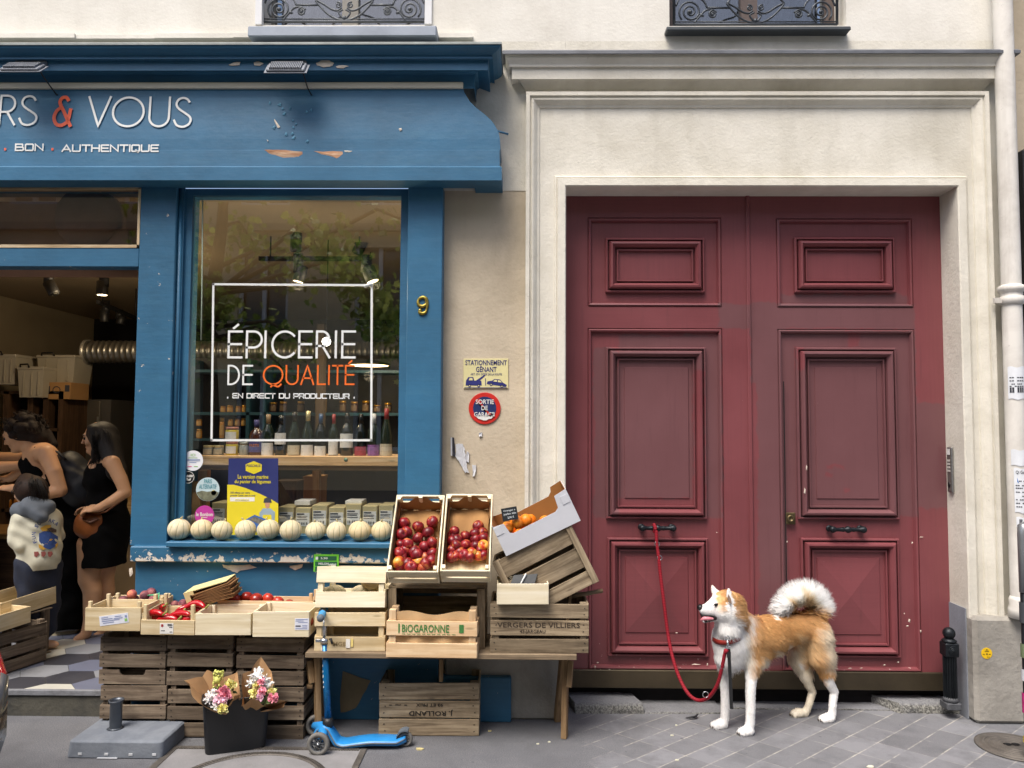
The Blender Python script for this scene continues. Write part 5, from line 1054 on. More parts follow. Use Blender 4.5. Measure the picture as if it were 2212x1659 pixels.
OLDW = wood('old_crate_wood', '#43382d', '#6f6152', '#978874', (3, 38), .85, .45, .22, .35)
OLDG = wood('grey_crate_wood', '#56493a', '#8a7a63', '#b3a287', (3, 38), .85, .45, .2, .35)
POP = wood('poplar_wood', '#cbb991', '#e3d7b9', '#efe7d3', (1.6, 26), .7, .12, .08, .15)
POPY = wood('yellow_poplar_wood', '#b7a076', '#d3bf97', '#e6d8b9', (1.8, 26), .7, .2, .1, .18)
PINK = wood('peeled_pine', '#b8946c', '#d6b78f', '#e8d3b0', (1.6, 30), .7, .2, .12, .2)
NAIL = M('nail_dark', '#221d19', .8, .1)
def crate(name, label, cat, mat, w, d, h, slats, loc=(0, 0, 0), rot=(0, 0, 0), group=None, th=.01, post=.028, sides=None, back=True, notch=None, posth=0.0, gapbase=True, nails=True, open_top=True):
    """slatted crate, base centre at the local origin, front towards -Y; slats = [(z0,z1)...] as fractions of h"""
    t = thing(name, label, cat, loc, rot, group); rng = random.Random(len(label) * 13 + int(w * 1000))
    j = lambda s: rng.uniform(-s, s)
    def panel(y, sl, wd, notch_i=None):
        mb = MB()
        for i, (a, b) in enumerate(sl):
            z0, z1 = a * h + j(.002), b * h + j(.002)
            if notch_i is not None and i == notch_i:
                n = 10; P = [(-wd / 2, z0), (wd / 2, z0), (wd / 2, z1), (wd * .2, z1)] + [(wd * .2 * math.cos(R(180 * k / n)) , z1 - .028 * min(1, 1.6 * math.sin(R(180 * k / n)))) for k in range(1, n)] + [(-wd * .2, z1), (-wd / 2, z1)]
                mb.prism(P, (0, y - th / 2, 0), (1, 0, 0), (0, 0, 1), (0, th, 0))
            else: mb.box((j(.002), y + j(.0015), (z0 + z1) / 2), (wd, th, z1 - z0), mrot(j(.4), j(.5), 0), ch=.0015)
        return mb
    fp = panel(-d / 2 + th / 2, slats, w, notch)
    if nails:
        for a, b in slats:
            for sx in (-1, 1):
                for q in (.28, .72): fp.box((sx * (w / 2 - th - post * (.3 + .3 * rng.random())), -d / 2 - .0008, (a + (b - a) * q) * h + j(.003)), (.007, .002, .004), mrot(0, j(40), 0), 1)
    part('front_panel', fp, [mat, NAIL], t)
    if back: part('back_panel', panel(d / 2 - th / 2, slats, w), mat, t)
    for s in (-1, 1):
        mb = MB()
        for a, b in (sides or slats): mb.box((s * (w / 2 - th / 2), j(.001), (a + b) / 2 * h), (th, d - 2 * th - .001, (b - a) * h), mrot(j(.4), 0, 0), ch=.0015)
        part('side_panel', mb, mat, t)
    mb = MB(); nb = max(2, int(d / .09))
    for k in range(nb): y = -d / 2 + th + (d - 2 * th) * (k + .5) / nb; mb.box((0, y, .006), (w - 2 * th - .002, (d - 2 * th) / nb - .008, .009))
    part('base', mb, mat, t)
    for sx in (-1, 1):
        for sy in (-1, 1):
            mb = MB(); x, y = sx * (w / 2 - th - post / 2 - .0005), sy * (d / 2 - th - post / 2 - .0005)
            mb.box((x, y, (h + posth) / 2 + .006), (post, post, h + posth - .012), ch=.002); part('corner_post', mb, mat, t)
    return t
S3 = [(.02, .28), (.345, .60), (.665, .93)]; S3b = [(0.0, .26), (.36, .63), (.71, .99)]
ZST = WZ(280, 1369, -.39); hst = ZST / 2 - .002; YF = -.385; dst = .26
SX = [(215, 358), (361, 503), (510, 656)]
names = ['left', 'middle', 'right']
for i, (a, b) in enumerate(SX):
    for lv in (0, 1):
        yy = 1545 if lv == 0 else 1425; x0_, x1_ = WX(a, yy, YF), WX(b, yy, YF)
        crate('wooden_crate', ('%s old brown crate of the %s stack under the fruit trays' % (('lower', 'upper')[lv], names[i])) + (' with hand hold' if (i, lv) == (0, 1) else ''), 'crate', OLDW, x1_ - x0_, dst, hst,
              S3 if (i + lv) % 2 else S3b, ((x0_ + x1_) / 2, YF + dst / 2, lv * (hst + .003) + .001), (0, 0, R(random.uniform(-.6, .6))), 'old brown crates under the fruit trays', notch=0 if (i, lv) == (0, 1) else None)
def apple_mesh(red=True):
    mb = MB(); prof = []
    for k in range(13):
        a = -90 + 180 * k / 12; r = math.cos(R(a)) * (1 + .08 * math.sin(R(a))); z = math.sin(R(a)) * .9
        if k == 12: r, z = .05, .62
        if k == 11: z = .84
        if k == 0: r, z = .06, -.74
        prof.append((max(.03, r), z))
    mb.lathe(prof, 16); mb.cyl((0, 0, .6), (.08, .03, 1.02), .035, .05, 6, 1); return mb
def apple_mat(name, c1, c2, c3, rough=.36):
    t = NT(name); o = t.obj(); rr = t.n('ObjectInfo', 5)
    v = t.n('VectorMath', props={'operation': 'ADD'}, i0=o, i1=t.comb(t.math('MULTIPLY', rr, 40), t.math('MULTIPLY', rr, 13), 0.0))
    f = t.noise(v, .9, 3, .5, .3); c = t.ramp(f, [(.40, lin(c1)), (.56, lin(c2)), (.70, lin(c3))])
    st = t.noise(t.vmap(v, (9, 9, 1.2)), 1.0, 2); c = t.mix(t.ramp(st, [(.45, 0.0), (.8, .5)]), c, mul(lin(c1), 1.6))
    sp = t.noise(v, 24, 2); c = t.mix(t.ramp(sp, [(.7, 0.0), (.76, .35)]), c, lin('#d9b58a'))
    c = t.mix(1.0, c, t.mr(rr, 0, 1, .75, 1.2), 'MULTIPLY')
    t.b.inputs['Subsurface Weight'].default_value = .05; t.b.inputs['Subsurface Radius'].default_value = (.01, .004, .002)
    return t.fin(c, rough, 0, .5)
APM = apple_mat('apple_skin', '#5f0d17', '#8c1a22', '#c9753c'); STEM = M('stem_brown', '#4a3420', .8, .1)
APME = apple_mesh().mesh('apple', [APM, STEM])
GOLDAP = apple_mat('yellow_apple_skin', '#b8331f', '#d8a23c', '#e6c96a'); APMG = apple_mesh().mesh('apple_yellow', [GOLDAP, STEM])
def fruit(name, me, c, r, label, cat, group=None, rot=None):
    o = bpy.data.objects.new(name, me); COL.objects.link(o); o.location = c; o.scale = (r, r, r) if not isinstance(r, tuple) else r
    o.rotation_euler = rot or (random.uniform(-1.2, 1.2), random.uniform(-1.2, 1.2), random.uniform(0, 6.28)); o['label'] = label; o['category'] = cat
    if group: o['group'] = group
    return o
PLK = wood('table_plank', '#54473a', '#84735d', '#a8977d', (2, 40), .85, .4, .1); ZPL = WZ(950, 1412, -.5)
xa, xb = WX(659, 1417, -.5), WX(1246, 1417, -.5)
TB = thing('trestle_table', 'rough plank table on splayed wooden trestles carrying crates', 'table', ((xa + xb) / 2, -.3, 0))
zpt = WZ(950, 1424, -.5)
mb = MB(); mb.span((xa, -.5, zpt), (xb, -.315, ZPL), ch=.003); mb.span((xa + .01, -.308, zpt), (xb - .012, -.11, ZPL), ch=.003); part('plank', mb, PLK, TB, True)
LEGW = wood('trestle_leg_wood', '#5a4733', '#846a4b', '#a68d6c', (3, 40), .8, .3, .15)
def strut(mb, a, b, sx, sy): d = Vector(b) - Vector(a); mb.box((Vector(a) + Vector(b)) / 2, (sx, sy, d.length), d.to_track_quat('Z', 'Y').to_matrix(), ch=.002)
for pts in ([(1222, 1425, -.30), (1219, 1594)], [(1218, 1425, -.24), (1203, 1557)], [(683, 1428, -.30), (688, 1596)], [(690, 1428, -.24), (700, 1557)]):
    a = W(*pts[0]); a.z = zpt; b = G(*pts[1]); mb = MB(); strut(mb, a, b, .03, .045); part('leg', mb, LEGW, TB, True)
mb = MB(); a = W(1233, 1427, -.32); b = W(1229, 1485, -.36); strut(mb, a, b, .028, .02); part('gusset', mb, LEGW, TB, True); mb = MB(); a = W(667, 1428, -.32); b = W(675, 1476, -.35); strut(mb, a, b, .035, .02); mb.box(W(672, 1479, -.33), (.03, .06, .02)); part('gusset', mb, LEGW, TB, True)
mb = MB(); mb.box(W(953, 1447, -.34), (.02, .03, .115)); part('drop_block', mb, LEGW, TB, True)
a, b = WX(818, 1535, -.33), WX(1034, 1535, -.33); hR = WZ(926, 1476, -.33)
CR = crate('wooden_crate', 'old crate with upside down black stencil under the plank table', 'crate', OLDG, b - a, .27, hR, [(.0, .31), (.345, .65), (.69, .99)], ((a + b) / 2, -.33 + .135, .002), (0, 0, R(1.0)), post=.04)
STEN = M('stencil_ink', '#1f1b18', .9, .2, 60, 0)
def on_front(t, texts, w, d, mat_, th=.0022):
    mb = MB(); f = plane_fn(-d / 2 - th)
    for s, x0_, x1_, z0_, z1_, fl in texts: text_in(mb, s, x0_, x1_, z0_, z1_, f, 0, fl)
    return part('stencil', mb, mat_, t)
w_ = b - a; on_front(CR, [('J. ROLLAND', -w_ * .20, w_ * .24, hR * .38, hR * .50, True), ('93 ET PRIX', -.13 * w_, .14 * w_, hR * .555, hR * .615, True), ('- ~ -', -.4 * w_, -.22 * w_, hR * .575, hR * .60, False)], w_, .27, STEN)
def px_crate(x0p, x1p, ytp, ybp, Y, d, label, mat, slats, zbase=None, rz=0.0, name='wooden_crate', **kw):
    ym = (ytp + ybp) / 2; a, b = WX(x0p, ym, Y), WX(x1p, ym, Y); zb_ = ZPL + .001 if zbase is None else zbase; h = WZ((x0p + x1p) / 2, ytp, Y) - zb_
    return crate(name, label, 'crate', mat, b - a, d, h, slats, ((a + b) / 2, Y + d / 2, zb_), (0, 0, R(rz)), **kw), b - a, h
c1, w1_, h1 = px_crate(679, 832, 1324, 1409, -.47, .3, 'pale wooden crate carrying the melon crate on the table', POPY, [(.0, .36), (.64, 1.0)], th=.008, sides=[(.0, .4), (.6, 1.0)], nails=False)
mb = MB(); mb.box((-w1_ * .02, -.153, h1 * .2), (.022, .002, .045)); mb.box((w1_ * .035, -.153, h1 * .22), (.012, .002, .04), mi=1); part('tag', mb, [LAB, M('yellow_tag', '#dcc77a', .7)], c1)
on_front(c1, [('MGE', -w1_ * .23, -w1_ * .05, h1 * .13, h1 * .24, False)], w1_, .302, M('faint_ink', '#8d7a57', .9))
c2, w2_, h2 = px_crate(680, 831, 1236, 1321, -.47, .3, 'pale slatted crate with melons showing through its gap', POP, [(.0, .40), (.6, 1.0)], zbase=ZPL + h1 + .003, th=.008, sides=[(.0, .45), (.6, 1.0)], nails=False); c2.rotation_euler[0] = R(-9)
c3, w3_, h3 = px_crate(838, 1048, 1267, 1404, -.40, .28, 'big dark crate lying on its side with open front on the table', OLDG, [(.0, .3), (.35, .65), (.7, 1.0)], nails=False)
for ch in list(c3.children):
    if ch.name.startswith('front_panel'): bpy.data.objects.remove(ch)
mb = MB()
for k in range(3): mb.box((0, -.09 + .09 * k, h3 - .006), (w3_, .086, .012), ch=.0015)
part('top_panel', mb, OLDG, c3)
for s in (-1, 1): part('front_post', MB().box((s * (w3_ / 2 - .022), -.143, h3 / 2 - .005), (.044, .008, h3 - .012), ch=.002), OLDG, c3)
c4, w4_, h4 = px_crate(835, 1032, 1343, 1422, -.535, .13, 'light pine crate lettered in green leaning before the open crate', PINK, [(.0, .40), (.60, 1.0)], zbase=WZ(930, 1421, -.535), rz=-1.5, posth=.055, th=.009, post=.036, sides=[(.0, .42), (.6, 1.0)], nails=False)
mb = MB(); mb.grid(lambda u, v: (-w4_ * .42 + w4_ * .84 * u, -.045 + .012 * math.sin(u * 17) * (1 - v), h4 * (.1 + 1.12 * v) + .01 * math.sin(u * 9)), 20, 5); part('paper_liner', mb, M('liner_paper', '#c9a679', .85, .1, 9, .3, 30), c4)
GINK = M('green_print_ink', '#3f7a3c', .8, .15, 40, 0)
mb = MB(); f = plane_fn(-.067); text_in(mb, 'BiOGARONNE', -w4_ * .33, w4_ * .19, h4 * .70, h4 * .92, f); rect2(mb, f, -w4_ * .37, h4 * .68, -w4_ * .355, h4 * .94); rect2(mb, f, w4_ * .3, h4 * .70, w4_ * .35, h4 * .93)
for k in range(11): rect2(mb, f, -w4_ * .33 + w4_ * .055 * k, h4 * .645, -w4_ * .33 + w4_ * .055 * k + w4_ * .04, h4 * .66)
part('print', mb, GINK, c4)
c5, w5_, h5 = px_crate(1059, 1272, 1303, 1411, -.48, .29, 'weathered crate with dark stencilled name at the right table end', OLDG, [(.0, .28), (.35, .65), (.7, .99)], post=.034)
on_front(c5, [('VERGERS DE VILLIERS', -w5_ * .43, w5_ * .41, h5 * .51, h5 * .615, False), ('45-JARGEAU', -w5_ * .2, w5_ * .06, h5 * .38, h5 * .47, False)], w5_, .29, M('stencil_ink_faded', '#3f3429', .9, .3, 60, 0))
def melon_mesh(seed):
    mb = MB(); rng = random.Random(seed)
    def f(u, v):
        a = 2 * math.pi * u; b = -math.pi / 2 + math.pi * v; g = abs(math.sin(a * 5)); r = 1 - .045 * (1 - min(1, g * 3.2)) * math.cos(b)
        return (math.cos(b) * math.cos(a) * r, math.cos(b) * math.sin(a) * r, math.sin(b) * .97)
    mb.grid(f, 80, 20); mb.tube([(0, 0, .9), (.03, .01, 1.1), (.14 * rng.uniform(-1, 1), .05, 1.2)], [.1, .07, .08], 7, 1); return mb
def melon_mat():
    t = NT('melon_rind'); u = t.uv(); o = t.obj(); rr = t.n('ObjectInfo', 5)
    ux = t.sep(u)[0]; g = t.math('ABSOLUTE', t.math('SINE', t.math('MULTIPLY', ux, 31.4159)))
    f = t.noise(t.n('VectorMath', props={'operation': 'ADD'}, i0=o, i1=t.comb(t.math('MULTIPLY', rr, 50), 0.0, 0.0)), 2.2, 4)
    c = t.mix(t.ramp(f, [(.35, 0.0), (.7, 1.0)]), lin('#ddd0ac'), lin('#e8dec4'))
    bt = t.math('MULTIPLY', t.mr(t.sep(o)[2], -.35, -.95), t.ramp(f, [(.3, 0.0), (.6, 1.0)])); c = t.mix(t.math('MULTIPLY', bt, .7), c, lin('#c28f4a'))
    c = t.mix(t.ramp(g, [(.06, .85), (.2, 0.0)]), c, lin('#6f7a62')); sp = t.noise(o, 30, 3, .7); c = t.mix(t.ramp(sp, [(.42, .35), (.7, 0.0)]), c, lin('#b5a680'))
    c = t.mix(1.0, c, t.ramp(rr, [(.0, (.86, .84, .74, 1)), (.5, (1, 1, 1, 1)), (1.0, (.97, .9, .78, 1))]), 'MULTIPLY'); t.bump(sp, .25, .01); return t.fin(c, .65, 0, .3)
MELM = melon_mat(); MSTEM = M('melon_stem', '#bcae82', .8, .2)
MME = [melon_mesh(s).mesh('melon', [MELM, MSTEM]) for s in (1, 2, 3)]
ordn = ['first', 'second', 'third', 'fourth', 'fifth', 'sixth', 'seventh', 'eighth', 'ninth', 'tenth']
for i, (px, w__) in enumerate([(388, 48), (436, 46), (482, 45), (530, 45), (580, 48), (630, 46), (681, 44), (728, 43), (778, 47), (824, 44)]):
    r = w__ / 2 / 1660 * 4.39; fruit('melon', MME[i % 3], (WX(px, 1145, -.11), -.115 + .012 * math.sin(i * 2.3), zsl + r * .95), (r * (1 + .03 * math.sin(i * 1.7)), r, r * (.96 + .05 * math.sin(i * 2.9))), '%s melon from the left in the row on the blue window sill' % ordn[i] + (' by the apples' if i == 9 else ''), 'melon', 'melons on the window sill', (random.uniform(-.3, .3), random.uniform(-.3, .3), random.uniform(0, 6.28)))
zc2 = ZPL + h1 + .012
for x, y, z, r, lb in [(-.10, -.04, .062, .06, 'melon at the left inside the pale slatted crate'), (.03, -.02, .06, .058, 'melon in the middle inside the pale slatted crate'), (.12, .05, .062, .06, 'melon at the right inside the pale slatted crate'), (.085, -.03, .155, .058, 'melon lying on the others inside the pale slatted crate')]:
    fruit('melon', MME[0], (c2.location.x + x, c2.location.y + y, zc2 + z - .012), r, lb, 'melon', 'melons inside the slatted crate', (1.2 if z > .1 else .4, .5, x * 30))
def apple_box(px0, px1, pyt, pyb, Yf, label, grp, pts, r, yellow=(), liner='left'):
    zb_ = WZ((px0 + px1) / 2, pyb, Yf); th = R(50); a, b = WX(px0, pyb, Yf), WX(px1, pyb, Yf); w = b - a; L = .47; H = .115
    rot = Matrix.Rotation(th, 3, 'X'); o = Vector(((a + b) / 2, Yf, zb_)) + rot @ Vector((0, L / 2, 0)) + Vector((0, .0, .004))
    t = thing('fruit_box', label, 'fruit box', o, (th, 0, 0), 'tilted apple boxes')
    for s in (-1, 1): mb = MB(); mb.box((s * (w / 2 - .004), 0, H / 2), (.008, L, H), ch=.0015); part('side_board', mb, POP, t)
    mb = MB(); mb.box((0, -L / 2 + .004, H * .75), (w - .017, .008, H * .5), ch=.0015); mb.box((0, -L / 2 + .004, H * .2), (w - .017, .008, H * .36), ch=.0015); part('front_board', mb, POP, t)
    mb = MB(); mb.box((0, L / 2 - .005, H * .9), (w - .017, .009, H * .2)); mb.box((0, L / 2 - .005, H * .25), (w - .017, .009, H * .5))
    for x in (-.42, 0, .42): mb.box((x * w, L / 2 - .014, H / 2), (.02, .008, H))
    part('back_board', mb, POP, t)
    mb = MB(); mb.box((0, 0, .004), (w - .017, L - .02, .007)); part('base', mb, POPY, t)
    for s in (-1, 1):
        for q in (-1, 1): mb = MB(); mb.box((s * (w / 2 - .017), q * (L / 2 - .024), H / 2 + .006), (.016, .02, H)); part('corner_post', mb, POP, t)
    PAP = M('kraft_liner', '#9c7446', .85, .12, 9, .35, 30); rg = random.Random(px0)
    mb = MB(); mb.grid(lambda u, v: (-w * .43 + w * .86 * u, L / 2 - .03 - .02 * math.sin(u * 7 + 1) * v, .012 + H * .85 * v + .006 * math.sin(u * 22)), 16, 5); mb.grid(lambda u, v: (-w * .43 + w * .86 * u, L * .5 - .03 - .17 * v, .01 + .02 * math.sin(v * 3.1) * (1 + .6 * math.sin(u * 9))), 16, 6)
    mb.grid(lambda u, v: (-w * .44 + .006 * math.sin(v * 9), -L * .45 + L * .9 * u, .012 + H * .8 * v), 10, 3); mb.grid(lambda u, v: (w * .44 + .008 * math.sin(v * 9 + u * 14), -L * .45 + L * .9 * u, .012 + H * (.9 if liner == 'left' else .7) * v), 10, 3)
    part('paper_liner', mb, PAP, t)
    n = rot @ Vector((0, 0, 1)); p0 = o + n * (.011)
    for i, (qx, qy) in enumerate(pts):
        d = ray(qx, qy); lay = r * .95 + (r * .55 if i % 3 == 1 else 0); k = ((p0 + n * lay) - CAM).dot(n) / d.dot(n); c = CAM + d * k
        lc = rot.transposed() @ (c - o); lc.x = max(-w / 2 + .012 + r, min(w / 2 - .012 - r, lc.x)); lc.y = max(-L / 2 + .01 + r, min(L / 2 - .03 - r, lc.y)); c = o + rot @ lc
        y_ = i in yellow; rr_ = r * random.uniform(.93, 1.06)
        fruit('apple', APMG if y_ else APME, c, rr_, ('yellow cheeked apple near the bottom of ' if y_ else 'red apple lying in ') + grp, 'apple', ('yellow apples in ' if y_ else 'red apples in ') + grp)
    return t
T4 = lambda L: [(553 + a / 4, 829 + b / 4) for a, b in L]
A1 = T4([(1225, 1205), (1215, 1300), (1300, 1285), (1400, 1235), (1525, 1195), (1490, 1290), (1400, 1335), (1310, 1385), (1220, 1390), (1455, 1412), (1525, 1375), (1370, 1455), (1260, 1497), (1390, 1480), (1460, 1505), (1525, 1465), (1225, 1545), (1310, 1560), (1397, 1535), (1465, 1555), (1525, 1535), (1240, 1580), (1340, 1585), (1440, 1585), (1290, 1440), (1225, 1460)])
A2 = T4([(1920, 1230), (1715, 1275), (1665, 1310), (1810, 1315), (1890, 1290), (1960, 1290), (1740, 1345), (1975, 1330), (1655, 1360), (1900, 1345), (1730, 1395), (1810, 1395), (1900, 1402), (1978, 1398), (1690, 1440), (1760, 1455), (1865, 1460), (1650, 1500), (1720, 1490), (1800, 1480), (1920, 1490), (1985, 1480), (1850, 1500), (1935, 1440)])
apple_box(840, 950, 1060, 1262, -.5, 'tilted pale box of red apples propped up before the right blue pier', 'the apple box before the blue pier', A1, .0335, (16, 18))
apple_box(954, 1060, 1066, 1260, -.5, 'tilted pale box of red apples propped up before the beige wall', 'the apple box before the beige wall', A2, .0305, (13, 16, 20), 'right')
roll = R(-27.0); Yc = -.45; K = 1660 / 4.05
TR, = [W(1232, 1131, Yc)]; wr, hr, dr = .455, .33, .24
ca = Matrix.Rotation(roll, 3, 'Y')
cen = TR + ca @ Vector((-wr / 2, 0, -hr)); 
rc = crate('wooden_crate', 'grey weathered crate tipped sideways behind the stencilled crate', 'crate', OLDG, wr, dr, hr, [(.0, .22), (.3, .62), (.69, 1.0)], (cen.x, Yc + dr / 2, cen.z), (0, roll, 0), post=.03, nails=False)
for s in (-1, 1): part('front_batten', MB().box((s * (wr / 2 - .017), -dr / 2 - .0065, hr / 2), (.034, .012, hr), ch=.002), OLDG, rc)
WCB = M('white_cardboard', '#ced0d6', .6, .06, 4, .15, 25); BCB = M('brown_cardboard_inside', '#9a6a35', .85, .1, 8, .2, 40)
TLb, BLb, BRb = W(1064, 1128, -.47), W(1091, 1198, -.47), W(1252, 1121, -.47)
wb = (BRb - BLb).length; hb = .185; rb_ = -math.atan2(BRb.z - BLb.z, BRb.x - BLb.x); db = .27
cb = (BLb + BRb) / 2; CBX = thing('cardboard_box', 'white cardboard box of oranges tipped sideways on the weathered crate', 'cardboard box', (cb.x, -.47 + db / 2, cb.z + .004), (R(6), rb_, 0))
lp = [(-wb / 2, 0), (wb / 2, 0), (wb / 2, hb), (wb / 2 - .07, hb * .95), (wb / 2 - .078, hb * .82), (wb / 2 - .1, hb * .72), (-wb / 2 + .085, hb * .68), (-wb / 2 + .07, hb * .74), (-wb / 2 + .06, hb * .86), (-wb / 2, hb * .9)]
lp_f = [(x, z * (.74 if 4 <= i <= 7 else 1)) for i, (x, z) in enumerate(lp)]; lp_b = lp
for nm, y in (('front_wall', -db / 2), ('back_wall', db / 2 - .005)):
    lp = lp_f if y < 0 else lp_b
    mb = MB(); mb.prism(lp, (0, y, 0), (1, 0, 0), (0, 0, 1), (0, .0025, 0), 0 if y < 0 else 1); mb.prism(lp, (0, y + .0026, 0), (1, 0, 0), (0, 0, 1), (0, .0024, 0), 1 if y < 0 else 0); part(nm, mb, [WCB, BCB], CBX)
for s in (-1, 1): mb = MB(); mb.box((s * (wb / 2 - .0013), 0, hb * .5), (.0025, db - .0115, hb * (1.0 if s > 0 else .95)), mi=0); mb.box((s * (wb / 2 - .0040), 0, hb * .5), (.0024, db - .0115, hb * .99 * (1.0 if s > 0 else .95)), mi=1); part('side_wall', mb, [WCB, BCB], CBX)
mb = MB(); mb.box((0, 0, .002), (wb - .008, db - .012, .004), mi=0); part('bottom', mb, [BCB], CBX)
for x in (-wb / 2 + .022, wb / 2 - .026): part('corner_flap', MB().box((x, -db / 2 - .0015, hb * .74), (.042, .002, .045), ch=.0005), WCB, CBX)
mb = MB(); 
ORM = apple_mat('orange_peel', '#d9720f', '#e2851a', '#e69a2e', .45); ome = MB().ball((0, 0, 0), 1.0, 18, 12).mesh('orange', [ORM])
br = Matrix.Rotation(rb_, 3, 'Y') @ Matrix.Rotation(R(6), 3, 'X'); bo = Vector((cb.x, -.47 + db / 2, cb.z + .004))
for i, (x, y, z) in enumerate([(-.15, -.085, .12), (-.085, -.095, .125), (-.045, -.085, .115), (-.15, 0, .09), (-.08, .02, .09), (-.11, .08, .09), (-.03, .07, .07), (-.11, -.03, .045), (-.03, -.03, .04), (.04, .02, .04)]):
    fruit('orange', ome, bo + br @ Vector((x, y, z)), .034, 'orange lying in the white cardboard box', 'orange', 'oranges in the white cardboard box')
SLATE = M('slate_black', '#1c2226', .6, .15, 10, .1); CHK = M('chalk_white', '#cfd5d8', .8, .1)
c = W(1101, 1110, -.485); t = thing('price_slate', 'small black price slate with white handwriting stuck in the orange box', 'price sign', c, (0, R(-10), 0))
mb = MB(); mb.box((0, 0, 0), (.082, .004, .066)); part('slate', mb, SLATE, t)
mb = MB(); f = plane_fn(-.0028); text_in(mb, 'Oranges a', -.03, .032, .012, .024, f); text_in(mb, 'jus/bio kilo', -.032, .034, -.006, .007, f); text_in(mb, '2,90 \u20ac', -.014, .02, -.024, -.012, f); part('writing', mb, CHK, t)
a, b = WX(1072, 1284, -.53), WX(1184, 1284, -.53); zt5 = ZPL + h5 + .004
ST = crate('fruit_tray', 'empty pale tray holding a black slate on the stencilled crate', 'tray', POP, b - a, .2, .105, [(0.0, 1.0)], ((a + b) / 2, -.53 + .1, zt5), (0, 0, R(2.5)), th=.006, post=.016, nails=False)
c = W(1130, 1254, -.47); t = thing('price_slate', 'blank black slate with white peg lying in the small pale tray', 'price sign', c, (R(-38), R(-6), 0)); mb = MB(); mb.prism([(-.075, -.03), (.055, -.03), (.08, .035), (-.045, .035)], (0, 0, 0), (1, 0, 0), (0, 0, 1), (0, .004, 0)); part('slate', mb, SLATE, t)
mb = MB(); mb.tube([(-.025, -.006, -.045), (0.0, -.008, 0), (.018, -.008, .03)], [.007, .008, .009], 8, flat=.5); part('peg', mb, WHITE, t)
mb = MB(); a, b = W(1225, 1312, -.40), W(1232, 1282, -.40); a.z -= .1; strut(mb, a, b, .022, .014); solo('prop_stick', mb, LEGW, 'short upright stick propping the tipped crate', 'stick')
mb = MB(); mb.tube([W(1140, 1300, -.38), W(1180, 1294, -.375), W(1240, 1287, -.37), W(1302, 1276, -.36)], [.01, .011, .011, .011], 10); solo('broom_stick', mb, wood('stick_wood', '#4a3b2b', '#78644b', '#a08a68', (3, 30)), 'round wooden stick poking out under the tipped crate', 'stick')
def tray(px0, px1, pyt, pyb, Yf, d, label, mat, hb=None, rx=0, rz=0.0, label_fn=None, front=1.0, posth=0.0):
    ym = (pyt + pyb) / 2; a, b = WX(px0, ym, Yf), WX(px1, ym, Yf); z0 = WZ((px0 + px1) / 2, pyb, Yf); h = WZ((px0 + px1) / 2, pyt, Yf) - z0
    t = crate('fruit_tray', label, 'tray', mat, b - a, d, h, [(0.0, front)], ((a + b) / 2, Yf + d / 2, z0), (R(rx), 0, R(rz)), 'fruit trays on the crate stacks', th=.007, post=.018, nails=False, sides=[(0.0, 1.0)], posth=posth)
    return t, b - a, h
tA, wA, hA = tray(184, 304, 1313, 1363, -.47, .21, 'worn pale tray with a slanting white label, leftmost on the stacks', POPY, posth=.03)
PAPL = M('label_paper', '#d5d8e2', .7, .05, 30, 0); BLI = M('blue_small_print', '#7f8bb0', .7, .1)
mb = MB(); rm = mrot(0, -8, 0); q = lambda x, z: rm @ Vector((x, 0, z)) + Vector((wA * .02, -.1075, hA * .5))
mb.box((wA * .02, -.1055, hA * .5), (wA * .52, .002, hA * .42), rm)
for k, (x0_, x1_, z) in enumerate([(-.22, -.1, .12), (-.22, -.02, .04), (-.22, .1, -.04), (-.2, 0, -.12), (.02, .14, .1), (.0, .16, .02)]): mb.add([q(x0_ * wA, z * hA), q(x1_ * wA, z * hA), q(x1_ * wA, z * hA + .004), q(x0_ * wA, z * hA + .004)], [(0, 1, 2, 3)], 1)
mb.add([q(.19 * wA, -.14 * hA), q(.24 * wA, -.14 * hA), q(.24 * wA, -.02 * hA), q(.19 * wA, -.02 * hA)], [(0, 1, 2, 3)], 2); mb.add([q(.2 * wA, .02 * hA), q(.24 * wA, .02 * hA), q(.24 * wA, .12 * hA), q(.2 * wA, .12 * hA)], [(0, 1, 2, 3)], 1); part('label', mb, [PAPL, BLI, GRN], tA)
tB, wB, hB = tray(305, 421, 1324, 1370, -.47, .26, 'honey coloured tray heaped with red peppers', POPY, rx=2, front=.72, posth=.045)
mb = MB(); mb.box((-wB * .02, -.1315, hB * .32), (wB * .25, .002, hB * .5)); 
f = plane_fn(-.1335); mb.add([f(-wB * .1 + .007 * math.cos(k * .785), hB * .46 + .008 * math.sin(k * .785)) for k in range(8)], [tuple(range(8))], 1)
for z, x0_, x1_ in [(.5, .0, .08), (.44, .0, .09), (.36, .03, .09), (.2, -.12, -.05), (.14, .04, .09)]: rect2(mb, f, x0_ * wB, z * hB, x1_ * wB, z * hB + .004, 2)
part('label', mb, [LAB, RCAP, INK], tB)
tC, wC, hC = tray(421, 541, 1326, 1373, -.475, .22, 'clean pale tray with a few tomatoes, next to the pepper tray', POP, rx=0)
tD, wD, hD = tray(546, 667, 1322, 1376, -.475, .23, 'clean pale tray with a printed label at its right end', POP, rx=0, rz=1.0)
mb = MB(); mb.box((wD * .37, -.1165, hD * .52), (wD * .25, .002, hD * .46)); f = plane_fn(-.1185)
for z, x0_, x1_ in [(.7, .26, .47), (.64, .26, .4), (.58, .3, .47), (.46, .38, .47), (.4, .38, .47), (.34, .26, .47)]: rect2(mb, f, x0_ * wD, z * hD, x1_ * wD, z * hD + .003, 1)
rect2(mb, f, .26 * wD, .42 * hD, .35 * wD, .47 * hD, 2); part('label', mb, [PAPL, BLI, INK], tD)
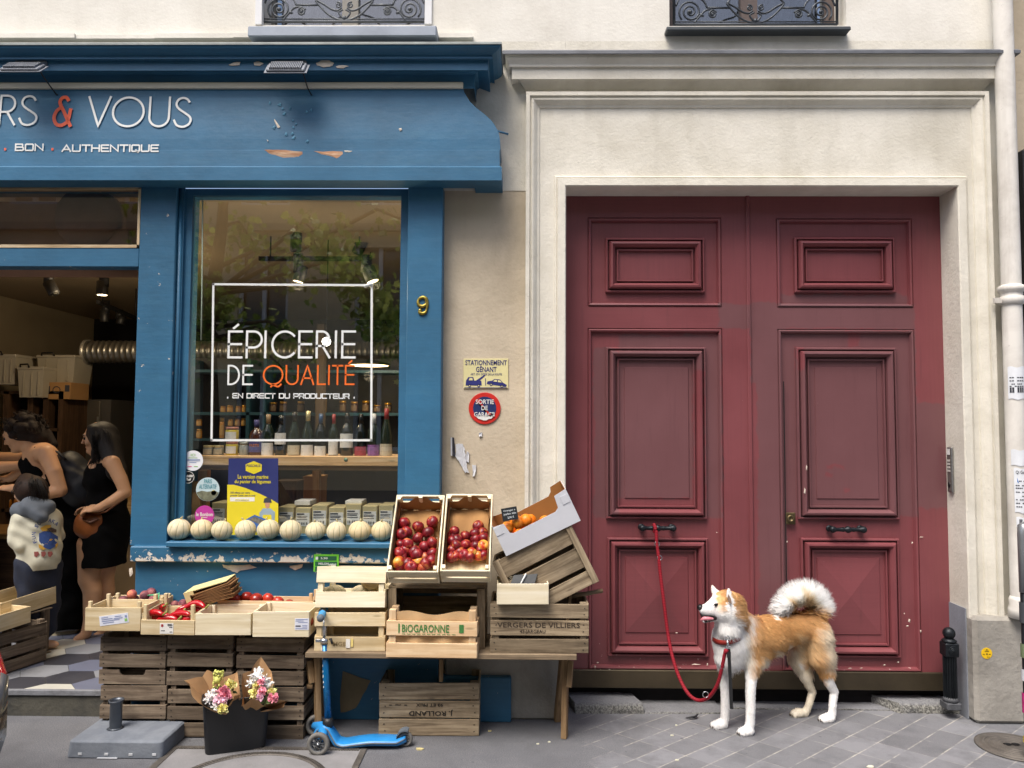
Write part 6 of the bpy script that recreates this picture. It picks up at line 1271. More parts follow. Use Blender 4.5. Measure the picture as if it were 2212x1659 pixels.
tE, wE, hE = tray(226, 352, 1296, 1345, -.245, .12, 'honey tray of peaches at the back, behind the leftmost tray', POPY, posth=.015)
tF, wF, hF = tray(356, 446, 1308, 1345, -.2, .08, 'tray of peaches at the back, behind the pepper tray', POPY)
tG, wG, hG = tray(470, 676, 1298, 1345, -.25, .13, 'wide pinkish tray of tomatoes at the back of the stacks', PINK, posth=.04)
def pile(name, me, box, pts, r, label, cat, grp, z0):
    for x, y, z in pts: fruit(name, me, (box.location.x + x, box.location.y + y, box.location.z + z0 + z), r, label, cat, grp)
PCH = apple_mat('peach_skin', '#9a4a4a', '#c9755a', '#dba060', .75); PLM = apple_mat('plum_skin', '#5a2f3a', '#8a4a52', '#a86a62', .7); TOM = apple_mat('tomato_skin', '#8f2218', '#ad3424', '#b8492f', .22)
bme = lambda m, n: MB().ball((0, 0, 0), 1.0, 16, 10).mesh(n, [m]); PCM, PLME, TME = bme(PCH, 'peach'), bme(PLM, 'nectarine'), bme(TOM, 'tomato')
c = W(285, 1284, -.19); fruit('peach', PCM, c, .0265, 'large orange red peach on top of the leftmost back tray', 'peach')
pile('nectarine', PLME, tE, [(.03, .0, .03), (-.09, .0, .0), (-.04, .02, .0), (.02, -.02, -.01), (.08, .0, .01), (.055, .02, .04)], .028, 'dusky red nectarine in the leftmost back tray', 'nectarine', 'nectarines in the leftmost back tray', hE * .85)
pile('nectarine', PLME, tF, [(-.08, .0, .01), (-.03, -.01, .02), (.02, .0, .015), (.06, .01, .005), (-.05, -.03, -.01), (0, -.03, .0)], .026, 'dusky red nectarine in the tray behind the peppers', 'nectarine', 'nectarines behind the peppers', hF * .8)
pile('tomato', TME, tG, [(-.19, -.01, .02), (-.13, .01, .025), (-.07, -.01, .022), (-.01, .01, .015), (-.16, .03, .0), (-.1, .03, .0), (.05, 0, .0), (.11, .01, -.02), (.17, 0, -.03)], (.036, .036, .03), 'red tomato in the wide pinkish back tray', 'tomato', 'tomatoes in the wide back tray', hG * .8)
pile('tomato', TME, tC, [(-.02, -.02, .0), (.07, -.05, .0), (.09, -.02, .005), (-.08, .03, 0), (.03, .04, 0), (.12, .03, .0)], (.036, .036, .03), 'red tomato in the tray next to the peppers', 'tomato', 'tomatoes in the clean pale tray', .045)
pile('tomato', TME, tD, [(.12, -.06, .02), (.1, .03, .0), (-.04, .03, 0), (.03, -.05, 0)], (.036, .036, .03), 'red tomato in the tray with the printed label', 'tomato', 'tomatoes in the labelled tray', .045)
PEP = M('pepper_red', '#b3101c', .2, .12, 8, 0, 60, 0, .6, 0, .03, .3); PGR = M('pepper_stalk', '#8a8f45', .6, .15)
for i, (px, py, ang, L, bend) in enumerate([(328, 1331, 15, .13, .03), (345, 1335, 10, .13, .02), (372, 1329, 35, .14, -.02), (385, 1333, 20, .15, .03), (405, 1330, 25, .13, -.03), (350, 1318, 70, .1, .02), (418, 1316, 10, .13, .05), (410, 1322, -20, .14, .04), (390, 1322, 40, .12, .02), (360, 1340, 5, .12, .02), (398, 1340, 12, .12, .02)]):
    Y = -.40 + .03 * (i % 3) + (.05 if py < 1325 else 0); c = W(px, py, Y); a = R(ang); mb = MB(); P = []; rd = []
    for k in range(9):
        u = k / 8 - .5; P.append((u * L * math.cos(a), bend * (1 - 4 * u * u) * .6 - .5 * u * L * math.sin(a), u * L * math.sin(a) * .5 + bend * (1 - 4 * u * u) * .5)); rd.append(.0165 * (.25, .7, .95, 1.08, 1.1, 1.05, .95, .8, .3)[k])
    mb.tube(P, rd, 12); s = P[-1]; mb.tube([s, (s[0] + .012, s[1], s[2] + .01), (s[0] + .022, s[1], s[2] + .02)], [.006, .005, .006], 6, 1)
    o = solo('pepper', mb, [PEP, PGR], 'glossy red pepper in the honey coloured tray', 'pepper', 'peppers in the honey tray', c)
mb = MB(); a, b = W(417, 1297, -.22), W(447, 1316, -.22); mb.span((a.x, -.22, b.z), (b.x, -.17, a.z), ch=.004); mb.span((a.x - .003, -.223, a.z - .012), (b.x + .003, -.167, a.z + .002)); solo('red_carton', mb, M('red_card', '#a3121c', .5, .1), 'small red carton behind the peppers', 'carton')
NETG = M('green_net', '#5fc08c', .5, .1); mb = MB()
for k in range(4): mb.tube([W(318 + k * 5, 1286 + k * 1.5, -.2), W(333 + k * 3, 1284 + k * 1.2, -.2), W(344, 1282 + k * 4, -.2)], .0022, 5)
mb.tube([W(344, 1280, -.2), W(342, 1302, -.21)], .003, 5); solo('green_net', mb, NETG, 'scrap of green plastic net on the nectarines', 'net')
BOXY = M('pale_yellow_card', '#d9cd94', .8, .08, 6, .1); BAGP = M('brown_bag_paper', '#87613a', .85, .2, 30, .2, 40)
c = W(452, 1278, -.25); t = thing('bag_box', 'pale open box tipped on its side, full of folded brown paper bags', 'box', c, (R(8), R(-17), R(-6))); s = 1 / 395
mb = MB(); mb.box((0, .03, .035), (126 * s * .8, .12, .004)); mb.box((0, .03, -.058), (126 * s * .85, .12, .004)); mb.box((-.125, .03, -.012), (.004, .12, .094)); mb.box((0, .09, -.012), (.25, .004, .09)); mb.prism([(-.125, -.06), (-.085, -.06), (-.085, -.03), (-.095, -.03), (-.095, .015), (-.07, .015), (-.07, .037), (-.125, .037)], (0, -.032, 0), (1, 0, 0), (0, 0, 1), (0, .003, 0)); part('carton', mb, BOXY, t)
mb = MB()
for k in range(10): mb.box((.03 + .008 * (k % 3), .01, -.05 + .0075 * k), (.22, .1, .0045), mrot(0, (k - 5) * -.7, 2 * (k % 2)))
part('paper_bags', mb, BAGP, t)
c = W(705, 1216, -.16); t = thing('price_tag', 'bright green price tag with chalk writing, on the peeling blue apron', 'price sign', (c.x, -.162, c.z)); k = 4.34 / 1660; w, h = 54 * k, 37 * k
mb = MB(); mb.box((0, 0, 0), (w, .004, h), ch=.001); part('frame', mb, M('lime_plastic', '#6fc53a', .4, .1), t)
mb = MB()
for z in (.27, -.04, -.33): mb.box((.0 if z != .27 else .006, -.0025, z * h), (w * (.88 if z != .27 else .74), .002, h * .25))
part('slate', mb, M('tag_green', '#1f5a3c', .5, .1), t); mb = MB(); f = plane_fn(-.0042); text_in(mb, '5,90', -w * .22, w * .06, h * .2, h * .34, f); text_in(mb, 'MELON', -w * .3, w * .1, -h * .1, h * .03, f); text_in(mb, 'BRESIL', -w * .34, w * .05, -h * .38, -h * .26, f); rect2(mb, f, -w * .42, h * .2, -w * .32, h * .36); scribble(mb, w * .12, w * .4, -.12 * h, h * .1, 4, f); part('writing', mb, CHK, t)

BZ = thing('bucket', 'black square plastic bucket holding two paper wrapped bouquets', 'bucket', (0, 0, 0)); bc = G(487, 1632); BZ.location = (bc.x + .005, bc.y + .125, .006); BZ.rotation_euler = (0, 0, R(20))
hbk = .268
def rr_ring(w, d, z, r=.03, n=5):
    P = []
    for sx, sy, a0 in ((1, 1, 0), (-1, 1, 90), (-1, -1, 180), (1, -1, 270)):
        for k in range(n + 1): a = R(a0 + 90 * k / n); P.append((sx * (w / 2 - r) + r * math.cos(a), sy * (d / 2 - r) + r * math.sin(a), z))
    return P
mb = MB(); wb_, db_ = .325, .225
mb.loft([rr_ring(wb_ * .88, db_ * .88, 0), rr_ring(wb_ * .88 + .004, db_ * .88 + .004, .004), rr_ring(wb_ * .99, db_ * .99, hbk * .93), rr_ring(wb_ * 1.0, db_, hbk * .93), rr_ring(wb_ * 1.03, db_ * 1.03, hbk * .94), rr_ring(wb_ * 1.03, db_ * 1.03, hbk * .99), rr_ring(wb_ * 1.0, db_, hbk), rr_ring(wb_ * .96, db_ * .96, hbk * .99), rr_ring(wb_ * .86, db_ * .86, .02)], True, (True, True), 0, False)
part('tub', mb, M('bucket_black', '#15171b', .45, .2, 5, .15, 60, 0, .5), BZ)
mb = MB()
for s in (-.33, .33): mb.box((s * wb_, -db_ * .515, hbk * .87), (.06, .012, .03), ch=.003)
part('lug', mb, M('bucket_black', '#15171b'), BZ)
WRAP = M('kraft_wrap', '#b28c63', .8, .12, 6, .35, 18)
FLC = {'white': M('petal_white', '#f4f2ef', .6, .05, 20, 0, sub=.1), 'yellow': M('petal_yellow', '#ece49a', .6, .06, 20, 0, sub=.1), 'pink': M('petal_pink', '#e695a6', .6, .1, 20, 0, sub=.1), 'rose': M('petal_pale_rose', '#e6bccb', .6, .1, 20, 0, sub=.1), 'green': M('sprig_green', '#c5c76a', .6, .15, 20, 0)}
LEAFM = M('bouquet_leaf', '#5a6b35', .6, .2, 10, .1)
def bloom(kind, c, r, par, seed):
    rg = random.Random(seed); mb = MB()
    n = {'white': 26, 'yellow': 30, 'pink': 22, 'rose': 16, 'green': 40}[kind]
    for k in range(n):
        if kind == 'green': p = Vector((rg.uniform(-.4, .4), rg.uniform(-.3, .3), rg.uniform(-1.2, 1.2))) * r; mb.ball(p, r * .17, 6, 4); continue
        a = rg.uniform(0, 6.28); e = rg.uniform(-.2, 1.35); d = Vector((math.cos(a) * math.cos(e), math.sin(a) * math.cos(e) - .0, math.sin(e))); d = mrot(55, 0, 0) @ d
        t1 = d.orthogonal().normalized(); t2 = d.cross(t1); q = rg.uniform(.8, 1.05); s = .34 * r if kind != 'white' else .16 * r
        ph = rg.uniform(0, 6.28); u = t1 * math.cos(ph) + t2 * math.sin(ph); v = t2 * math.cos(ph) - t1 * math.sin(ph)
        b = d * r * .25; m_ = d * r * .7 * q; tp = d * r * q
        mb.add([b, m_ + u * s + v * s * .25, tp + u * s * .6 - v * s * .3, tp + d * r * .04, tp - u * s * .6 - v * s * .3, m_ - u * s + v * s * .25], [(0, 1, 2, 3), (0, 3, 4, 5)], sm=True)
    mb.ball((0, 0, 0), r * .5, 10, 6); o = part('flower', mb, FLC[kind], par); o.location = Vector(c) - par.location; return o
def bouquet(label, base, tips, flowers, seed, leaves):
    t = thing('bouquet', label, 'bouquet', base, (0, 0, 0), 'bouquets in the bucket')
    for nm, ring in tips:
        mb = MB(); P = [W(*q) for q in ring]; m = len(P); B = Vector(base)
        def fn(u, v):
            k = u * (m - 1); i = min(m - 2, int(k)); p = P[i].lerp(P[i + 1], k - i); b = B + (p - B) * .12; q = b.lerp(p, v); q += Vector((.006 * math.sin(u * 19 + seed), .008 * math.sin(u * 13 + v * 4), .004 * math.sin(u * 25))) * v; return q - B
        mb.grid(fn, (m - 1) * 6, 8, 0, False); part('paper_wrap', mb, WRAP, t)
    for i, (kd, px, py, rp, Y) in enumerate(flowers): bloom(kd, W(*ZP(px, py), Y), rp * 1.4 / 1660 * (Y + 4.5), t, seed * 50 + i)
    mb = MB(); rg = random.Random(seed)
    for px, py, Y in leaves:
        c0 = W(px, py, Y) - Vector(base)
        for k in range(7):
            d = Vector((rg.uniform(-1, 1), rg.uniform(-1, .3), rg.uniform(-.3, 1))).normalized() * .028; s = d.orthogonal().normalized() * .007; mb.add([c0, c0 + d * .5 + s, c0 + d, c0 + d * .5 - s], [(0, 1, 2, 3)])
    part('foliage', mb, LEAFM, t); return t
Yq = -.60
qb = lambda x, y: (384 + (x) * .1294 + 0.0, 1404.5 + y * .1294)   # zoom px -> photo px (700,2560 crop, 3.687 px per source px => /3.687/1.8228)
def ZP(x, y): return (700 + x / 3.687) / 1.8228, (2560 + y / 3.687) / 1.8228
def ZW(x, y, Y): a, b = ZP(x, y); return (a, b, Y)
b1 = Vector((BZ.location.x - .07, BZ.location.y - .0, .14)); b2 = Vector((BZ.location.x + .06, BZ.location.y + .02, .14))
bouquet('paper wrapped bouquet of pink and yellow flowers, the left one', b1,
        [('back', [ZW(330, 700, -.52), ZW(350, 420, -.5), ZW(410, 305, -.49), ZW(520, 340, -.48), ZW(680, 400, -.48), ZW(840, 310, -.49), ZW(905, 520, -.52), ZW(930, 800, -.56)]),
         ('front', [ZW(360, 380, -.5), ZW(105, 430, -.56), ZW(170, 560, -.6), ZW(300, 760, -.66), ZW(500, 880, -.68), ZW(720, 905, -.69)]), ('front', [ZW(700, 900, -.69), ZW(790, 720, -.66), ZW(880, 640, -.6), ZW(910, 700, -.57)])],
        [('green', 570, 430, 12, -.56), ('green', 640, 370, 6, -.55), ('yellow', 760, 510, 10.5, -.58), ('pink', 650, 620, 11, -.64), ('pink', 715, 650, 10, -.63), ('rose', 590, 740, 9, -.66), ('rose', 660, 735, 8, -.67), ('white', 490, 680, 12, -.64), ('white', 540, 620, 9, -.62), ('white', 560, 810, 9, -.66), ('white', 450, 720, 8, -.65), ('yellow', 660, 850, 9.5, -.69)], 1, [(0, 0, 0)] and [ZW(800, 590, -.56), ZW(600, 560, -.56)])
bouquet('paper wrapped bouquet with white chrysanthemums and a tall paper tip, the right one', b2,
        [('back', [ZW(945, 760, -.54), ZW(950, 330, -.5), ZW(1060, 320, -.48), ZW(1200, 100, -.46), ZW(1370, 330, -.47), ZW(1395, 560, -.5)]), ('front', [ZW(940, 640, -.56), ZW(960, 800, -.62), ZW(1060, 700, -.64), ZW(1250, 790, -.63), ZW(1430, 720, -.58), ZW(1600, 725, -.54), ZW(1545, 840, -.56), ZW(1300, 850, -.6)])],
        [('white', 1140, 380, 14, -.55), ('white', 1230, 440, 14, -.56), ('white', 1070, 480, 10, -.56), ('white', 1300, 520, 11, -.56), ('white', 1180, 330, 8, -.54), ('pink', 1215, 460, 6.5, -.6), ('yellow', 1140, 510, 6.5, -.6), ('pink', 1225, 600, 8, -.62), ('yellow', 1105, 625, 9, -.61), ('rose', 1210, 690, 8, -.64), ('pink', 1385, 700, 9, -.61), ('yellow', 1370, 600, 7, -.58)], 2, [ZW(1300, 650, -.58), ZW(1270, 760, -.62), ZW(1400, 590, -.55), ZW(1150, 560, -.57), ZW(1330, 700, -.6)])

PB = thing('parasol_base', 'grey slab parasol base with an empty steel tube', 'parasol base', (0, 0, 0)); a, b = G(137, 1638), G(344, 1640); PB.location = ((a.x + b.x) / 2 + .012, a.y + .165, .002)
w, d, h = b.x - a.x, .33, .082
mb = MB(); mb.loft([rr_ring(w, d, 0, .02), rr_ring(w, d, .008, .02), rr_ring(w - .008, d - .008, h * .9, .03), rr_ring(w - .03, d - .03, h, .03)], True, (True, True), 0, False)
SLB = plaster('painted_slab', '#6f757e', '#9aa0a6', .45, 5.0, .4, .3, 40); part('slab', mb, SLB, PB, False, None, .004)
mb = MB()
for x in (-.36, -.08, .18, .43): mb.box((x * w * .98, -d / 2 - .001, .02), (.02, .003, .012), ch=.001)
mb.box((-.03, -d / 2 - .004, .003), (.1, .01, .002)); part('paint_chip', mb, M('slab_chip', '#c5c8cb', .8, .1), PB)
ct = W(249, 1590, PB.location.y) - PB.location; rt = 12.5 / 1660 * 3.95; ht = WZ(249, 1512, PB.location.y) - h
mb = MB(); mb.lathe([(rt, h), (rt, h + ht - .02), (rt + .004, h + ht - .012), (rt + .009, h + ht), (rt + .004, h + ht), (rt - .003, h + ht - .012), (rt - .004, h + .02)], 24, (ct.x, 0, 0), None, 0, (False, True)); mb.lathe([(rt * 1.4, h), (rt * 1.1, h + .006)], 20, (ct.x, 0, 0)); part('tube', mb, M('tube_grey', '#565b62', .38, .12, 14, .1, 90, .6), PB)

SC = thing('kick_scooter', 'blue three wheeled kick scooter for a child with grey wheels', 'scooter', (0, 0, 0)); YD = -.455
SP = lambda x, y: ((1180 + x / 2.476) / 1.8228, (2340 + y / 2.476) / 1.8228)
g0 = G(*SP(180, 1570)); SC.location = (g0.x, g0.y, 0)
BLUP = M('scooter_blue', '#2c86c9', .35, .1, 10, .05, 60, 0, .5); GRUB = M('grip_grey', '#5b636b', .7, .1, 30, .2); TYRE = M('tyre_grey', '#6c6a66', .75, .12, 30, .2); HUBM = M('hub_black', '#1b1c1e', .5, .1); SIL = M('steel_bright', '#b5b9bd', .25, .08, 20, .05, 90, .9)
def sw(x, y, Y): a, b = SP(x, y); return W(a, b, Y)
def wheel(c, r, wd, par):
    mb = MB(); rot = mrot(90, 0, 0); mb.lathe([(r * .66, -wd / 2), (r * .9, -wd / 2), (r, -wd * .28), (r, wd * .28), (r * .9, wd / 2), (r * .66, wd / 2), (r * .66, -wd / 2)], 28, (0, 0, 0), rot, 0, (False, False)); o = part('wheel', mb, TYRE, par); o.location = Vector(c) - SC.location
    mb = MB()
    for k in range(6):
        a = R(60 * k); m_ = Matrix.Rotation(a, 3, 'Y')
        for s in (-1, 1): mb.box(m_ @ Vector((r * .4, 0, s * r * .06)), (r * .56, wd * .7, r * .05), m_ @ mrot(0, s * 14, 0))
        mb.box(m_ @ Vector((r * .52, 0, 0)), (r * .06, wd * .7, r * .25), m_)
    mb.lathe([(r * .2, -wd * .45), (r * .2, wd * .45)], 14, (0, 0, 0), rot); mb.lathe([(r * .66, -wd * .42), (r * .6, -wd * .42), (r * .6, wd * .42), (r * .66, wd * .42)], 28, (0, 0, 0), rot, 0, (False, False)); part('spokes', mb, M('spoke_grey', '#4d5054', .5, .1), o)
    mb = MB(); mb.lathe([(r * .09, -wd * .5), (r * .09, wd * .5)], 10, (0, 0, 0), rot); part('axle', mb, SIL, o); return o
cw1 = sw(182, 1464, g0.y); rw = (106 / 2.476 / 1.8228) / 1660 * (g0.y + 4.5); cw1.z = rw + .001; wheel(cw1, rw, .026, SC)
cw2 = Vector((cw1.x - .005, g0.y + .235, rw + .001)); cw2.x = WX(SP(160, 1330)[0], SP(160, 1330)[1], cw2.y); wheel(cw2, rw, .026, SC)
yd = (cw1.y + cw2.y) / 2; crw = sw(1030, 1385, yd); rr2 = rw * .68; crw.z = rr2 + .001; wheel(crw, rr2, .024, SC)
deck = [(150, 1385), (190, 1310), (240, 1285), (285, 1300), (320, 1360), (370, 1435), (440, 1455), (560, 1435), (700, 1418), (850, 1420), (960, 1425), (1040, 1400)]
dp = [sw(x, y, yd) for x, y in deck]; zoff = 0.0
wdk = [.05, .06, .07, .075, .085, .1, .108, .112, .112, .108, .1, .05]
def deck_mesh(scale_w, th, dz):
    mb = MB(); rings = []
    D = []; 
    for i in range(len(dp) - 1):
        for k in range(4): u = k / 4; D.append((dp[i].lerp(dp[i + 1], u), wdk[i] + (wdk[i + 1] - wdk[i]) * u))
    D.append((dp[-1], wdk[-1])); S = [D[0]] + [((D[i - 1][0] + D[i][0] * 2 + D[i + 1][0]) / 4, D[i][1]) for i in range(1, len(D) - 1)] + [D[-1]]
    for i, (p, w_) in enumerate(S):
        a, b = S[max(0, i - 1)][0], S[min(len(S) - 1, i + 1)][0]; t_ = (b - a).normalized(); n = Vector((-t_.z, 0, t_.x)); w_ *= scale_w
        p = p - SC.location + n * dz
        rings.append([p + Vector((0, -w_ / 2, 0)) - n * th * .2, p + Vector((0, -w_ / 2, 0)) + n * th * .3, p + Vector((0, -w_ * .36, 0)) + n * th * .5, p + Vector((0, w_ * .36, 0)) + n * th * .5, p + Vector((0, w_ / 2, 0)) + n * th * .3, p + Vector((0, w_ / 2, 0)) - n * th * .2, p + Vector((0, w_ * .36, 0)) - n * th * .5, p + Vector((0, -w_ * .36, 0)) - n * th * .5])
    mb.loft(rings, True, (True, True), 0, True); return mb
part('deck', deck_mesh(1.0, .03, 0), BLUP, SC); part('deck_trim', deck_mesh(1.1, .011, .004), GRUB, SC)
mb = MB(); mb.tube([cw1 - SC.location + Vector((0, .02, 0)), cw1 - SC.location + Vector((.01, .06, .02)), sw(215, 1290, yd) - SC.location + Vector((0, 0, 0)), cw2 - SC.location + Vector((.01, -.06, .02)), cw2 - SC.location + Vector((0, -.02, 0))], [.013, .02, .028, .02, .013], 10); part('front_axle_arm', mb, BLUP, SC)
st0, st1, st2 = sw(278, 1250, yd), sw(243, 450, yd), sw(240, 200, yd)
mb = MB(); mb.cyl(st0 - SC.location, st1 - SC.location, .0185, .0165, 16); part('stem', mb, M('stem_blue', '#0e6ca6', .28, .12, 4, .03, 60, .3, .6), SC)
mb = MB(); mb.cyl(st1 - SC.location, st2 - SC.location, .0125, None, 14); part('stem_tube', mb, SIL, SC)
mb = MB(); mb.lathe([(.026, 0), (.03, .008), (.028, .03), (.02, .045)], 16, st0 - SC.location - Vector((0, 0, .02))); part('stem_collar', mb, HUBM, SC)
mb = MB(); mb.cyl(st1 - SC.location - Vector((0, 0, .015)), st1 - SC.location + Vector((0, 0, .012)), .022, None, 14); mb.box(st1 - SC.location + Vector((-.03, 0, .0)), (.035, .02, .02), ch=.003); part('clamp', mb, SIL, SC)
mb = MB(); mb.tube([st1 - SC.location + Vector((.02, 0, .008)), st1 - SC.location + Vector((.035, -.01, .01)), st1 - SC.location + Vector((.045, -.02, -.012))], [.006, .007, .005], 8); part('clamp_lever', mb, HUBM, SC)
hb_ = sw(235, 165, yd); hp = [hb_ + Vector((-.002 + .075 * u * .35, -.155 * u, .003 * abs(u))) for u in (-1, -.5, 0, .5, 1)]
mb = MB(); mb.tube([p - SC.location for p in hp], .011, 10); part('handlebar', mb, SIL, SC)
for s in (0, 1):
    e0, e1 = (hp[4], hp[2].lerp(hp[3], .8)) if s else (hp[0], hp[2].lerp(hp[1], .8)); d = e1 - e0; mb = MB(); mb.lathe([(.012, -.004), (.019, 0), (.0205, .012), (.0165, .022), (.018, .04), (.0185, .06), (.0165, .08), (.02, .09), (.02, d.length), (.012, d.length + .004)], 16, (0, 0, 0), d.to_track_quat('Z', 'Y').to_matrix()); g = part('grip', mb, M('grip_blue', '#3a8fc4', .6, .35, 60, .3, 90), SC); g.location = e0 - SC.location
    mb = MB(); mb.ball((0, 0, 0), .0195, 12, 8); q = part('grip_end', mb, GRUB, g)
mb = MB(); P = [crw - SC.location + Vector((rr2 * 1.16 * math.cos(R(a)), 0, rr2 * 1.16 * math.sin(R(a)))) for a in (185, 160, 135, 110, 90, 68)]
for i in range(5): mb.add([P[i] + Vector((0, -.024, 0)), P[i + 1] + Vector((0, -.024, 0)), P[i + 1] + Vector((0, .024, 0)), P[i] + Vector((0, .024, 0)), (P[i] * 1.0) + Vector((0, -.024, .008)), P[i + 1] + Vector((0, -.024, .008)), P[i + 1] + Vector((0, .024, .008)), P[i] + Vector((0, .024, .008))], [(0, 1, 2, 3), (7, 6, 5, 4), (0, 4, 5, 1), (2, 6, 7, 3), (0, 3, 7, 4), (1, 5, 6, 2)])
part('brake_fender', mb, GRUB, SC)
mb = MB()
for k, (u, s) in enumerate([(.03, .9), (.09, 1.3), (.15, 1.0), (.21, .7), (.3, .5), (.37, .5), (.43, .7), (.5, .5), (.56, .5)]):
    c = st1.lerp(st0, u) - SC.location; a0 = 225; mb.add([c + Vector((.0182 * math.cos(R(a0 + da)), .0182 * math.sin(R(a0 + da)), dz * .014 * s)) for da, dz in ((-8, -1), (14, -.3), (8, 1), (-10, .4))], [(0, 1, 2, 3)])
part('decal', mb, LAB, SC)

def sdf_mesh(prims, h, k=.03, pad=.03, sharp=()):
    """prims: ('c', a, b, ra, rb[, k]) round cones or ('e', c, (rx,ry,rz), rot3x3|None[, k]) ellipsoids -> (verts, quads) by surface nets"""
    lo = np.full(3, 1e9); hi = -lo
    for p in prims:
        if p[0] == 'c':
            for q, r in ((p[1], p[3]), (p[2], p[4])): lo = np.minimum(lo, np.array(q) - r); hi = np.maximum(hi, np.array(q) + r)
        else: r = max(p[2]); lo = np.minimum(lo, np.array(p[1]) - r); hi = np.maximum(hi, np.array(p[1]) + r)
    lo -= pad; hi += pad; n = np.ceil((hi - lo) / h).astype(int) + 1
    ax = [lo[i] + h * np.arange(n[i]) for i in range(3)]; D = np.full(n, 1e3)
    for p in prims:
        if p[0] == 'c': a, b = np.minimum(np.array(p[1]) - p[3], np.array(p[2]) - p[4]), np.maximum(np.array(p[1]) + p[3], np.array(p[2]) + p[4])
        else: a, b = np.array(p[1]) - max(p[2]), np.array(p[1]) + max(p[2])
        m = 3 * k + 2 * h + .01
        i0 = np.maximum(0, ((a - m - lo) / h).astype(int)); i1 = np.minimum(n, ((b + m - lo) / h).astype(int) + 2)
        sl = tuple(slice(i0[q], i1[q]) for q in range(3))
        X, Y, Z = np.meshgrid(*[ax[q][sl[q]] for q in range(3)], indexing='ij'); P = np.stack([X, Y, Z], -1)
        if p[0] == 'c':
            A, B = np.array(p[1], float), np.array(p[2], float); d = B - A; L = max(1e-9, d @ d); t = np.clip(((P - A) @ d) / L, 0, 1)
            s = np.linalg.norm(P - A - t[..., None] * d, axis=-1) - (p[3] + t * (p[4] - p[3])); kk = p[5] if len(p) > 5 else k
        else:
            Q = P - np.array(p[1], float)
            if p[3] is not None: Q = Q @ np.array(p[3])
            rr = np.array(p[2], float); k0 = np.linalg.norm(Q / rr, axis=-1); k1 = np.linalg.norm(Q / (rr * rr), axis=-1) + 1e-9; s = k0 * (k0 - 1) / k1; kk = p[4] if len(p) > 4 else k
        o = D[sl]; hh = np.clip(.5 + .5 * (o - s) / kk, 0, 1); D[sl] = o + (s - o) * hh - kk * hh * (1 - hh)
    I = D < 0; nx, ny, nz = n
    acc = np.zeros((nx - 1, ny - 1, nz - 1, 3)); cnt = np.zeros((nx - 1, ny - 1, nz - 1))
    C = lambda dx, dy, dz: D[dx:nx - 1 + dx, dy:ny - 1 + dy, dz:nz - 1 + dz]
    cs = [(0, 0, 0), (1, 0, 0), (0, 1, 0), (1, 1, 0), (0, 0, 1), (1, 0, 1), (0, 1, 1), (1, 1, 1)]
    for i in range(8):
        for j in range(i + 1, 8):
            if sum(abs(cs[i][q] - cs[j][q]) for q in range(3)) != 1: continue
            a, b = C(*cs[i]), C(*cs[j]); m = (a < 0) != (b < 0); t = np.where(m, a / np.where(m, a - b, 1), 0)
            for q in range(3): acc[..., q] += np.where(m, cs[i][q] + t * (cs[j][q] - cs[i][q]), 0)
            cnt += m
    act = cnt > 0; idx = np.full(act.shape, -1); idx[act] = np.arange(act.sum()); g = np.argwhere(act)
    V = lo + h * (g + acc[act] / cnt[act][:, None]); F = []
    def quads(axis):
        s0 = [slice(None)] * 3; s1 = [slice(None)] * 3; s0[axis] = slice(0, -1); s1[axis] = slice(1, None)
        a, b = I[tuple(s0)], I[tuple(s1)]; u, v = [q for q in range(3) if q != axis]; e = np.argwhere(a != b)
        ok = (e[:, u] > 0) & (e[:, v] > 0) & (e[:, u] < n[u] - 1) & (e[:, v] < n[v] - 1); e = e[ok]
        def gi(du, dv): q = e.copy(); q[:, u] -= du; q[:, v] -= dv; return idx[q[:, 0], q[:, 1], q[:, 2]]
        f = np.stack([gi(1, 1), gi(0, 1), gi(0, 0), gi(1, 0)], 1); fl = a[e[:, 0], e[:, 1], e[:, 2]]
        if axis == 1: fl = ~fl
        f[~fl] = f[~fl][:, ::-1]; return f
    F = np.concatenate([quads(q) for q in range(3)]); return V, F
def np_mesh(name, V, F, mats, colfn=None, smooth_it=0, hem=None, fold=0):
    for _ in range(smooth_it):
        S = np.zeros_like(V); c = np.zeros(len(V))
        for i in range(4):
            a, b = F[:, i], F[:, (i + 1) % 4]; np.add.at(S, a, V[b]); np.add.at(S, b, V[a]); np.add.at(c, a, 1); np.add.at(c, b, 1)
        V = V * .5 + .5 * S / np.maximum(c, 1)[:, None]
    if hem is not None: V = V.copy(); V[:, 2] = np.maximum(V[:, 2], hem)
    if fold:
        e1, e2 = V[F[:, 2]] - V[F[:, 0]], V[F[:, 3]] - V[F[:, 1]]; fn_ = np.cross(e1, e2); vn = np.zeros_like(V)
        for i in range(4): np.add.at(vn, F[:, i], fn_)
        vn /= np.linalg.norm(vn, axis=1)[:, None] + 1e-12; q = V @ np.array([[38, 22, 55], [-20, 61, 33], [70, -15, -28]]).T
        V = V + vn * (fold * (np.sin(q[:, 0] + 1.7 * np.sin(q[:, 1] * .4)) * .6 + np.sin(q[:, 2] * .8 + np.sin(q[:, 0] * .5)) * .5))[:, None]
    me = bpy.data.meshes.new(name); me.from_pydata([tuple(v) for v in V], [], [tuple(int(q) for q in f) for f in F])
    for m in (mats if isinstance(mats, list) else [mats]): me.materials.append(m)
    me.polygons.foreach_set('use_smooth', [True] * len(F))
    if colfn is not None:
        a = me.color_attributes.new('Col', 'FLOAT_COLOR', 'POINT'); a.data.foreach_set('color', colfn(V).ravel().astype(np.float32))
    me.update(); return me
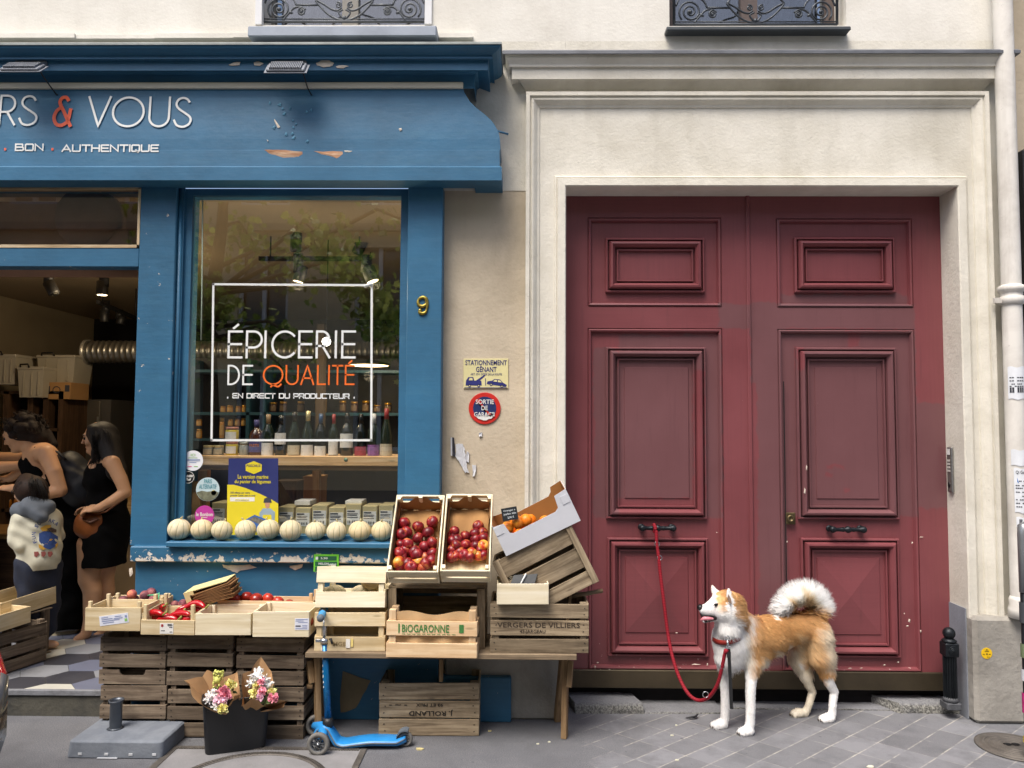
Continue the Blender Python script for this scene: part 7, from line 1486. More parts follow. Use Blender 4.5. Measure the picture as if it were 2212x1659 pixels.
def sdf_part(name, prims, h, mat, par, k=.03, colfn=None, smooth=1, hem=None, fold=0):
    V, F = sdf_mesh(prims, h, k); me = np_mesh(name, V, F, mat, colfn, smooth, hem, fold); o = part(name, me, None, par)
    t = Vector((0, 0, 0)); q = par
    while q is not None: t += q.location; q = q.parent
    o.location = -t; return o, V, F
def colmat(name, rough=.8, var=.12, vs=40, sub=0.0, spec=.3, bump=.2, bs=200):
    t = NT(name); c = t.attr('Col', 0); f = t.noise(t.obj(), vs, 3); c = t.mix(1.0, c, t.mr(f, .3, .7, 1 - var, 1 + var), 'MULTIPLY')
    if sub: t.b.inputs['Subsurface Weight'].default_value = sub; t.b.inputs['Subsurface Radius'].default_value = (.02, .008, .004)
    if bump: t.bump(t.noise(t.obj(), bs, 3), bump, .002)
    return t.fin(c, rough, 0, spec)

DZ = lambda x, y: (1481.2 + x * .22493, 1234.4 + y * .22493)
def dw(x, y, Y): a, b = DZ(x, y); return np.array(W(a, b, Y))
U = .00058                                        # metres per zoom pixel
pFN, pFF, pRN, pRF = [np.array(G(*DZ(x, y))) for x, y in ((610, 1565), (352, 1500), (1385, 1440), (1110, 1390))]
YFN, YFF, YRN, YRF = pFN[1], pFF[1], pRN[1], pRF[1]; YFm, YRm = (YFN + YFF) / 2, (YRN + YRF) / 2
Ymid = lambda x: YFm + (YRm - YFm) * (x - 480) / (1245 - 480)
m_ = lambda x, y, off=0.0: dw(x, y, Ymid(x) + off)
c_ = lambda a, b, ra, rb, *k: ('c', a, b, ra * U, rb * U) + k
DOG = thing('dog', 'red and white Akita dog with curled tail standing leashed before the red door', 'dog', (float(m_(850, 700)[0]), float(Ymid(850)), 0.0))
body = []
body += [c_(m_(560, 640), m_(800, 610), 160, 165), c_(m_(800, 610), m_(1040, 560), 165, 118), c_(m_(1040, 545), m_(1230, 540), 118, 118), c_(m_(470, 740), m_(640, 770), 135, 140), c_(m_(760, 500), m_(1180, 470), 62, 60)]
body += [c_(m_(600, 560), m_(420, 400, -.01), 135, 105), c_(m_(430, 640), m_(390, 480, -.01), 150, 110), c_(m_(400, 800), m_(430, 640), 110, 150)]
body += [c_(dw(1260, 620, YRN - .0), dw(1290, 800, YRN), 125, 108), c_(dw(1290, 800, YRN), dw(1350, 950, YRN + .0), 105, 62), c_(dw(1130, 640, YRF - .02), dw(1090, 830, YRF), 115, 92), c_(dw(1090, 830, YRF), dw(1150, 1000, YRF), 88, 56)]
body += [c_(dw(610, 640, YFN + .05), dw(630, 850, YFN + .03), 92, 75), c_(dw(400, 700, YFF - .04), dw(385, 880, YFF - .02), 85, 66)]
LK = .02
def leg(pts, rad, k=LK): return [('c', pts[i], pts[i + 1], rad[i] * U, rad[i + 1] * U, k if i == 0 else .003) for i in range(len(pts) - 1)]
def paw(p, toe=1.0):
    p = np.array([p[0], p[1], 0.0]); out = [('e', p + np.array([-.012, -.004, .022]), (.036, .028, .023), None, .01)]
    for dx, dy in ((-.040, -.02), (-.047, -.006), (-.045, .008), (-.034, .019)): out.append(('e', p + np.array([dx, dy - .004, .016]), (.018, .0095, .016), None, .005))
    return out
sh = lambda p, dx, z: np.array([p[0] + dx, p[1], z])
zf_ = lambda y, Y: float(dw(600, y, Y)[2])
legs = []
legs += leg([dw(640, 860, YFN + .02), dw(630, 1000, YFN + .008), dw(622, 1150, YFN), dw(622, 1290, YFN), dw(618, 1450, YFN), dw(600, 1530, YFN)], [68, 50, 43, 41, 40, 40])
legs += leg([dw(390, 880, YFF - .01), dw(375, 1030, YFF), dw(380, 1150, YFF), dw(380, 1290, YFF), dw(375, 1400, YFF), dw(360, 1465, YFF)], [62, 48, 42, 39, 37, 36])
legs += leg([dw(1340, 930, YRN), dw(1375, 1060, YRN), dw(1425, 1150, YRN + .01), dw(1410, 1280, YRN), dw(1405, 1360, YRN), dw(1390, 1405, YRN)], [66, 48, 36, 33, 34, 36])
legs += leg([dw(1140, 980, YRF), dw(1180, 1080, YRF), dw(1215, 1150, YRF + .01), dw(1185, 1260, YRF), dw(1165, 1320, YRF), dw(1140, 1360, YRF)], [56, 42, 34, 30, 31, 33])
for p in (pFN, pFF, pRN, pRF): legs += paw(p)
hy = float(Ymid(300)) - .035
H_ = lambda x, y, o=0.0: dw(x, y, hy + o)
head = [('e', H_(395, 330), (.092, .082, .082), None, .02), c_(H_(300, 345), H_(165, 362), 66, 39, .02), c_(H_(300, 380), H_(180, 400), 52, 26, .015), c_(H_(330, 290), H_(240, 320), 50, 32, .02), c_(H_(330, 440), H_(175, 478), 26, 15, .006), c_(H_(420, 410, -.03), H_(360, 400, -.03), 70, 45, .03), c_(H_(420, 410, .03), H_(360, 400, .03), 70, 45, .03), c_(H_(470, 400), H_(420, 520), 95, 100, .03)]
def ear(base, tip, wd, o):
    out = []
    for k in range(5):
        u = k / 4; p = base + (tip - base) * u; r = wd * (1 - u * .82); out.append(('e', p, (r, r * .42 + .003, .018), None, .008))
    return out
ears = ear(H_(300, 225, .045), H_(252, 148, .05), .026, 1) + ear(H_(445, 300, -.058), H_(410, 186, -.078), .044, 1)
tail = leg([m_(1215, 490), m_(1270, 430), m_(1290, 355), m_(1255, 275), m_(1175, 225), m_(1085, 230), m_(1005, 275), m_(945, 335), m_(900, 380)], [44, 52, 58, 60, 60, 58, 50, 38, 22], .02)
GOLDc, DEEP, CREAM, WHT, PALE = [np.array(lin(q)[:3]) for q in ('#dcb27c', '#c89a62', '#f2ead8', '#fdfcfa', '#e6cda4')]
def sm(a, b, x): t = np.clip((x - a) / (b - a), 0, 1); return t * t * (3 - 2 * t)
_Minv = np.array(CROT.transposed())
def dogpx(P):
    """anatomical chart of the coat: side view coordinates in zoom units"""
    d = (P - np.array(CAM)) @ _Minv.T; x = d[:, 0] / -d[:, 2] * FOC + PW / 2; y = -d[:, 1] / -d[:, 2] * FOC + PH / 2
    return (x - 1481.2) / .22493, (y - 1234.4) / .22493
def dogcol(P, jit=0.0):
    P = np.asarray(P); x, y = dogpx(P); rn = np.random.rand(len(P)); w1 = 22 * np.sin(P[:, 0] * 60 + P[:, 2] * 45) + 14 * np.sin(P[:, 2] * 120 + P[:, 1] * 90); x = x + w1 * .6; y = y + w1
    c = np.tile(GOLDc, (len(P), 1)); 
    def lay(col, m): c[:] = c * (1 - m[:, None]) + col * m[:, None]
    lay(DEEP, sm(380, 520, y) * (1 - sm(560, 700, y)) * sm(700, 800, x) * (1 - sm(1050, 1150, x)) * .6)
    belly = sm(0, 60, y - (830 - .42 * np.clip(x - 700, 0, 400))) * sm(660, 740, x) * (1 - sm(1080, 1160, x)); lay(CREAM, belly)
    lay(CREAM, sm(0, 110, x - (1190 + .2 * (y - 480))) * sm(470, 560, y) * (1 - sm(880, 980, y)) * .85); lay(PALE, sm(580, 680, y) * sm(1040, 1100, x) * (1 - sm(1230, 1320, x)) * (1 - sm(850, 930, y)) * .7)
    lay(WHT, sm(1010, 1100, y + .25 * (x - 1300)) * sm(1180, 1240, x)); lay(WHT, sm(-40, 60, (y - 850) - (x - 1080) * 1.0) * sm(900, 960, x) * (1 - sm(1400, 1500, x)) * sm(820, 900, y)); lay(CREAM, (P[:, 1] > (YRN + YRF) / 2 - .01) * sm(760, 860, y) * sm(900, 960, x) * .9)
    lay(WHT, sm(990, 1060, y) * (1 - sm(750, 800, x))); lay(WHT, (1 - sm(560, 650, x - .1 * (y - 600))) * sm(470, 540, y)); lay(WHT, (1 - sm(500, 560, x)) * sm(440, 520, y)); lay(CREAM, sm(560, 640, y) * (1 - sm(880, 960, y)) * (1 - sm(600, 690, x)) * sm(520, 600, x) * .5)
    hm = (y < 560) & (x < 680)
    face = hm & (y > 235) & (x < 400); lay(WHT, face * (1 - sm(330, 400, x - .35 * (y - 350)))); lay(WHT, hm * sm(330, 420, y + .45 * (x - 400)) * (1 - sm(440, 520, x)) * 1.0); lay(WHT, hm * sm(400, 470, y - .1 * (x - 480)) * (1 - sm(500, 570, x)))
    g1 = hm * np.exp(-(((x - 355) / 55) ** 2 + ((y - 300) / 62) ** 2)); lay(GOLDc, np.clip(g1 * 1.4, 0, 1)); lay(GOLDc, hm * sm(455, 520, x) * (1 - sm(430, 520, y - .4 * (x - 500)))); lay(GOLDc, hm * (1 - sm(230, 260, y)) * sm(290, 330, x) * (1 - sm(395, 412, x)))
    lay(WHT, np.exp(-(((x - 625) / 34) ** 2 + ((y - 500) / 75) ** 2)) * .95)
    lay(WHT, ((x > 385) & (x < 450) & (y < 390) & (P[:, 1] < hy - .045)) * 1.0); lay(WHT, ((x < 300) & (y < 225)) * .8)
    tm = ((y < 386) & (x > 800)) | ((x > 820) & (x < 965) & (y < 432)); lay(CREAM, tm * 1.0); d2 = np.hypot(x - 1150, y - 330); lay(WHT, tm * sm(60, 120, d2)); lay(GOLDc, tm * sm(1190, 1250, x) * sm(330, 400, y) * (1 - sm(1300, 1330, x))); lay(PALE, tm * (1 - sm(50, 90, d2)) * sm(1060, 1160, x)); lay(PALE, tm * sm(285, 330, y) * sm(1010, 1060, x) * (1 - sm(1230, 1260, x)))
    c *= (1 + jit * (rn - .5))[:, None]; return np.concatenate([np.clip(c, 0, 1), np.ones((len(P), 1))], 1)
FURM = colmat('dog_skin', .85, .1, 30, 0, .2, .3, 150)
bo, BV, BF = sdf_part('body', body + legs + head + ears + tail, .0056, FURM, DOG, .03, dogcol, 3)
V = BV; A, B, C_, D_ = V[BF[:, 0]], V[BF[:, 1]], V[BF[:, 2]], V[BF[:, 3]]
N = np.cross(C_ - A, D_ - B); ar = np.linalg.norm(N, axis=1) + 1e-12; N /= ar[:, None]; ctr = (A + B + C_ + D_) / 4
bc0 = BV.mean(0)
x, y = dogpx(ctr); tailm = (y < 415) & (x > 830); hmask = (x < 480) & (y < 520)
ln = np.full(len(ctr), .024); ln[x > 1170] = .044; ln[tailm] = .056; ln[(y > 1000)] = .013; ln[(y > 980) & (x > 1000)] = .013; ruff = (x < 700) & (y > 420) & (y < 950); ln[ruff] = .042
bel = (y > 760) & (y < 960) & (x > 680) & (x < 1060); ln[bel] = .042; ln[hmask] = .016; ln[(x < 330) & (y < 520)] = .006; ln[(x > 380) & (x < 480) & (y < 260)] = .006; ln[(x < 320) & (y < 240)] = .005
NF = 60000; rng = np.random.default_rng(4); pr = ar * np.where(tailm, 2.8, 1.0) * np.where(y > 1050, 1.3, 1.0) * np.where(x < 420, 1.4, 1.0); fi = rng.choice(len(ctr), NF, p=pr / pr.sum())
uv = rng.random((NF, 2)); root = (A[fi] * (1 - uv[:, :1]) + B[fi] * uv[:, :1]) * (1 - uv[:, 1:]) + (D_[fi] * (1 - uv[:, :1]) + C_[fi] * uv[:, :1]) * uv[:, 1:]
nn = N[fi]; L = ln[fi] * rng.uniform(.6, 1.25, NF)
flow = np.tile(np.array([.85, .05, -.65]), (NF, 1)); flow[y[fi] > 900] = [.25, 0, -1.0]; tm_ = tailm[fi]
tc = np.array(m_(1120, 400)); out = root - tc; out[:, 1] *= .6; out /= np.linalg.norm(out, axis=1)[:, None] + 1e-9; flow[tm_] = out[tm_] + np.array([-.25, 0, .1])
fm = (x[fi] < 560) & (y[fi] < 520); flow[fm] = [.95, 0, -.15]; rf_ = ruff[fi] & ~fm; flow[rf_] = [.35, -.05, -.95]
flow += rng.normal(0, .22, (NF, 3)); flow /= np.linalg.norm(flow, axis=1)[:, None]
flow -= nn * (flow * nn).sum(1)[:, None] * .8
lift = np.where(tm_, .72, .14)[:, None]; d1 = flow + nn * (lift + .14); d1 /= np.linalg.norm(d1, axis=1)[:, None]; d2 = flow + nn * lift * .35 + np.array([0, 0, -.12]) * (~tm_)[:, None]; d2 /= np.linalg.norm(d2, axis=1)[:, None]
mid = root + d1 * L[:, None] * .5; tip = mid + d2 * L[:, None] * .6; side = np.cross(d1, nn + rng.normal(0, .3, (NF, 3))); side /= np.linalg.norm(side, axis=1)[:, None] + 1e-9
wd = (np.where(L < .012, .0011, .0017) * rng.uniform(.7, 1.3, NF))[:, None]; r0_ = root - nn * .002
FVv = np.stack([r0_ - side * wd, r0_ + side * wd, mid + side * wd * .8, mid - side * wd * .8, tip], 1).reshape(-1, 3)
b5 = np.arange(NF) * 5; faces = np.concatenate([np.stack([b5, b5 + 1, b5 + 2, b5 + 3], 1).ravel(), np.stack([b5 + 3, b5 + 2, b5 + 4], 1).ravel()])
me = bpy.data.meshes.new('fur'); me.vertices.add(NF * 5); me.vertices.foreach_set('co', FVv.ravel()); me.loops.add(NF * 7); me.loops.foreach_set('vertex_index', faces); me.polygons.add(NF * 2)
ls = np.concatenate([np.arange(NF) * 4, NF * 4 + np.arange(NF) * 3]); me.polygons.foreach_set('loop_start', ls); me.polygons.foreach_set('use_smooth', np.ones(NF * 2, bool)); me.update(calc_edges=True)
cl = dogcol(root, .28); ca_ = me.color_attributes.new('Col', 'FLOAT_COLOR', 'POINT'); ca_.data.foreach_set('color', np.repeat(cl, 5, 0).ravel().astype(np.float32)); me.validate()
nv = np.repeat(nn * .85 + d1 * .2 + np.array([0, 0, .4]), 5, 0); nv /= np.linalg.norm(nv, axis=1)[:, None]; me.normals_split_custom_set_from_vertices(nv.tolist())
fm_ = colmat('dog_fur', .75, .05, 30, 0, .1, 0); ft = fm_.node_tree; tn = ft.nodes.new('ShaderNodeBsdfTranslucent'); mx = ft.nodes.new('ShaderNodeMixShader'); mx.inputs[0].default_value = .45
at = [q for q in ft.nodes if q.type == 'ATTRIBUTE'][0]; ft.links.new(at.outputs[0], tn.inputs[0]); pb = ft.nodes['Principled BSDF']; ft.links.new(pb.outputs[0], mx.inputs[1]); ft.links.new(tn.outputs[0], mx.inputs[2]); ft.links.new(mx.outputs[0], ft.nodes['Material Output'].inputs[0]); me.materials.append(fm_); part('fur', me, None, DOG).location = -DOG.location
BLACKN = M('dog_nose', '#100f10', .3, .15, 40, .3, 200, 0, .6)
mb = MB(); n_ = H_(140, 345); mb.ball(n_, (.018, .02, .017), 14, 10); mb.ball(n_ + np.array([-.008, -.012, -.006]), .006, 8, 6); mb.ball(n_ + np.array([-.008, .012, -.006]), .006, 8, 6); part('nose', mb, BLACKN, DOG, True)
eyp = H_(293, 322, -.058)
mb = MB(); mb.ball(eyp + np.array([0, .004, 0]), (.0115, .008, .008), 12, 8); mb.ball(H_(288, 318, .05), (.011, .008, .008), 10, 8); part('eye', mb, M('dog_eye', '#0d0a08', .08, .1, 20, 0, 60, 0, .8), DOG, True)
mb = MB(); mb.tube([eyp + np.array([-.017, .002, -.006]), eyp + np.array([-.006, -.001, .006]), eyp + np.array([.008, .001, .006]), eyp + np.array([.018, .006, -.002])], [.001, .003, .003, .001], 6); part('eye_rim', mb, BLACKN, DOG, True)
LIP = M('dog_lip', '#1b1415', .4, .2); PNKT = M('dog_tongue', '#cf7d88', .35, .1, 20, .1, 90, 0, .5, 0, .1)
mo = -.036
mb = MB(); a = [H_(q[0], q[1], mo - .004) for q in ((160, 430), (200, 432), (250, 430), (302, 445), (295, 468), (240, 480), (190, 492))]; b = [p + np.array([0, .072, 0]) for p in a]; mb.add(a + b, [tuple(range(7)), tuple(range(13, 6, -1))] + [(i, 7 + i, 7 + (i + 1) % 7, (i + 1) % 7) for i in range(7)]); part('mouth', mb, LIP, DOG, True)
mb = MB(); mb.tube([H_(265, 455, mo - .006), H_(215, 452, mo - .008), H_(175, 452, mo - .006), H_(142, 470, mo + .002)], [.008, .012, .013, .007], 10, 0, False, .8); part('tongue', mb, PNKT, DOG, True)
mb = MB()
for q in ((212, 470), (235, 462), (255, 458)): p = H_(q[0], q[1], mo - .013); mb.cyl(p + np.array([0, 0, -.004]), p + np.array([0, 0, .006]), .003, .001, 6)
part('tooth', mb, M('tooth', '#d8cdb8', .3, .05), DOG, True)
mb = MB()
a = [H_(412, 222, -.09), H_(436, 265, -.097), H_(443, 315, -.1), H_(418, 300, -.095), H_(404, 262, -.088)]; mb.add(a + [p + np.array([0, .008, 0]) for p in a], [tuple(range(5)), tuple(range(9, 4, -1))] + [(i, 5 + i, 5 + (i + 1) % 5, (i + 1) % 5) for i in range(5)]); part('inner_ear', mb, M('inner_ear', '#7a6558', .9, .2), DOG, True)
mb = MB()
for p in (pFN, pFF, pRN, pRF):
    for dx, dy in ((-.058, -.02), (-.065, -.006), (-.063, .008), (-.05, .019)): mb.ball(np.array([p[0] + dx, p[1] + dy - .004, .009]), (.006, .003, .004), 6, 5)
tl = MB()
for p in (pFN, pFF, pRN, pRF):
    for dy in (-.0165, -.003, .0095): tl.tube([np.array([p[0] - .036, p[1] + dy, .031]), np.array([p[0] - .052, p[1] + dy - .002, .026]), np.array([p[0] - .0625, p[1] + dy - .004, .012])], [.0008, .0022, .0018], 5)
part('toe_crease', tl, M('toe_crease', '#8a7f72', .9, .1), DOG, True)
part('claw', mb, M('claw_dark', '#4a4038', .5, .1), DOG, True)
CO = thing('dog_collar', 'red leather dog collar with steel ring around the white chest', 'collar', tuple(m_(400, 600, -.05)))
cpts = []
cc0 = m_(425, 590, -.01)
for k in range(28):
    a = 2 * math.pi * k / 28; cpts.append(cc0 + np.array([.077 * math.cos(a) - .012, .092 * math.sin(a), -.012 + .022 * math.cos(a) + .008 * math.sin(a)]))
mb = MB(); rings = []
for p in cpts + [cpts[0]]:
    o = np.array(p) - cc0; o[2] = 0; o /= np.linalg.norm(o); rings.append([p + np.array([0, 0, -.012]), p + o * .005 + np.array([0, 0, -.012]), p + o * .005 + np.array([0, 0, .012]), p + np.array([0, 0, .012])])
mb.loft(rings, True); part('band', mb, M('red_leather', '#8a261c', .5, .15, 20, .2), CO, True)
rp = W(*DZ(400, 640), YFm - .155)
mb = MB(); mb.tube([Vector(rp) + Vector((.011 * math.cos(k * .6), 0, .011 * math.sin(k * .6))) for k in range(10)], .0022, 6, closed=True); mb.tube([rp + Vector((0, 0, -.012)), rp + Vector((.002, 0, -.03)), rp + Vector((.0, 0, -.045))], [.004, .007, .005], 8); mb.box(rp + Vector((.004, 0, -.05)), (.026, .008, .016), ch=.002); part('ring', mb, SIL, CO, True)
LS = thing('leash', 'red rope dog leash looped from the black door handle to the collar', 'leash', tuple(W(1421, 1141, .09)))
def rope_mat():
    t = NT('red_rope'); u = t.uv(); s = t.sep(u); w_ = t.math('SINE', t.math('ADD', t.math('MULTIPLY', s[0], 420.0), t.math('MULTIPLY', s[1], 21.0)))
    c = t.mix(t.mr(w_, -1, 1), lin('#7d1120'), lin('#931b2a')); t.bump(w_, .15, .002); return t.fin(c, .7, 0, .3)
lp_ = [(1413, 1133, .075), (1417, 1146, .065), (1419, 1175, .06), (1423, 1205, .05), (1427, 1245, .04), (1434, 1300, .02), (1443, 1370, 0), (1453, 1420, -.05), (1468, 1465, -.1), (1488, 1500, -.16), (1510, 1513, -.2), (1532, 1505, -.26), (1550, 1478, -.31), (1560, 1440, -.34), (1567, 1405, -.36)]
P_ = [W(*q) for q in lp_]; Q = []
for i in range(len(P_) - 1):
    a, b, c, d = P_[max(0, i - 1)], P_[i], P_[i + 1], P_[min(len(P_) - 1, i + 2)]
    for k in range(6): t = k / 6; Q.append(((2 * b) + (c - a) * t + (2 * a - 5 * b + 4 * c - d) * t * t + (3 * b - a - 3 * c + d) * t ** 3) * .5)
Q += [P_[-1], Vector(rp) + Vector((-.01, 0, -.075)), Vector(rp) + Vector((0, 0, -.058))]
mb = MB(); mb.tube(Q, .0098, 10); hc = W(1421, 1141, .1); mb.tube([hc + Vector((-.022, .022 * math.cos(k * .7), .022 * math.sin(k * .7))) for k in range(9)], .0085, 8, closed=True); part('rope', mb, rope_mat(), LS, True)
mb = MB()
for q, r in ((Vector(P_[2]), .014), (Vector(P_[3]) + Vector((.004, 0, 0)), .014), (Vector(P_[11]) + Vector((-.02, 0, .012)), .016), (Vector(P_[13]), .012)): mb.tube([q + Vector((r * math.cos(k * .7), -.004, r * math.sin(k * .7))) for k in range(9)], .0024, 6, closed=True)
part('ring', mb, SIL, LS, True)
mb = MB(); a, b = Vector(rp) + Vector((.006, -.004, -.055)), W(*DZ(440, 1318), YFm - .13); mb.box((a + b) / 2, (.017, .004, (a - b).length), (a - b).to_track_quat('Z', 'Y').to_matrix()); mb.box(a + Vector((0, 0, -.03)), (.02, .008, .03)); part('strap', mb, M('black_strap', '#1a1b1d', .6, .1), LS, True)

SKIN = lambda nm, c: M(nm, c, .5, .05, 14, .06, 200, 0, .35, 0, .12)
def hand(wrist, d, up, L=.17, curl=.5, side=1):
    """palm + five unequal bent fingers + side thumb; d = pointing direction, up = back of hand"""
    wr_ = np.array(wrist, float); d = np.array(d, float); d /= np.linalg.norm(d); up = np.array(up, float); up -= d * (up @ d); up /= np.linalg.norm(up); s = np.cross(up, d) * side; P = []
    pc = wr_ + d * L * .28; rot = np.stack([d, s, up], 1)
    P.append(('e', pc, (L * .3, L * .21, L * .085), rot, .01)); P.append(('c', wr_ - d * .02, wr_ + d * L * .12, L * .15, L * .15, .012))
    for i, (o, l) in enumerate(((-.16, .4), (-.055, .46), (.055, .43), (.155, .34))):
        a = wr_ + d * L * .5 + s * o * L; c1, c2 = curl * .7, curl * 1.5; b = a + (d * math.cos(c1) - up * math.sin(c1)) * L * l * .5; e = b + (d * math.cos(c2) - up * math.sin(c2)) * L * l * .5
        P += [('c', a, b, L * .055, L * .05, .004), ('c', b, e, L * .05, L * .04, .004)]
    a = wr_ + d * L * .18 - s * L * .17; b = a + d * L * .2 - s * L * .12 - up * L * .06; e = b + d * L * .17 - s * L * .01 - up * L * .05
    P += [('c', a, b, L * .07, L * .058, .008), ('c', b, e, L * .056, L * .042, .004)]; return P
def limb(pts, rad, k=.015): return [('c', np.array(pts[i]), np.array(pts[i + 1]), rad[i], rad[i + 1], k if i == 0 else .004) for i in range(len(pts) - 1)]
def face(c, f, up, s=1.0):
    """head with face looking along f: skull, jaw, nose, brow, lips, ears"""
    c = np.array(c, float); f = np.array(f, float); f /= np.linalg.norm(f); up = np.array(up, float); up -= f * (up @ f); up /= np.linalg.norm(up); l = np.cross(up, f); q = lambda a, b, h: c + f * a * s + l * b * s + up * h * s
    rot = np.stack([f, l, up], 1)
    P = [('e', q(-.012, 0, .03), (.098 * s, .077 * s, .092 * s), rot, .02), ('c', q(.03, 0, -.02), q(.052, 0, -.075), .062 * s, .030 * s, .02), ('c', q(-.01, 0, -.04), q(.03, 0, -.07), .058 * s, .04 * s, .02),
         ('c', q(.088, 0, .022), q(.107, 0, -.017), .009 * s, .0105 * s, .008), ('c', q(.080, -.03, .035), q(.080, .03, .035), .013 * s, .013 * s, .008), ('c', q(.078, -.016, -.048), q(.078, .016, -.048), .009 * s, .009 * s, .004), ('c', q(.075, -.014, -.058), q(.075, .014, -.058), .009 * s, .009 * s, .004), ('e', q(.074, 0, -.083), (.018 * s, .02 * s, .015 * s), rot, .01)]
    for sd in (-1, 1): P.append(('e', q(-.012, sd * .078, -.005), (.018 * s, .008 * s, .03 * s), rot, .004)); P.append(('e', q(.065, sd * .036, -.022), (.02 * s, .02 * s, .02 * s), rot, .012))
    return P, q
def facial(par, q, s, skin_hair, lipc='#8f4f48'):
    mb = MB()
    for sd in (-1, 1): mb.ball(q(.082, sd * .031, .012), .0105 * s, 10, 8)
    part('eye', mb, M('eye_dark', '#1a120e', .15, .1, 20, 0), par, True)
    mb = MB()
    for sd in (-1, 1): mb.tube([q(.093, sd * .014, .034), q(.092, sd * .03, .04), q(.08, sd * .048, .033)], [.003 * s, .004 * s, .002 * s], 6)
    part('eyebrow', mb, skin_hair, par, True)
    mb = MB(); mb.tube([q(.079, -.02, -.053), q(.088, 0, -.052), q(.079, .02, -.053)], [.002, .004 * s, .002], 6); part('lips', mb, M('lips' + lipc, lipc, .5, .05), par, True)
HAIRM = M('dark_hair', '#110b09', .62, .3, 60, .4, 220, 0, .4); HAIRB = M('brown_curls', '#1c110c', .72, .4, 50, .6, 160, 0, .3); BLKF = M('black_cloth', '#070708', .95, .2, 10, .2, 90, 0, .12)
def hair_strands(par, mat, roots, n, seed, wd=.0025):
    """thin tapered locks following guide paths; adds texture over a hair mass"""
    rg = random.Random(seed); mb = MB()
    for _ in range(n):
        g = rg.choice(roots); o = Vector((rg.gauss(0, .012), rg.gauss(0, .012), rg.gauss(0, .006))); P = [Vector(p) + o * (1 + .5 * i / len(g)) + Vector((rg.gauss(0, .003), rg.gauss(0, .003), rg.gauss(0, .003))) for i, p in enumerate(g)]
        mb.tube(P, [wd * (1 - .75 * i / (len(P) - 1)) for i in range(len(P))], 4)
    return part('hair_lock', mb, mat, par, True)
FZ = STEPZ
PZ = lambda x, y: (x / 1.6593 / 1.8228, (1600 + y / 1.6593) / 1.8228)
def pw(x, y, Y): a, b = PZ(x, y); return np.array(W(a, b, Y))
Y2 = 1.0; k2 = (Y2 + 4.5) / 1660 / (1.6593 * 1.8228)
p = lambda x, y, o=0.0: pw(x, y, Y2 + o)
SK2 = SKIN('skin_olive', '#c39673')
PW2 = thing('person', 'woman with long dark hair and sleeveless black dress holding a brown handbag', 'person', tuple(np.append(p(660, 1500)[:2], FZ)))
hp_, q2 = face(p(645, 212), (-1, -.28, -.12), (0.05, 0, 1), 1.0)
neck = [('c', p(668, 260), p(700, 350), .05, .055, .02)]
torso = [('c', p(690, 400), p(700, 620), .115, .105, .05), ('c', p(680, 640), p(690, 780), .115, .14, .05), ('e', p(672, 470, -.02), (.11, .13, .12), None, .04), ('c', p(720, 365, -.13), p(700, 370, .13), .05, .05, .03)]
arms = limb([p(735, 370, -.16), p(790, 480, -.17), p(820, 560, -.17), p(730, 620, -.21), p(640, 665, -.22)], [.052, .045, .04, .035, .025]) + hand(p(640, 665, -.22), (-1, -.05, -.12), (-.1, -.6, .8), .165, .7)
arms2 = limb([p(700, 380, .16), p(690, 500, .18), p(680, 590, .16), p(620, 660, .05)], [.05, .043, .038, .028]) + hand(p(620, 660, .05), (-1, -.1, -.1), (0, .3, .9), .16, .6)
legs2 = limb([p(600, 900, -.06), p(580, 1130, -.07), p(605, 1200, -.06), p(590, 1400, -.06), p(560, 1490, -.06)], [.095, .068, .062, .045, .034]) + limb([p(690, 900, .06), p(680, 1130, .06), p(690, 1200, .07), p(690, 1400, .09), p(680, 1470, .09)], [.095, .066, .062, .045, .034])
legs2 += [('c', p(560, 1490, -.06), p(505, 1522, -.09), .032, .026, .01), ('c', p(680, 1475, .09), p(620, 1510, .05), .032, .026, .01)]
sdf_part('body', hp_ + neck + torso + arms + arms2 + legs2, .0075, SK2, PW2, .03, None, 1)
facial(PW2, q2, 1.0, HAIRM)
dress = [('c', p(690, 410), p(705, 620), .118, .115, .05), ('e', p(672, 475, -.02), (.122, .142, .12), None, .04), ('c', p(690, 640), p(690, 790), .13, .155, .05), ('c', p(690, 790, -.03), p(655, 1050, -.05), .15, .125, .06), ('c', p(690, 790, .05), p(700, 1050, .06), .15, .125, .06), ('c', p(720, 350, -.09), p(705, 420, -.1), .03, .07, .03), ('c', p(690, 350, .09), p(690, 420, .1), .03, .07, .03)]
sdf_part('dress', dress, .009, BLKF, PW2, .04, None, 2, p(690, 1030)[2], .005)
hair = [('e', p(668, 188), (.098, .098, .1), None, .02), ('c', p(690, 200), p(740, 330), .09, .075, .03), ('c', p(705, 240, -.05), p(765, 430, -.13), .075, .065, .03), ('c', p(640, 300, -.06), p(625, 440, -.07), .045, .028, .02), ('c', p(690, 300, .05), p(760, 440, .05), .07, .04, .03), ('c', p(605, 150, -.05), p(578, 190, -.045), .04, .018, .015), ('c', p(605, 150, .04), p(578, 188, .035), .04, .018, .015), ('c', p(610, 150, -.08), p(615, 260, -.085), .03, .02, .015), ('c', p(765, 430, -.13), p(795, 515, -.13), .065, .02, .02)]
sdf_part('hair', hair, .008, HAIRM, PW2, .03, None, 1)
hair_strands(PW2, HAIRM, [[p(650, 130), p(700, 170, -.09), p(740, 300, -.1), p(780, 420, -.08), p(810, 500, -.06)], [p(640, 132), p(640, 200, -.1), p(640, 320, -.1), p(625, 440, -.09), p(618, 480, -.08)], [p(640, 130), p(690, 220, -.1), p(710, 340, -.11), p(740, 450, -.1)]], 240, 3)
BAG = thing('handbag', 'tan brown leather handbag held by the long haired woman', 'handbag', tuple(p(590, 770, -.14)))
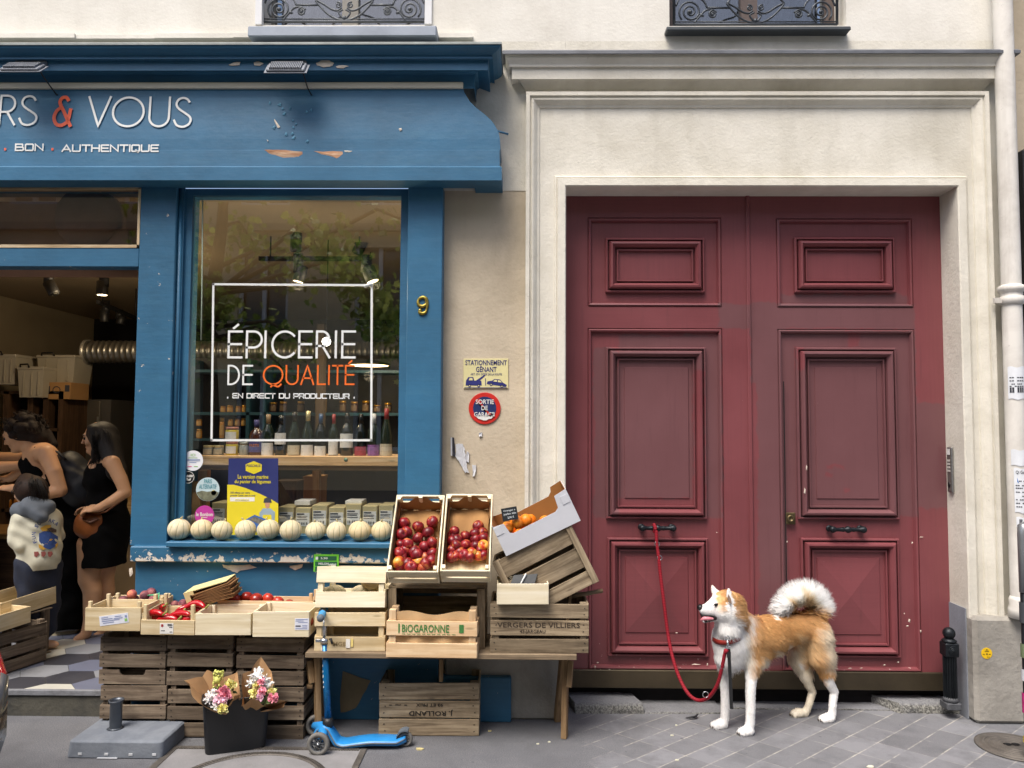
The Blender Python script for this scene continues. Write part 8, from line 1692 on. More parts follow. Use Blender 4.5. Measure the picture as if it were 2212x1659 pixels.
LEA = M('tan_leather', '#7a431b', .45, .2, 12, .2, 60)
sdf_part('pouch', [('e', p(585, 790, -.14), (.11, .06, .085), None, .02), ('c', p(545, 740, -.14), p(635, 740, -.14), .05, .05, .03)], .009, LEA, BAG, .03)
mb = MB(); mb.tube([p(530, 720, -.15), p(560, 690, -.17), p(640, 700, -.17), p(690, 690, -.14), p(760, 640, -.12), p(830, 590, -.09)], .012, 8, 0, False, .5); part('strap', mb, LEA, BAG, True)
mb = MB(); mb.tube([p(545, 735, -.2), p(590, 760, -.206), p(640, 735, -.2)], .01, 6); part('flap_edge', mb, M('dark_leather', '#4a260e', .5, .1), BAG, True)
Y1 = 1.15; p = lambda x, y, o=0.0: pw(x, y, Y1 + o); SK1 = SKIN('skin_warm', '#cb9c77')
PW1 = thing('person', 'woman with short curly hair, black strappy dress and sneakers reaching over the counter', 'person', tuple(np.append(p(420, 1550)[:2], FZ)))
hp_, q1 = face(p(128, 192), (-1, -.12, -.45), (-.25, 0, 1), 1.05)
bodyw = hp_ + [('c', p(165, 240), p(235, 290), .052, .06, .02), ('c', p(270, 310, -.13), p(270, 310, .13), .06, .06, .04), ('c', p(270, 350), p(360, 560), .125, .12, .05), ('c', p(380, 560), p(430, 760), .13, .15, .05)]
bodyw += limb([p(300, 305, -.15), p(355, 430, -.19), p(395, 550, -.2), p(300, 570, -.24), p(90, 535, -.26)], [.06, .052, .045, .042, .028]) + hand(p(90, 535, -.26), (-1, 0, .05), (0, -.4, .9), .17, .5) + limb([p(250, 320, .15), p(180, 400, .22), p(60, 470, .22)], [.056, .045, .03]) + hand(p(60, 470, .22), (-1, 0, 0), (0, .3, .9), .17, .5)
bodyw += limb([p(430, 1000, -.06), p(440, 1250, -.06), p(440, 1400, -.06), p(435, 1500, -.06)], [.09, .06, .045, .036]) + limb([p(450, 1000, .08), p(470, 1250, .08), p(480, 1400, .08), p(490, 1480, .1)], [.09, .06, .045, .036])
sdf_part('body', bodyw, .0078, SK1, PW1, .03, None, 1); facial(PW1, q1, 1.05, HAIRB)
dr = [('c', p(255, 380), p(360, 560), .128, .128, .05), ('c', p(210, 400, -.02), p(240, 430, -.02), .06, .1, .03), ('c', p(370, 560), p(430, 780), .14, .165, .05), ('c', p(430, 780), p(440, 1080), .165, .17, .06), ('c', p(440, 1080), p(440, 1340), .17, .18, .06), ('c', p(440, 1340, -.05), p(450, 1390, -.05), .14, .13, .05)]
sdf_part('dress', dr, .009, BLKF, PW1, .04, None, 2, p(440, 1425)[2], .005)
mb = MB()
for o in (-.1, .1): mb.tube([p(195, 330, o), p(230, 268, o * 1.1), p(290, 290, o * 1.2), p(330, 380, o)], .01, 6, 0, False, .6)
part('strap', mb, BLKF, PW1, True)
rg = random.Random(2); hr = [('e', p(160, 150), (.115, .11, .1), None, .02)]
for _ in range(46):
    a, e = rg.uniform(0, 6.28), rg.uniform(-.5, 1.4); v = np.array([math.cos(a) * math.cos(e) * .118, math.sin(a) * math.cos(e) * .112, math.sin(e) * .1]); 
    if v[0] < -.06 and v[2] < .03: continue
    hr.append(('e', p(160, 152) + v, (rg.uniform(.02, .036),) * 3, None, .01))
hr += [('c', p(215, 160), p(255, 205), .07, .06, .03), ('c', p(290, 195, .06), p(340, 250, .06), .06, .04, .02)]
sdf_part('hair', hr, .008, HAIRB, PW1, .015, None, 0)
gl_ = []
for _ in range(40):
    a, e = rg.uniform(0, 6.28), rg.uniform(-.2, 1.5); v = np.array([math.cos(a) * math.cos(e) * .13, math.sin(a) * math.cos(e) * .125, math.sin(e) * .115])
    if v[0] < -.05 and v[2] < .04: continue
    c0 = p(160, 152) + v; gl_.append([c0 + np.array([.018 * math.cos(t * 1.3) - .001 * t, .012 * math.sin(t * 1.3), .018 * math.sin(t * 1.3 + a)]) for t in range(7)])
hair_strands(PW1, HAIRB, gl_, 260, 8, .003)
WSH, ORSH = M('sneaker_white', '#c9c4bb', .6, .1, 20, .2), M('sneaker_orange', '#c24a22', .6, .1)
def sneaker(heel, toe, par):
    h_, t_ = np.array(heel), np.array(toe); d = t_ - h_; d /= np.linalg.norm(d); z = np.array([0, 0, 1.0]); L = np.linalg.norm(t_ - h_)
    o, _, _ = sdf_part('shoe', [('c', h_ + z * .045, h_ + d * L * .5 + z * .05, .042, .045, .02), ('c', h_ + d * L * .5 + z * .045, t_ - d * .03 + z * .03, .045, .032, .02), ('c', h_ + d * .02 + z * .06, h_ + d * .05 + z * .1, .04, .042, .015)], .007, WSH, par, .02)
    s = np.cross(d, z); mb = MB(); F = [h_ + d * L * u + s * o_ for u, o_ in ((-.12, 0), (-.05, .036), (.3, .042), (.7, .05), (.95, .036), (1.06, 0), (.95, -.036), (.7, -.05), (.3, -.042), (-.05, -.036))]
    mb.loft([[f for f in F], [f + z * .022 for f in F]], True, (True, True), 0, False); q = part('sole', mb, M('sole_cream', '#b5a988', .7, .1), o, True); q.location = (0, 0, 0)
    mb = MB()
    for sd in (-1, 1):
        pts = [h_ + d * L * u + s * sd * w_ + z * zz for u, zz, w_ in ((.3, .035, .048), (.55, .04, .05), (.5, .06, .047), (.2, .085, .047), (.12, .06, .046))]; mb.add(pts + [p_ + s * sd * .004 for p_ in pts], [tuple(range(5)), tuple(range(9, 4, -1))] + [(i, 5 + i, 5 + (i + 1) % 5, (i + 1) % 5) for i in range(5)])
    q = part('stripe', mb, ORSH, o, True); q.location = (0, 0, 0)
fh = p(480, 1590, -.06); fh[2] = FZ; ft_ = p(325, 1605, -.12); ft_[2] = FZ; sneaker(fh, ft_, PW1); fh2 = p(560, 1550, .12); fh2[2] = FZ; ft2 = p(440, 1560, .08); ft2[2] = FZ; sneaker(fh2, ft2, PW1)
BPK = thing('backpack', 'dark navy backpack on the curly haired woman', 'backpack', tuple(p(520, 500, .0)))
NVY = M('navy_nylon', '#12161f', .6, .3, 8, .3, 40)
sdf_part('pack', [('c', p(450, 400), p(530, 560), .12, .135, .05), ('c', p(500, 500), p(570, 560), .12, .09, .05), ('e', p(560, 520), (.09, .11, .14), None, .03)], .01, NVY, BPK, .04, None, 1, None, .004)
mb = MB()
for o in (-.12, .12): mb.tube([p(430, 350, o), p(380, 300, o), p(320, 280, o), p(300, 340, o), p(340, 460, o), p(420, 560, o)], .016, 6, 0, False, .5)
mb.tube([p(440, 350, 0), p(470, 330, 0), p(520, 350, 0), p(545, 400, 0)], .012, 6); part('strap', mb, NVY, BPK, True)
Yk = .62; p = lambda x, y, o=0.0: pw(x, y, Yk + o); SKc = SKIN('skin_child', '#cba384'); zk = FZ
CH_ = thing('person', 'child in cream printed jacket with grey hood, seen from behind at the counter', 'person', tuple(np.append(p(240, 1500)[:2], FZ)))
hp_, q3 = face(p(180, 560), (-.9, .42, -.12), (-.05, 0, 1), .92)
kb = hp_ + [('c', p(205, 610), p(225, 680), .045, .05, .02), ('c', p(230, 740), p(250, 1010), .095, .08, .05)] + limb([p(150, 740, -.06), p(120, 850, -.08), p(140, 915, -.1), p(90, 820, .02)], [.04, .036, .03, .022]) + hand(p(100, 830, .0), (-.7, .3, .5), (-.5, -.7, .2), .12, .9)
kb += limb([p(340, 740, .08), p(360, 860, .14), p(300, 900, .2)], [.04, .034, .028]) + limb([p(200, 1050, -.03), p(210, 1250, -.03), p(210, 1480, -.03)], [.075, .055, .038]) + limb([p(300, 1050, .06), p(300, 1250, .06), p(300, 1480, .06)], [.075, .055, .038]) + [('e', np.append(p(205, 1500, -.03)[:2], FZ + .03), (.09, .04, .03), None, .01), ('e', np.append(p(300, 1500, .06)[:2], FZ + .03), (.09, .04, .03), None, .01)]
sdf_part('body', kb, .0075, SKc, CH_, .025, None, 1); facial(CH_, q3, .92, HAIRM)
mb = MB()
for sd in (-1, 1): mb.tube([q3(.096, sd * (.032 + .024 * math.cos(a)), .012 + .02 * math.sin(a)) for a in [k * .7 for k in range(9)]], .003, 5, closed=True); mb.tube([q3(.094, sd * .056, .014), q3(.05, sd * .072, .012), q3(-.01, sd * .078, .008)], .0028, 5)
part('glasses', mb, M('black_plastic', '#0d0d0e'), CH_, True)
sdf_part('hair', [('e', p(205, 540, -.01), (.098, .095, .092), None, .02), ('c', p(215, 560), p(240, 610), .085, .07, .03), ('c', p(170, 490), p(130, 535), .055, .04, .02)], .0075, M('child_hair', '#2a1a11', .65, .3, 60, .4, 220, 0, .3), CH_, .02, None, 1)
hair_strands(CH_, HAIRM, [[p(200, 462), p(250, 490, -.06), p(285, 560, -.07), p(290, 620, -.06)], [p(200, 462), p(215, 500, -.1), p(220, 560, -.11), p(215, 610, -.1)], [p(190, 465), p(150, 500, -.08), p(118, 560, -.07)]], 90, 5)
CRM = M('cream_jacket', '#c9c6b2', .8, .08, 9, .25, 70)
jk = [('c', p(215, 740), p(240, 980), .12, .118, .05), ('c', p(290, 740), p(290, 970), .095, .1, .05), ('c', p(245, 1000), p(248, 1080), .112, .105, .03)] + limb([p(150, 735, -.06), p(120, 840, -.085), p(135, 905, -.1)], [.068, .066, .056], .03) + limb([p(330, 730, .06), p(355, 850, .12), p(330, 890, .16)], [.066, .06, .05], .03)
jo, JV, JF = sdf_part('jacket', jk, .0085, CRM, CH_, .04, None, 2, p(250, 1060)[2], .006)
GRH = M('grey_hood', '#5b626b', .85, .12, 9, .3, 60)
sdf_part('hood', [('c', p(130, 680, -.06), p(200, 660, -.09), .055, .06, .03), ('c', p(200, 660, -.09), p(300, 660, -.04), .06, .055, .03), ('c', p(240, 700, -.1), p(270, 720, -.1), .05, .045, .03), ('c', p(130, 690, -.05), p(115, 760, -.04), .05, .03, .02), ('c', p(300, 660, -.02), p(250, 640, .08), .05, .05, .03)], .008, GRH, CH_, .03, None, 1, None, .005)
sdf_part('trousers', [('c', p(200, 1035, -.03), p(205, 1280, -.03), .1, .078, .04), ('c', p(300, 1060, .06), p(300, 1280, .06), .1, .08, .04), ('c', p(205, 1280, -.03), p(210, 1450, -.03), .078, .066, .03), ('c', p(300, 1280, .06), p(300, 1450, .06), .08, .066, .03)], .009, M('navy_denim', '#1d2436', .85, .15, 12, .2, 90), CH_, .04, None, 1, None, .005)
def on_back(x, y):
    d = ray(*PZ(x, y)); tri = None; o = np.array(CAM); dd = np.array(d.normalized()); A_ = JV[JF[:, 0]]; c4 = JV[JF].mean(1); v = c4 - o; t = v @ dd; e = np.linalg.norm(v - t[:, None] * dd, axis=1); m = e < .008
    tt = t[m].min() if m.any() else t[np.argmin(e)]; return Vector(o + dd * (tt - .006))
BLUP2 = M('print_royal', '#2f4a86', .8, .1); YELP = M('print_gold', '#c79a3a', .8, .1); BRP = M('print_brown', '#4a3a30', .8, .1); REDP = M('print_rust', '#8a4a44', .8, .2)
mbp = MB()
def patch(pts, mi):
    cx, cy = sum(a for a, b in pts) / len(pts), sum(b for a, b in pts) / len(pts); n = len(pts); mid = [((a + cx) / 2, (b + cy) / 2) for a, b in pts]
    vs = [on_back(*q) for q in pts] + [on_back(*q) for q in mid] + [on_back(cx, cy)]; mbp.add(vs, [(i, (i + 1) % n, n + (i + 1) % n, n + i) for i in range(n)] + [(n + i, n + (i + 1) % n, 2 * n) for i in range(n)], mi)
patch([(255, 830), (290, 815), (330, 820), (378, 850), (378, 880), (360, 915), (330, 935), (290, 925), (255, 880)], 0); patch([(262, 795), (300, 775), (335, 775), (330, 800), (300, 815), (275, 815)], 1); patch([(305, 800), (335, 790), (370, 805), (368, 825), (325, 818)], 2)
patch([(250, 900), (268, 905), (300, 930), (280, 940), (255, 925)], 1); patch([(285, 905), (330, 865), (345, 868), (310, 900)], 1); patch([(360, 905), (378, 890), (378, 910), (365, 930)], 1)
for x0 in (222, 268, 312): patch([(x0, 950), (x0 + 28, 948), (x0 + 34, 965), (x0 + 18, 985), (x0 + 2, 980)], 3)
part('print', mbp, [BLUP2, YELP, BRP, REDP], CH_, True)
mb = MB()
for i, ch in enumerate('FUN SUN AKA'):
    if ch == ' ': continue
    V_, F_, a, b, c, d = text_poly(ch); th = R(205 - i * 15.5); cx, cy = 312 + 92 * math.cos(th), 842 - 98 * math.sin(th); ct_, st_ = math.cos(th - math.pi / 2), math.sin(th - math.pi / 2); vs = []
    for v in V_:
        u = ((v.x - a) / max(b - a, .01) - .5) * 20; w_ = ((v.y - c) / (d - c) - .5) * 26; vs.append(on_back(cx + u * ct_ - w_ * st_, cy - (u * st_ + w_ * ct_)))
    mb.add(vs, F_)
part('print_lettering', mb, BLUP2, CH_, True)
Y3 = 1.5; p = lambda x, y, o=0.0: pw(x, y, Y3 + o)
PS = thing('person', 'shopkeeper at the left edge, only two bare forearms reaching in are visible', 'person', tuple(np.append(p(-230, 1500)[:2], FZ)))
hp_, q4 = face(p(-190, 130), (.95, -.2, -.2), (0, 0, 1), 1.0)
sb = hp_ + [('c', p(-205, 200), p(-220, 260), .055, .06, .02), ('c', p(-225, 300, -.15), p(-225, 300, .15), .06, .06, .04), ('c', p(-225, 340), p(-235, 720), .13, .13, .05)] + limb([p(-215, 300, -.18), p(-170, 430, -.2), p(0, 400, -.2), p(150, 385, -.2)], [.06, .05, .047, .032]) + hand(p(150, 385, -.2), (1, -.1, -.2), (0, -.5, .8), .18, .6) + limb([p(-215, 300, .18), p(-150, 400, .2), p(0, 335, .15), p(180, 325, .1)], [.06, .05, .045, .03]) + hand(p(180, 325, .1), (1, 0, -.2), (0, .3, .9), .18, .6, -1)
sb += limb([p(-260, 740, -.08), p(-260, 1100, -.08), p(-260, 1500, -.08)], [.1, .075, .05]) + limb([p(-200, 740, .08), p(-200, 1100, .08), p(-200, 1500, .08)], [.1, .075, .05])
sdf_part('body', sb, .011, SKIN('skin_tan', '#d0a079'), PS, .03); facial(PS, q4, 1.0, HAIRM)
sdf_part('hair', [('e', p(-205, 105), (.105, .095, .08), None, .02), ('c', p(-225, 110), p(-240, 160), .08, .06, .03)], .011, HAIRM, PS, .02)
sdf_part('apron', [('c', p(-222, 340), p(-235, 760), .158, .165, .05), ('c', p(-230, 740), p(-230, 1100), .19, .19, .05), ('c', p(-222, 300, -.14), p(-222, 380, -.1), .07, .08, .03), ('c', p(-222, 300, .14), p(-222, 380, .1), .07, .08, .03), ('c', p(-225, 300, -.13), p(-225, 300, .13), .065, .065, .04), ('c', p(-260, 1000, -.07), p(-260, 1470, -.08), .115, .085, .04), ('c', p(-200, 1000, .07), p(-200, 1470, .08), .115, .085, .04)], .013, M('dark_apron', '#23252a', .85, .2), PS, .04)

SGY = M('sign_yellow', '#d8cf9a', .5, .06, 8, .05); SGB = M('sign_blue', '#262a6e', .5, .06); SGR = M('sign_red', '#c2261c', .45, .06, 8, .05); SGW = M('sign_white', '#dcdcd8', .5, .05)
zq = lambda a, b: W(a, b, 0)
a, b = zq(1001, 839), zq(1098, 775); w, h = b.x - a.x, b.z - a.z
t = thing('parking_sign', 'cream enamel parking sign with blue tow truck, on the beige wall', 'sign', ((a.x + b.x) / 2, -.002, (a.z + b.z) / 2))
mb = MB(); mb.box((0, 0, 0), (w, .004, h), mrot(0, -.5, 0), ch=.001); part('plate', mb, SGY, t)
mb = MB(); f = plane_fn(-.0035); X = lambda u: -w / 2 + u * w; Z = lambda v: h / 2 - v * h
text_in(mb, 'STATIONNEMENT', X(.04), X(.97), Z(.22), Z(.05), f); text_in(mb, 'G\u00caNANT', X(.28), X(.74), Z(.45), Z(.23), f); text_in(mb, 'ART. 37-1 CODE DE LA ROUTE', X(.16), X(.86), Z(.56), Z(.49), f)
def pl(pts): mb.add([f(X(q[0]), Z(q[1])) for q in pts], [tuple(range(len(pts)))])
pl([(.05, .9), (.06, .74), (.11, .62), (.22, .62), (.24, .74), (.40, .74), (.41, .9)]); pl([(.28, .74), (.46, .55), (.49, .57), (.36, .74)]); pl([(.5, .66), (.505, .9), (.49, .9), (.485, .66)]); pl([(.52, .84), (.54, .76), (.64, .74), (.7, .68), (.82, .7), (.88, .8), (.97, .88), (.95, .95), (.78, .9), (.56, .86)])
for cx, cy in ((.14, .91), (.34, .91), (.62, .87), (.86, .93)): mb.add([f(X(cx) + .0085 * math.cos(k * .524), Z(cy) + .0085 * math.sin(k * .524)) for k in range(12)], [tuple(range(12))], 0)
rect2(mb, f, X(.02), Z(.985), X(.98), Z(.965)); part('print', mb, SGB, t)
mb = MB(); f = plane_fn(-.005)
for q in ([(.12, .73), (.14, .65), (.2, .65), (.21, .73)], [(.66, .76), (.71, .71), (.75, .715), (.75, .78)], [(.77, .72), (.82, .73), (.86, .8), (.77, .785)]): mb.add([f(X(u), Z(v)) for u, v in q], [(0, 1, 2, 3)])
for cx, cy in ((.14, .91), (.34, .91), (.62, .87), (.86, .93)): mb.add([f(X(cx) + .004 * math.cos(k * .785), Z(cy) + .004 * math.sin(k * .785)) for k in range(8)], [tuple(range(8))], 0)
part('cutout', mb, SGY, t)
c = zq(1047, 882); r = 34.5 / 1660 * 4.5; t = thing('garage_sign', 'round red and blue garage exit sign with torn bottom, on the beige wall', 'sign', (c.x, -.001, c.z))
mb = MB(); mb.lathe([(r, 0), (r, .003), (r * .97, .004)], 40, (0, 0, 0), mrot(90, 0, 0), 0, (True, True), False); part('disc', mb, SGR, t)
mb = MB(); rb = r * .73; mb.lathe([(rb, .004), (rb, .0055)], 36, (0, 0, 0), mrot(90, 0, 0), 0, (False, True), False); part('blue_field', mb, M('sign_navy', '#1f2f5f', .45, .08), t)
mb = MB(); f = plane_fn(-.007)
mb.add([f(rb * .95 * math.cos(R(a)), rb * .95 * math.sin(R(a))) for a in (118, 140, 145)] + [f(rb * .95 * math.cos(R(a)), rb * .95 * math.sin(R(a))) for a in (-40, -62)], [(0, 1, 2, 3, 4)]); part('red_bar', mb, SGR, t)
mb = MB(); f = plane_fn(-.0085); text_in(mb, 'SORTIE', -r * .56, r * .58, r * .26, r * .55, f); text_in(mb, 'DE', -r * .2, r * .2, -r * .12, r * .16, f); text_in(mb, 'GARAGE', -r * .66, r * .62, -r * .52, -r * .24, f)
P = jag([(-.62, -.42), (-.3, -.5), (.1, -.45), (.5, -.42), (.6, -.3), (.62, -.5), (.4, -.62), (.1, -.74), (-.25, -.72), (-.5, -.58)], 2, .03); cx, cz = 0, -.56
mb.add([f(x * r, z * r) for x, z in P] + [f(cx * r, cz * r)], [(i, (i + 1) % len(P), len(P)) for i in range(len(P))]); part('lettering', mb, SGW, t)
def torn(pts, label, m, prou=.004):
    P = [W(q[0], q[1], 0) for q in pts]; n = len(P); c = sum(P, Vector()) / n; mb = MB(); rg = random.Random(int(pts[0][0]))
    F = [p + Vector((0, -prou - rg.uniform(0, .006), 0)) - c for p in P]; Bk = [p + Vector((0, .0005, 0)) - c for p in P]; mb.add(F + Bk + [Vector((0, -prou, 0))], [(i, (i + 1) % n, 2 * n) for i in range(n)] + [(i, n + i, n + (i + 1) % n, (i + 1) % n) for i in range(n)])
    return solo('torn_paper', mb, m, label, 'torn paper', 'torn paper scraps on the wall', c)
TP = M('torn_poster', '#c9cbd0', .8, .12, 25, .3, 40)
torn(jag([(985, 960), (998, 957), (1003, 968), (1006, 990), (1012, 1020), (1006, 1021), (994, 1000), (984, 985)], 3, 1.5), 'largest torn scrap of grey poster on the beige wall', TP); torn([(974, 945), (981, 945), (984, 987), (974, 983)], 'narrow white and black strip of torn poster on the beige wall', M('torn_strip', '#2b2a33', .8, .1))
torn([(974, 945), (977, 945), (977, 985), (974, 983)], 'white edge of the torn black strip on the beige wall', TP, .009); torn(jag([(1020, 1004), (1028, 1005), (1027, 1025), (1022, 1030)], 2, 1), 'small torn scrap below the largest one on the beige wall', TP); torn(jag([(1034, 935), (1042, 934), (1041, 943), (1035, 943)], 2, .6), 'tiny paper scrap just under the round garage sign', TP); torn(jag([(1008, 975), (1014, 978), (1013, 1000), (1007, 996)], 2, .8), 'thin torn scrap touching the largest one on the beige wall', TP)
mb = MB(); c = G(1495, 1553); mb.tube([(-.035, 0, .004), (-.015, -.014, .008), (.02, -.006, .015), (.038, .018, .02), (.02, .012, .008), (-.02, .006, .005)], [.003, .007, .008, .004, .007, .003], 7, 0, True, .5); solo('litter', mb, M('black_litter', '#1d1e22', .5, .2), 'dark crumpled strip of litter on the paving left of the dog', 'litter', None, (c.x, c.y, .002))
for i, (px, py, s, lb) in enumerate([(906, 1619, .014, 'yellowish scrap of litter beside the scooter deck'), (1162, 1608, .006, 'white speck of litter on the asphalt right of the scooter'), (1186, 1604, .005, 'smaller white speck of litter on the asphalt right of the scooter'), (1463, 1643, .008, 'pale scrap of litter near the lower edge before the dog'), (1461, 1568, .006, 'tiny white litter left of the black strip'), (1880, 1658, .012, 'white scrap of litter at the lower edge right of the dog'), (1452, 1590, .006, 'white dot of litter on the grey paving'), (1058, 1580, .008, 'thin yellow scrap right of the printed crate')]):
    c = G(px, py); mb = MB(); rg = random.Random(i); P = [(s * math.cos(k * .9) * rg.uniform(.6, 1.2) * 1.5, s * math.sin(k * .9) * rg.uniform(.5, 1.1), .003 + rg.uniform(0, .004)) for k in range(7)]; mb.add(P + [(p[0], p[1], 0) for p in P], [tuple(range(7))] + [(i_, 7 + i_, 7 + (i_ + 1) % 7, (i_ + 1) % 7) for i_ in range(7)])
    solo('litter', mb, M('pale_litter', '#cfcdb8', .8, .1) if i not in (0, 7) else M('yellow_litter', '#c9bb85', .8, .1), lb, 'litter', 'scraps of litter', (c.x, c.y, .001))
Yi = .16; zi = STEPZ + .002
k1 = crate('wooden_crate', 'dark slatted crate on end inside the doorway, at the left edge', 'crate', OLDW, .33, .5, WZ(0, 1375, .0) - zi, S3, (WX(-85, 1420, -.02), .23, zi), (0, 0, R(-16)), post=.035)
k2 = crate('wooden_crate', 'dark crate standing open on end inside the doorway beside the child', 'crate', OLDW, .25, .34, WZ(60, 1345, .2) - zi, [(0, .03), (.97, 1.0)], (WX(14, 1400, .40), .47, zi), (0, 0, R(-14)), post=.04, nails=False)
a, b = WX(-40, 1320, .0), WX(47, 1320, .0)
crate('fruit_tray', 'pale wooden tray on the dark crate, cut off by the left edge', 'tray', POPY, .36, .34, .1, [(0, 1.0)], (WX(-85, 1330, -.02), .17, WZ(0, 1375, .0) + .004), (R(2), 0, R(-14)), 'pale trays inside the doorway', th=.007, post=.018, nails=False)
crate('fruit_tray', 'pale wooden tray with red mark behind the cut off tray in the doorway', 'tray', POPY, .28, .42, .11, [(0, 1.0)], (WX(8, 1310, .4), .48, WZ(60, 1345, .2) + .004), (R(3), 0, R(-14)), 'pale trays inside the doorway', th=.007, post=.018, nails=False)
CARP = M('car_paint', '#57544f', .22, .06, 2, 0, 60, .5, .5, 0, 0, .8); xr = G(70, 1659).x + .02
yc = -1.62; sW = lambda px, py: W(px, py, -1.30)
xe = sW(63, 1659).x
CARO = thing('parked_car', 'grey car rear corner with red tail lamp, cut off by the lower left corner', 'car', (xe - 2.0, -1.9, 0))
def csec(x, half, zlow, ztop, yc_=-2.12):
    P = []
    for sx in (1, -1):
        pts = [(half * .9, zlow), (half, zlow + .12), (half * 1.0, zlow + .35), (half * .97, ztop - .16), (half * .9, ztop - .04), (half * .7, ztop)]
        pts = pts if sx > 0 else pts[::-1]
        P += [(x, yc_ + sx * q[0], q[1]) for q in pts]
    return P
zt_ = sW(0, 1490).z
xs_ = [(-4.0, .6, .3, .55), (-3.85, .74, .22, .68), (-3.3, .8, .2, .76), (-2.6, .81, .2, .82), (-1.2, .81, .2, .86), (-.5, .80, .2, .88), (-.22, .78, .22, .87), (-.08, .74, .25, .8), (-.02, .70, .3, .66), (0, .62, .34, .58)]
mb = MB(); mb.loft([csec(xe + x, hf, zl, zt__) for x, hf, zl, zt__ in xs_], True, (True, True)); part('body', mb, CARP, CARO, True)
mb = MB(); mb.loft([[(xe + x, -2.12 + s * w_, z) for s, w_, z in ((1, wlo, zlo), (1, whi, zhi), (-1, whi, zhi), (-1, wlo, zlo))] for x, wlo, zlo, whi, zhi in ((-3.0, .74, .8, .70, .82), (-2.2, .76, .84, .6, 1.36), (-1.0, .76, .86, .6, 1.42), (-.35, .74, .87, .58, 1.3), (-.1, .7, .85, .6, .9))], True, (True, True)); part('cabin', mb, M('car_glass', '#14181b', .05, .1, 3, 0, 60, 0, .8), CARO, True)
mb = MB()
for zc_, zd in ((zt_ - .02, .1),):
    mb.tube([(xe - .02, -1.52, .60), (xe - .06, -1.44, .66), (xe - .14, -1.38, .76), (xe - .22, -1.36, .84)], [.02, .04, .04, .02], 10, 0, False, .5)
part('tail_lamp', mb, M('tail_lamp_red', '#b3101e', .12, .1, 6, 0, 60, 0, .7, 0, 0, .6), CARO, True)
mb = MB(); mb.add([(xe - .02, -1.52, .55), (xe + .006, -1.6, .46), (xe - .01, -1.46, .42), (xe - .1, -1.40, .44), (xe - .03, -1.455, .50)], [(0, 1, 4), (1, 2, 4), (2, 3, 4), (3, 0, 4)]); part('reversing_lamp', mb, M('lamp_chrome', '#b9c2cc', .12, .05, 6, 0, 60, .8), CARO, True)
for x in (-.75, -3.2):
    for s in (-1, 1):
        mb = MB(); mb.lathe([(.2, -.1), (.3, -.1), (.315, -.06), (.315, .06), (.3, .1), (.2, .1)], 28, (0, 0, 0), mrot(90, 0, 0)); o = part('wheel', mb, M('car_tyre', '#17181a', .85, .1), CARO); o.location = Vector((xe + x, -2.12 + s * .73, .316)) - CARO.location
        mb = MB(); mb.lathe([(.02, .105 * -s), (.2, .1 * -s), (.19, .08 * -s)], 20, (0, 0, 0), mrot(90, 0, 0), 0, (True, False)); part('rim', mb, M('galvanised', '#8e8c86'), o)
YPO = -.55; xp = WX(2219, 1400, YPO); t = thing('signpost', 'black post plastered with stickers at the right edge of the photo', 'post', (xp, YPO, 0)); rp_ = .024
hpo = WZ(2205, 1128, YPO); zb0 = .0
mb = MB(); mb.lathe([(rp_ * 1.1, 0), (rp_ * 1.1, .05), (rp_, .055), (rp_, hpo - .03)], 18); part('pole', mb, IRON, t)
mb = MB(); mb.lathe([(rp_ * 1.15, hpo - .35), (rp_ * 1.2, hpo - .06), (rp_ * 1.1, hpo - .015), (rp_ * .3, hpo)], 18); part('cap', mb, M('cap_grey', '#8b8f92', .3, .1, 8, 0, 60, .5), t)
for y0, y1, m, nm in [(1496, 1540, M('sticker_magenta', '#b82474', .5, .2, 30, 0), 'magenta'), (1445, 1470, M('sticker_pale', '#c9ccd0', .6, .1), 'pale'), (1300, 1345, M('sticker_smoke', '#3f4448', .6, .2), 'smoke'), (1390, 1420, M('sticker_green', '#6b7a5a', .6, .2), 'green'), (1590, 1604, M('sticker_yellow', '#c9b030', .6, .2), 'yellow')]:
    z0, z1 = WZ(2203, y1, YPO), WZ(2203, y0, YPO)
    mb = MB(); mb.grid(lambda u, v: ((rp_ * 1.1 + .003) * math.cos(R(150 + 170 * u)), (rp_ * 1.1 + .003) * math.sin(R(150 + 170 * u)), max(.01, z0 + (z1 - z0) * v)), 10, 1); part('sticker', mb, m, t)
a = W(2207, 320, -.12); t = thing('shopfront', 'black neighbouring shopfront just touching the right edge of the photo', 'shopfront', (a.x + .5, -.1, 0))
mb = MB(); mb.span((a.x + .01, -.12, .0), (a.x + 1.6, .3, a.z), ch=.01); part('casing', mb, M('black_shop_paint', '#101114', .35, .1), t, True)
mb = MB(); mb.span((a.x + .2, -.125, .5), (a.x + 1.4, -.121, a.z - .4)); part('window', mb, M('car_glass', '#14181b'), t, True)
nb = thing('building', 'cream neighbouring house wall beyond the drain pipe at the right edge', 'building', (XR + 2, .2, 0)); mb = MB(); mb.span((XR + .001, .06, 0), (XR + 4, .4, 7.0)); part('wall', mb, BEIGE, nb, True)

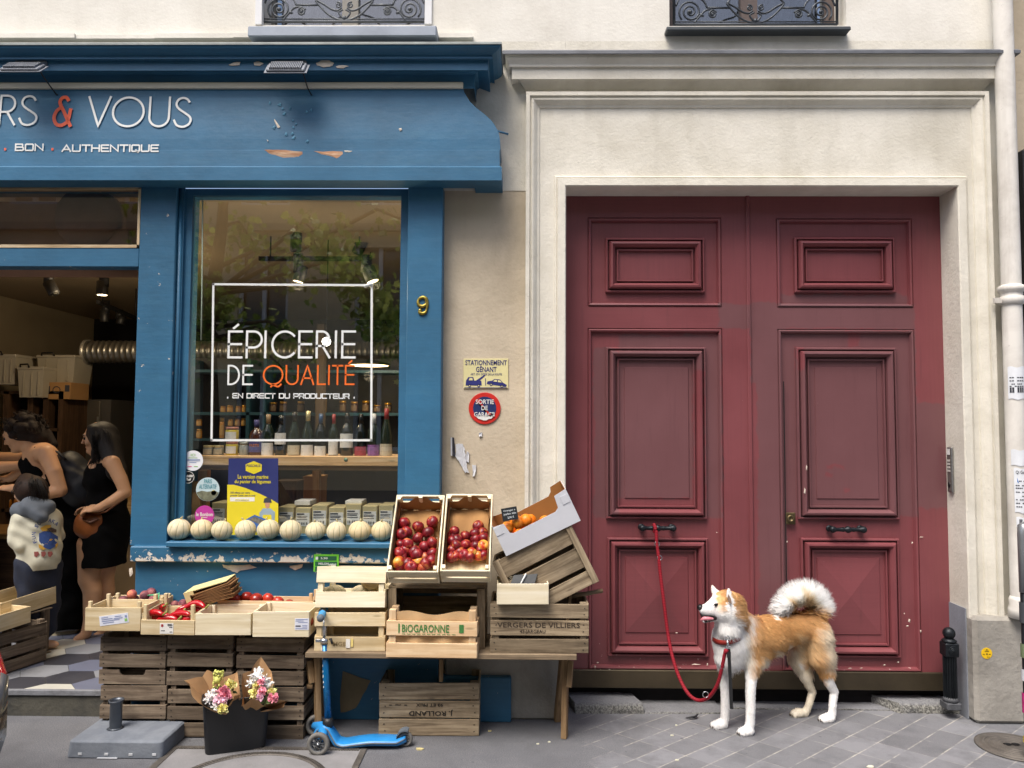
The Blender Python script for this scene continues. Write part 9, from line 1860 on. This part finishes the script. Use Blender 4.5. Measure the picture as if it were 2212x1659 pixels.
OB = thing('building', 'ochre apartment house across the street, seen only mirrored in the window', 'building', (0, -15.2, 0))
OCH = plaster('ochre_render', '#e3cda8', '#c4ae86', .5, .6, .2, .3)
mb = MB(); zz = [0, 1.0, 3.0, 4.1, 6.2, 7.3, 9.2, 10.5]; xx = [-18 + 3.0 * i for i in range(13)]
for i in range(len(xx) - 1):
    mb.span((xx[i], -15.4, 0), (xx[i] + 1.7, -15, 10.5))
    for z0, z1 in ((0, 1.0), (3.0, 4.1), (6.2, 7.3), (9.2, 10.5)): mb.span((xx[i] + 1.7, -15.4, z0), (xx[i] + 3.0, -15.0, z1))
part('wall', mb, OCH, OB, True)
for z in (3.4, 6.6, 10.0): mb = MB(); mb.span((-18, -15, z), (18, -14.8, z + .18)); part('string_course', mb, M('pale_stone', '#b8a98c', .8, .1), OB, True)
WF = M('white_window_paint', '#d9dadb'); DGL = M('car_glass', '#14181b')
for i in range(len(xx) - 1):
    for z0, z1 in ((1.0, 3.0), (4.1, 6.2), (7.3, 9.2)):
        mb = MB(); x0_, x1_ = xx[i] + 1.7, xx[i] + 3.0
        for q in ((x0_, x0_ + .09), (x1_ - .09, x1_), ((x0_ + x1_) / 2 - .05, (x0_ + x1_) / 2 + .05)): mb.span((q[0], -15.2, z0), (q[1], -15.1, z1))
        mb.span((x0_ + .09, -15.2, z0), ((x0_ + x1_) / 2 - .05, -15.1, z0 + .09)); mb.span(((x0_ + x1_) / 2 + .05, -15.2, z0), (x1_ - .09, -15.1, z0 + .09)); o = part('window', mb, WF, OB, True)
        mb = MB(); mb.span((x0_, -15.28, z0), (x1_, -15.25, z1)); part('pane', mb, DGL, o, True)
TR_ = thing('tree', 'leafy plane tree on the street, seen only mirrored in the window', 'tree', (-5.7, -9.4, 0))
BARK = M('bark', '#5a4a3a', .9, .3, 8, .6, 40)
mb = MB(); tb = Vector((-5.7, -9.4, 0)); mb.tube([tb, tb + Vector((.1, .1, 1.6)), tb + Vector((.05, .2, 3.4)), tb + Vector((.3, .3, 5.2)), tb + Vector((.4, .4, 7))], [.2, .17, .14, .1, .05], 10); br_ = []
rg = random.Random(11)
for i in range(26):
    z = rg.uniform(2.8, 6.6); o = tb + Vector((.2, .2, z)); a = rg.uniform(0, 6.28); L_ = rg.uniform(1.0, 2.4); e = o + Vector((math.cos(a) * L_ * 1.1, math.sin(a) * L_ * .9, rg.uniform(-.5, .9))); m = (o + e) / 2 + Vector((0, 0, .3)); mb.tube([o, m, e], [.05, .03, .012], 6); br_.append((o, m, e))
for e, m in ((Vector((-2.0, -6.4, 3.3)), Vector((-3.0, -8, 4.4))), (Vector((-1.7, -6.2, 2.75)), Vector((-2.6, -7.6, 4.0))), (Vector((-.35, -6.2, 4.0)), Vector((-2.4, -8, 5.2))), (Vector((-2.4, -6.3, 3.9)), Vector((-3.6, -8, 5.0)))): o = tb + Vector((.2, .2, 4.0)); mb.tube([o, m, e], [.05, .03, .01], 6); br_.append((o, m, e)); br_.append((m, m.lerp(e, .5) + Vector((.1, 0, -.1)), e + Vector((.15, .1, -.25)))); br_.append((m, m.lerp(e, .6), e))
part('trunk', mb, BARK, TR_, True)
lv, lf_ = [], []
sh_ = [(0, -.5), (.16, -.35), (.5, -.3), (.34, -.02), (.46, .22), (.2, .18), (0, .55), (-.2, .18), (-.46, .22), (-.34, -.02), (-.5, -.3), (-.16, -.35)]
for o, m, e in br_:
    for _ in range(95):
        t = rg.uniform(.25, 1.05); q = (o.lerp(m, t * 2) if t < .5 else m.lerp(e, t * 2 - 1)) + Vector((rg.gauss(0, .2), rg.gauss(0, .2), rg.gauss(-.06, .17))); d = Vector((rg.gauss(0, 1), rg.gauss(0, 1), rg.gauss(-.5, .6))).normalized(); u = d.orthogonal().normalized(); v = d.cross(u); s = rg.uniform(.09, .17); b = len(lv)
        lv += [q + (u * x + v * y) * s for x, y in sh_]; lf_.append([b + k for k in range(12)])
mb = MB(); mb.add(lv, lf_)
mb.r = [rg.random() for _ in mb.r]
def leafm():
    t = NT('plane_leaf'); r = t.attr('rnd'); c = t.ramp(r, [(.1, lin('#5a7a30')), (.6, lin('#86a844')), (.95, lin('#c5d070'))]); tr = t.n('BsdfTranslucent', Color=c); mx = t.t.nodes.new('ShaderNodeMixShader'); mx.inputs[0].default_value = .35
    t.set(t.b.inputs['Base Color'], c); t.b.inputs['Roughness'].default_value = .5; t.t.links.new(t.b.outputs[0], mx.inputs[1]); t.t.links.new(tr, mx.inputs[2]); t.t.links.new(mx.outputs[0], t.t.nodes['Material Output'].inputs[0]); return t.mat
part('crown', mb, leafm(), TR_, True)
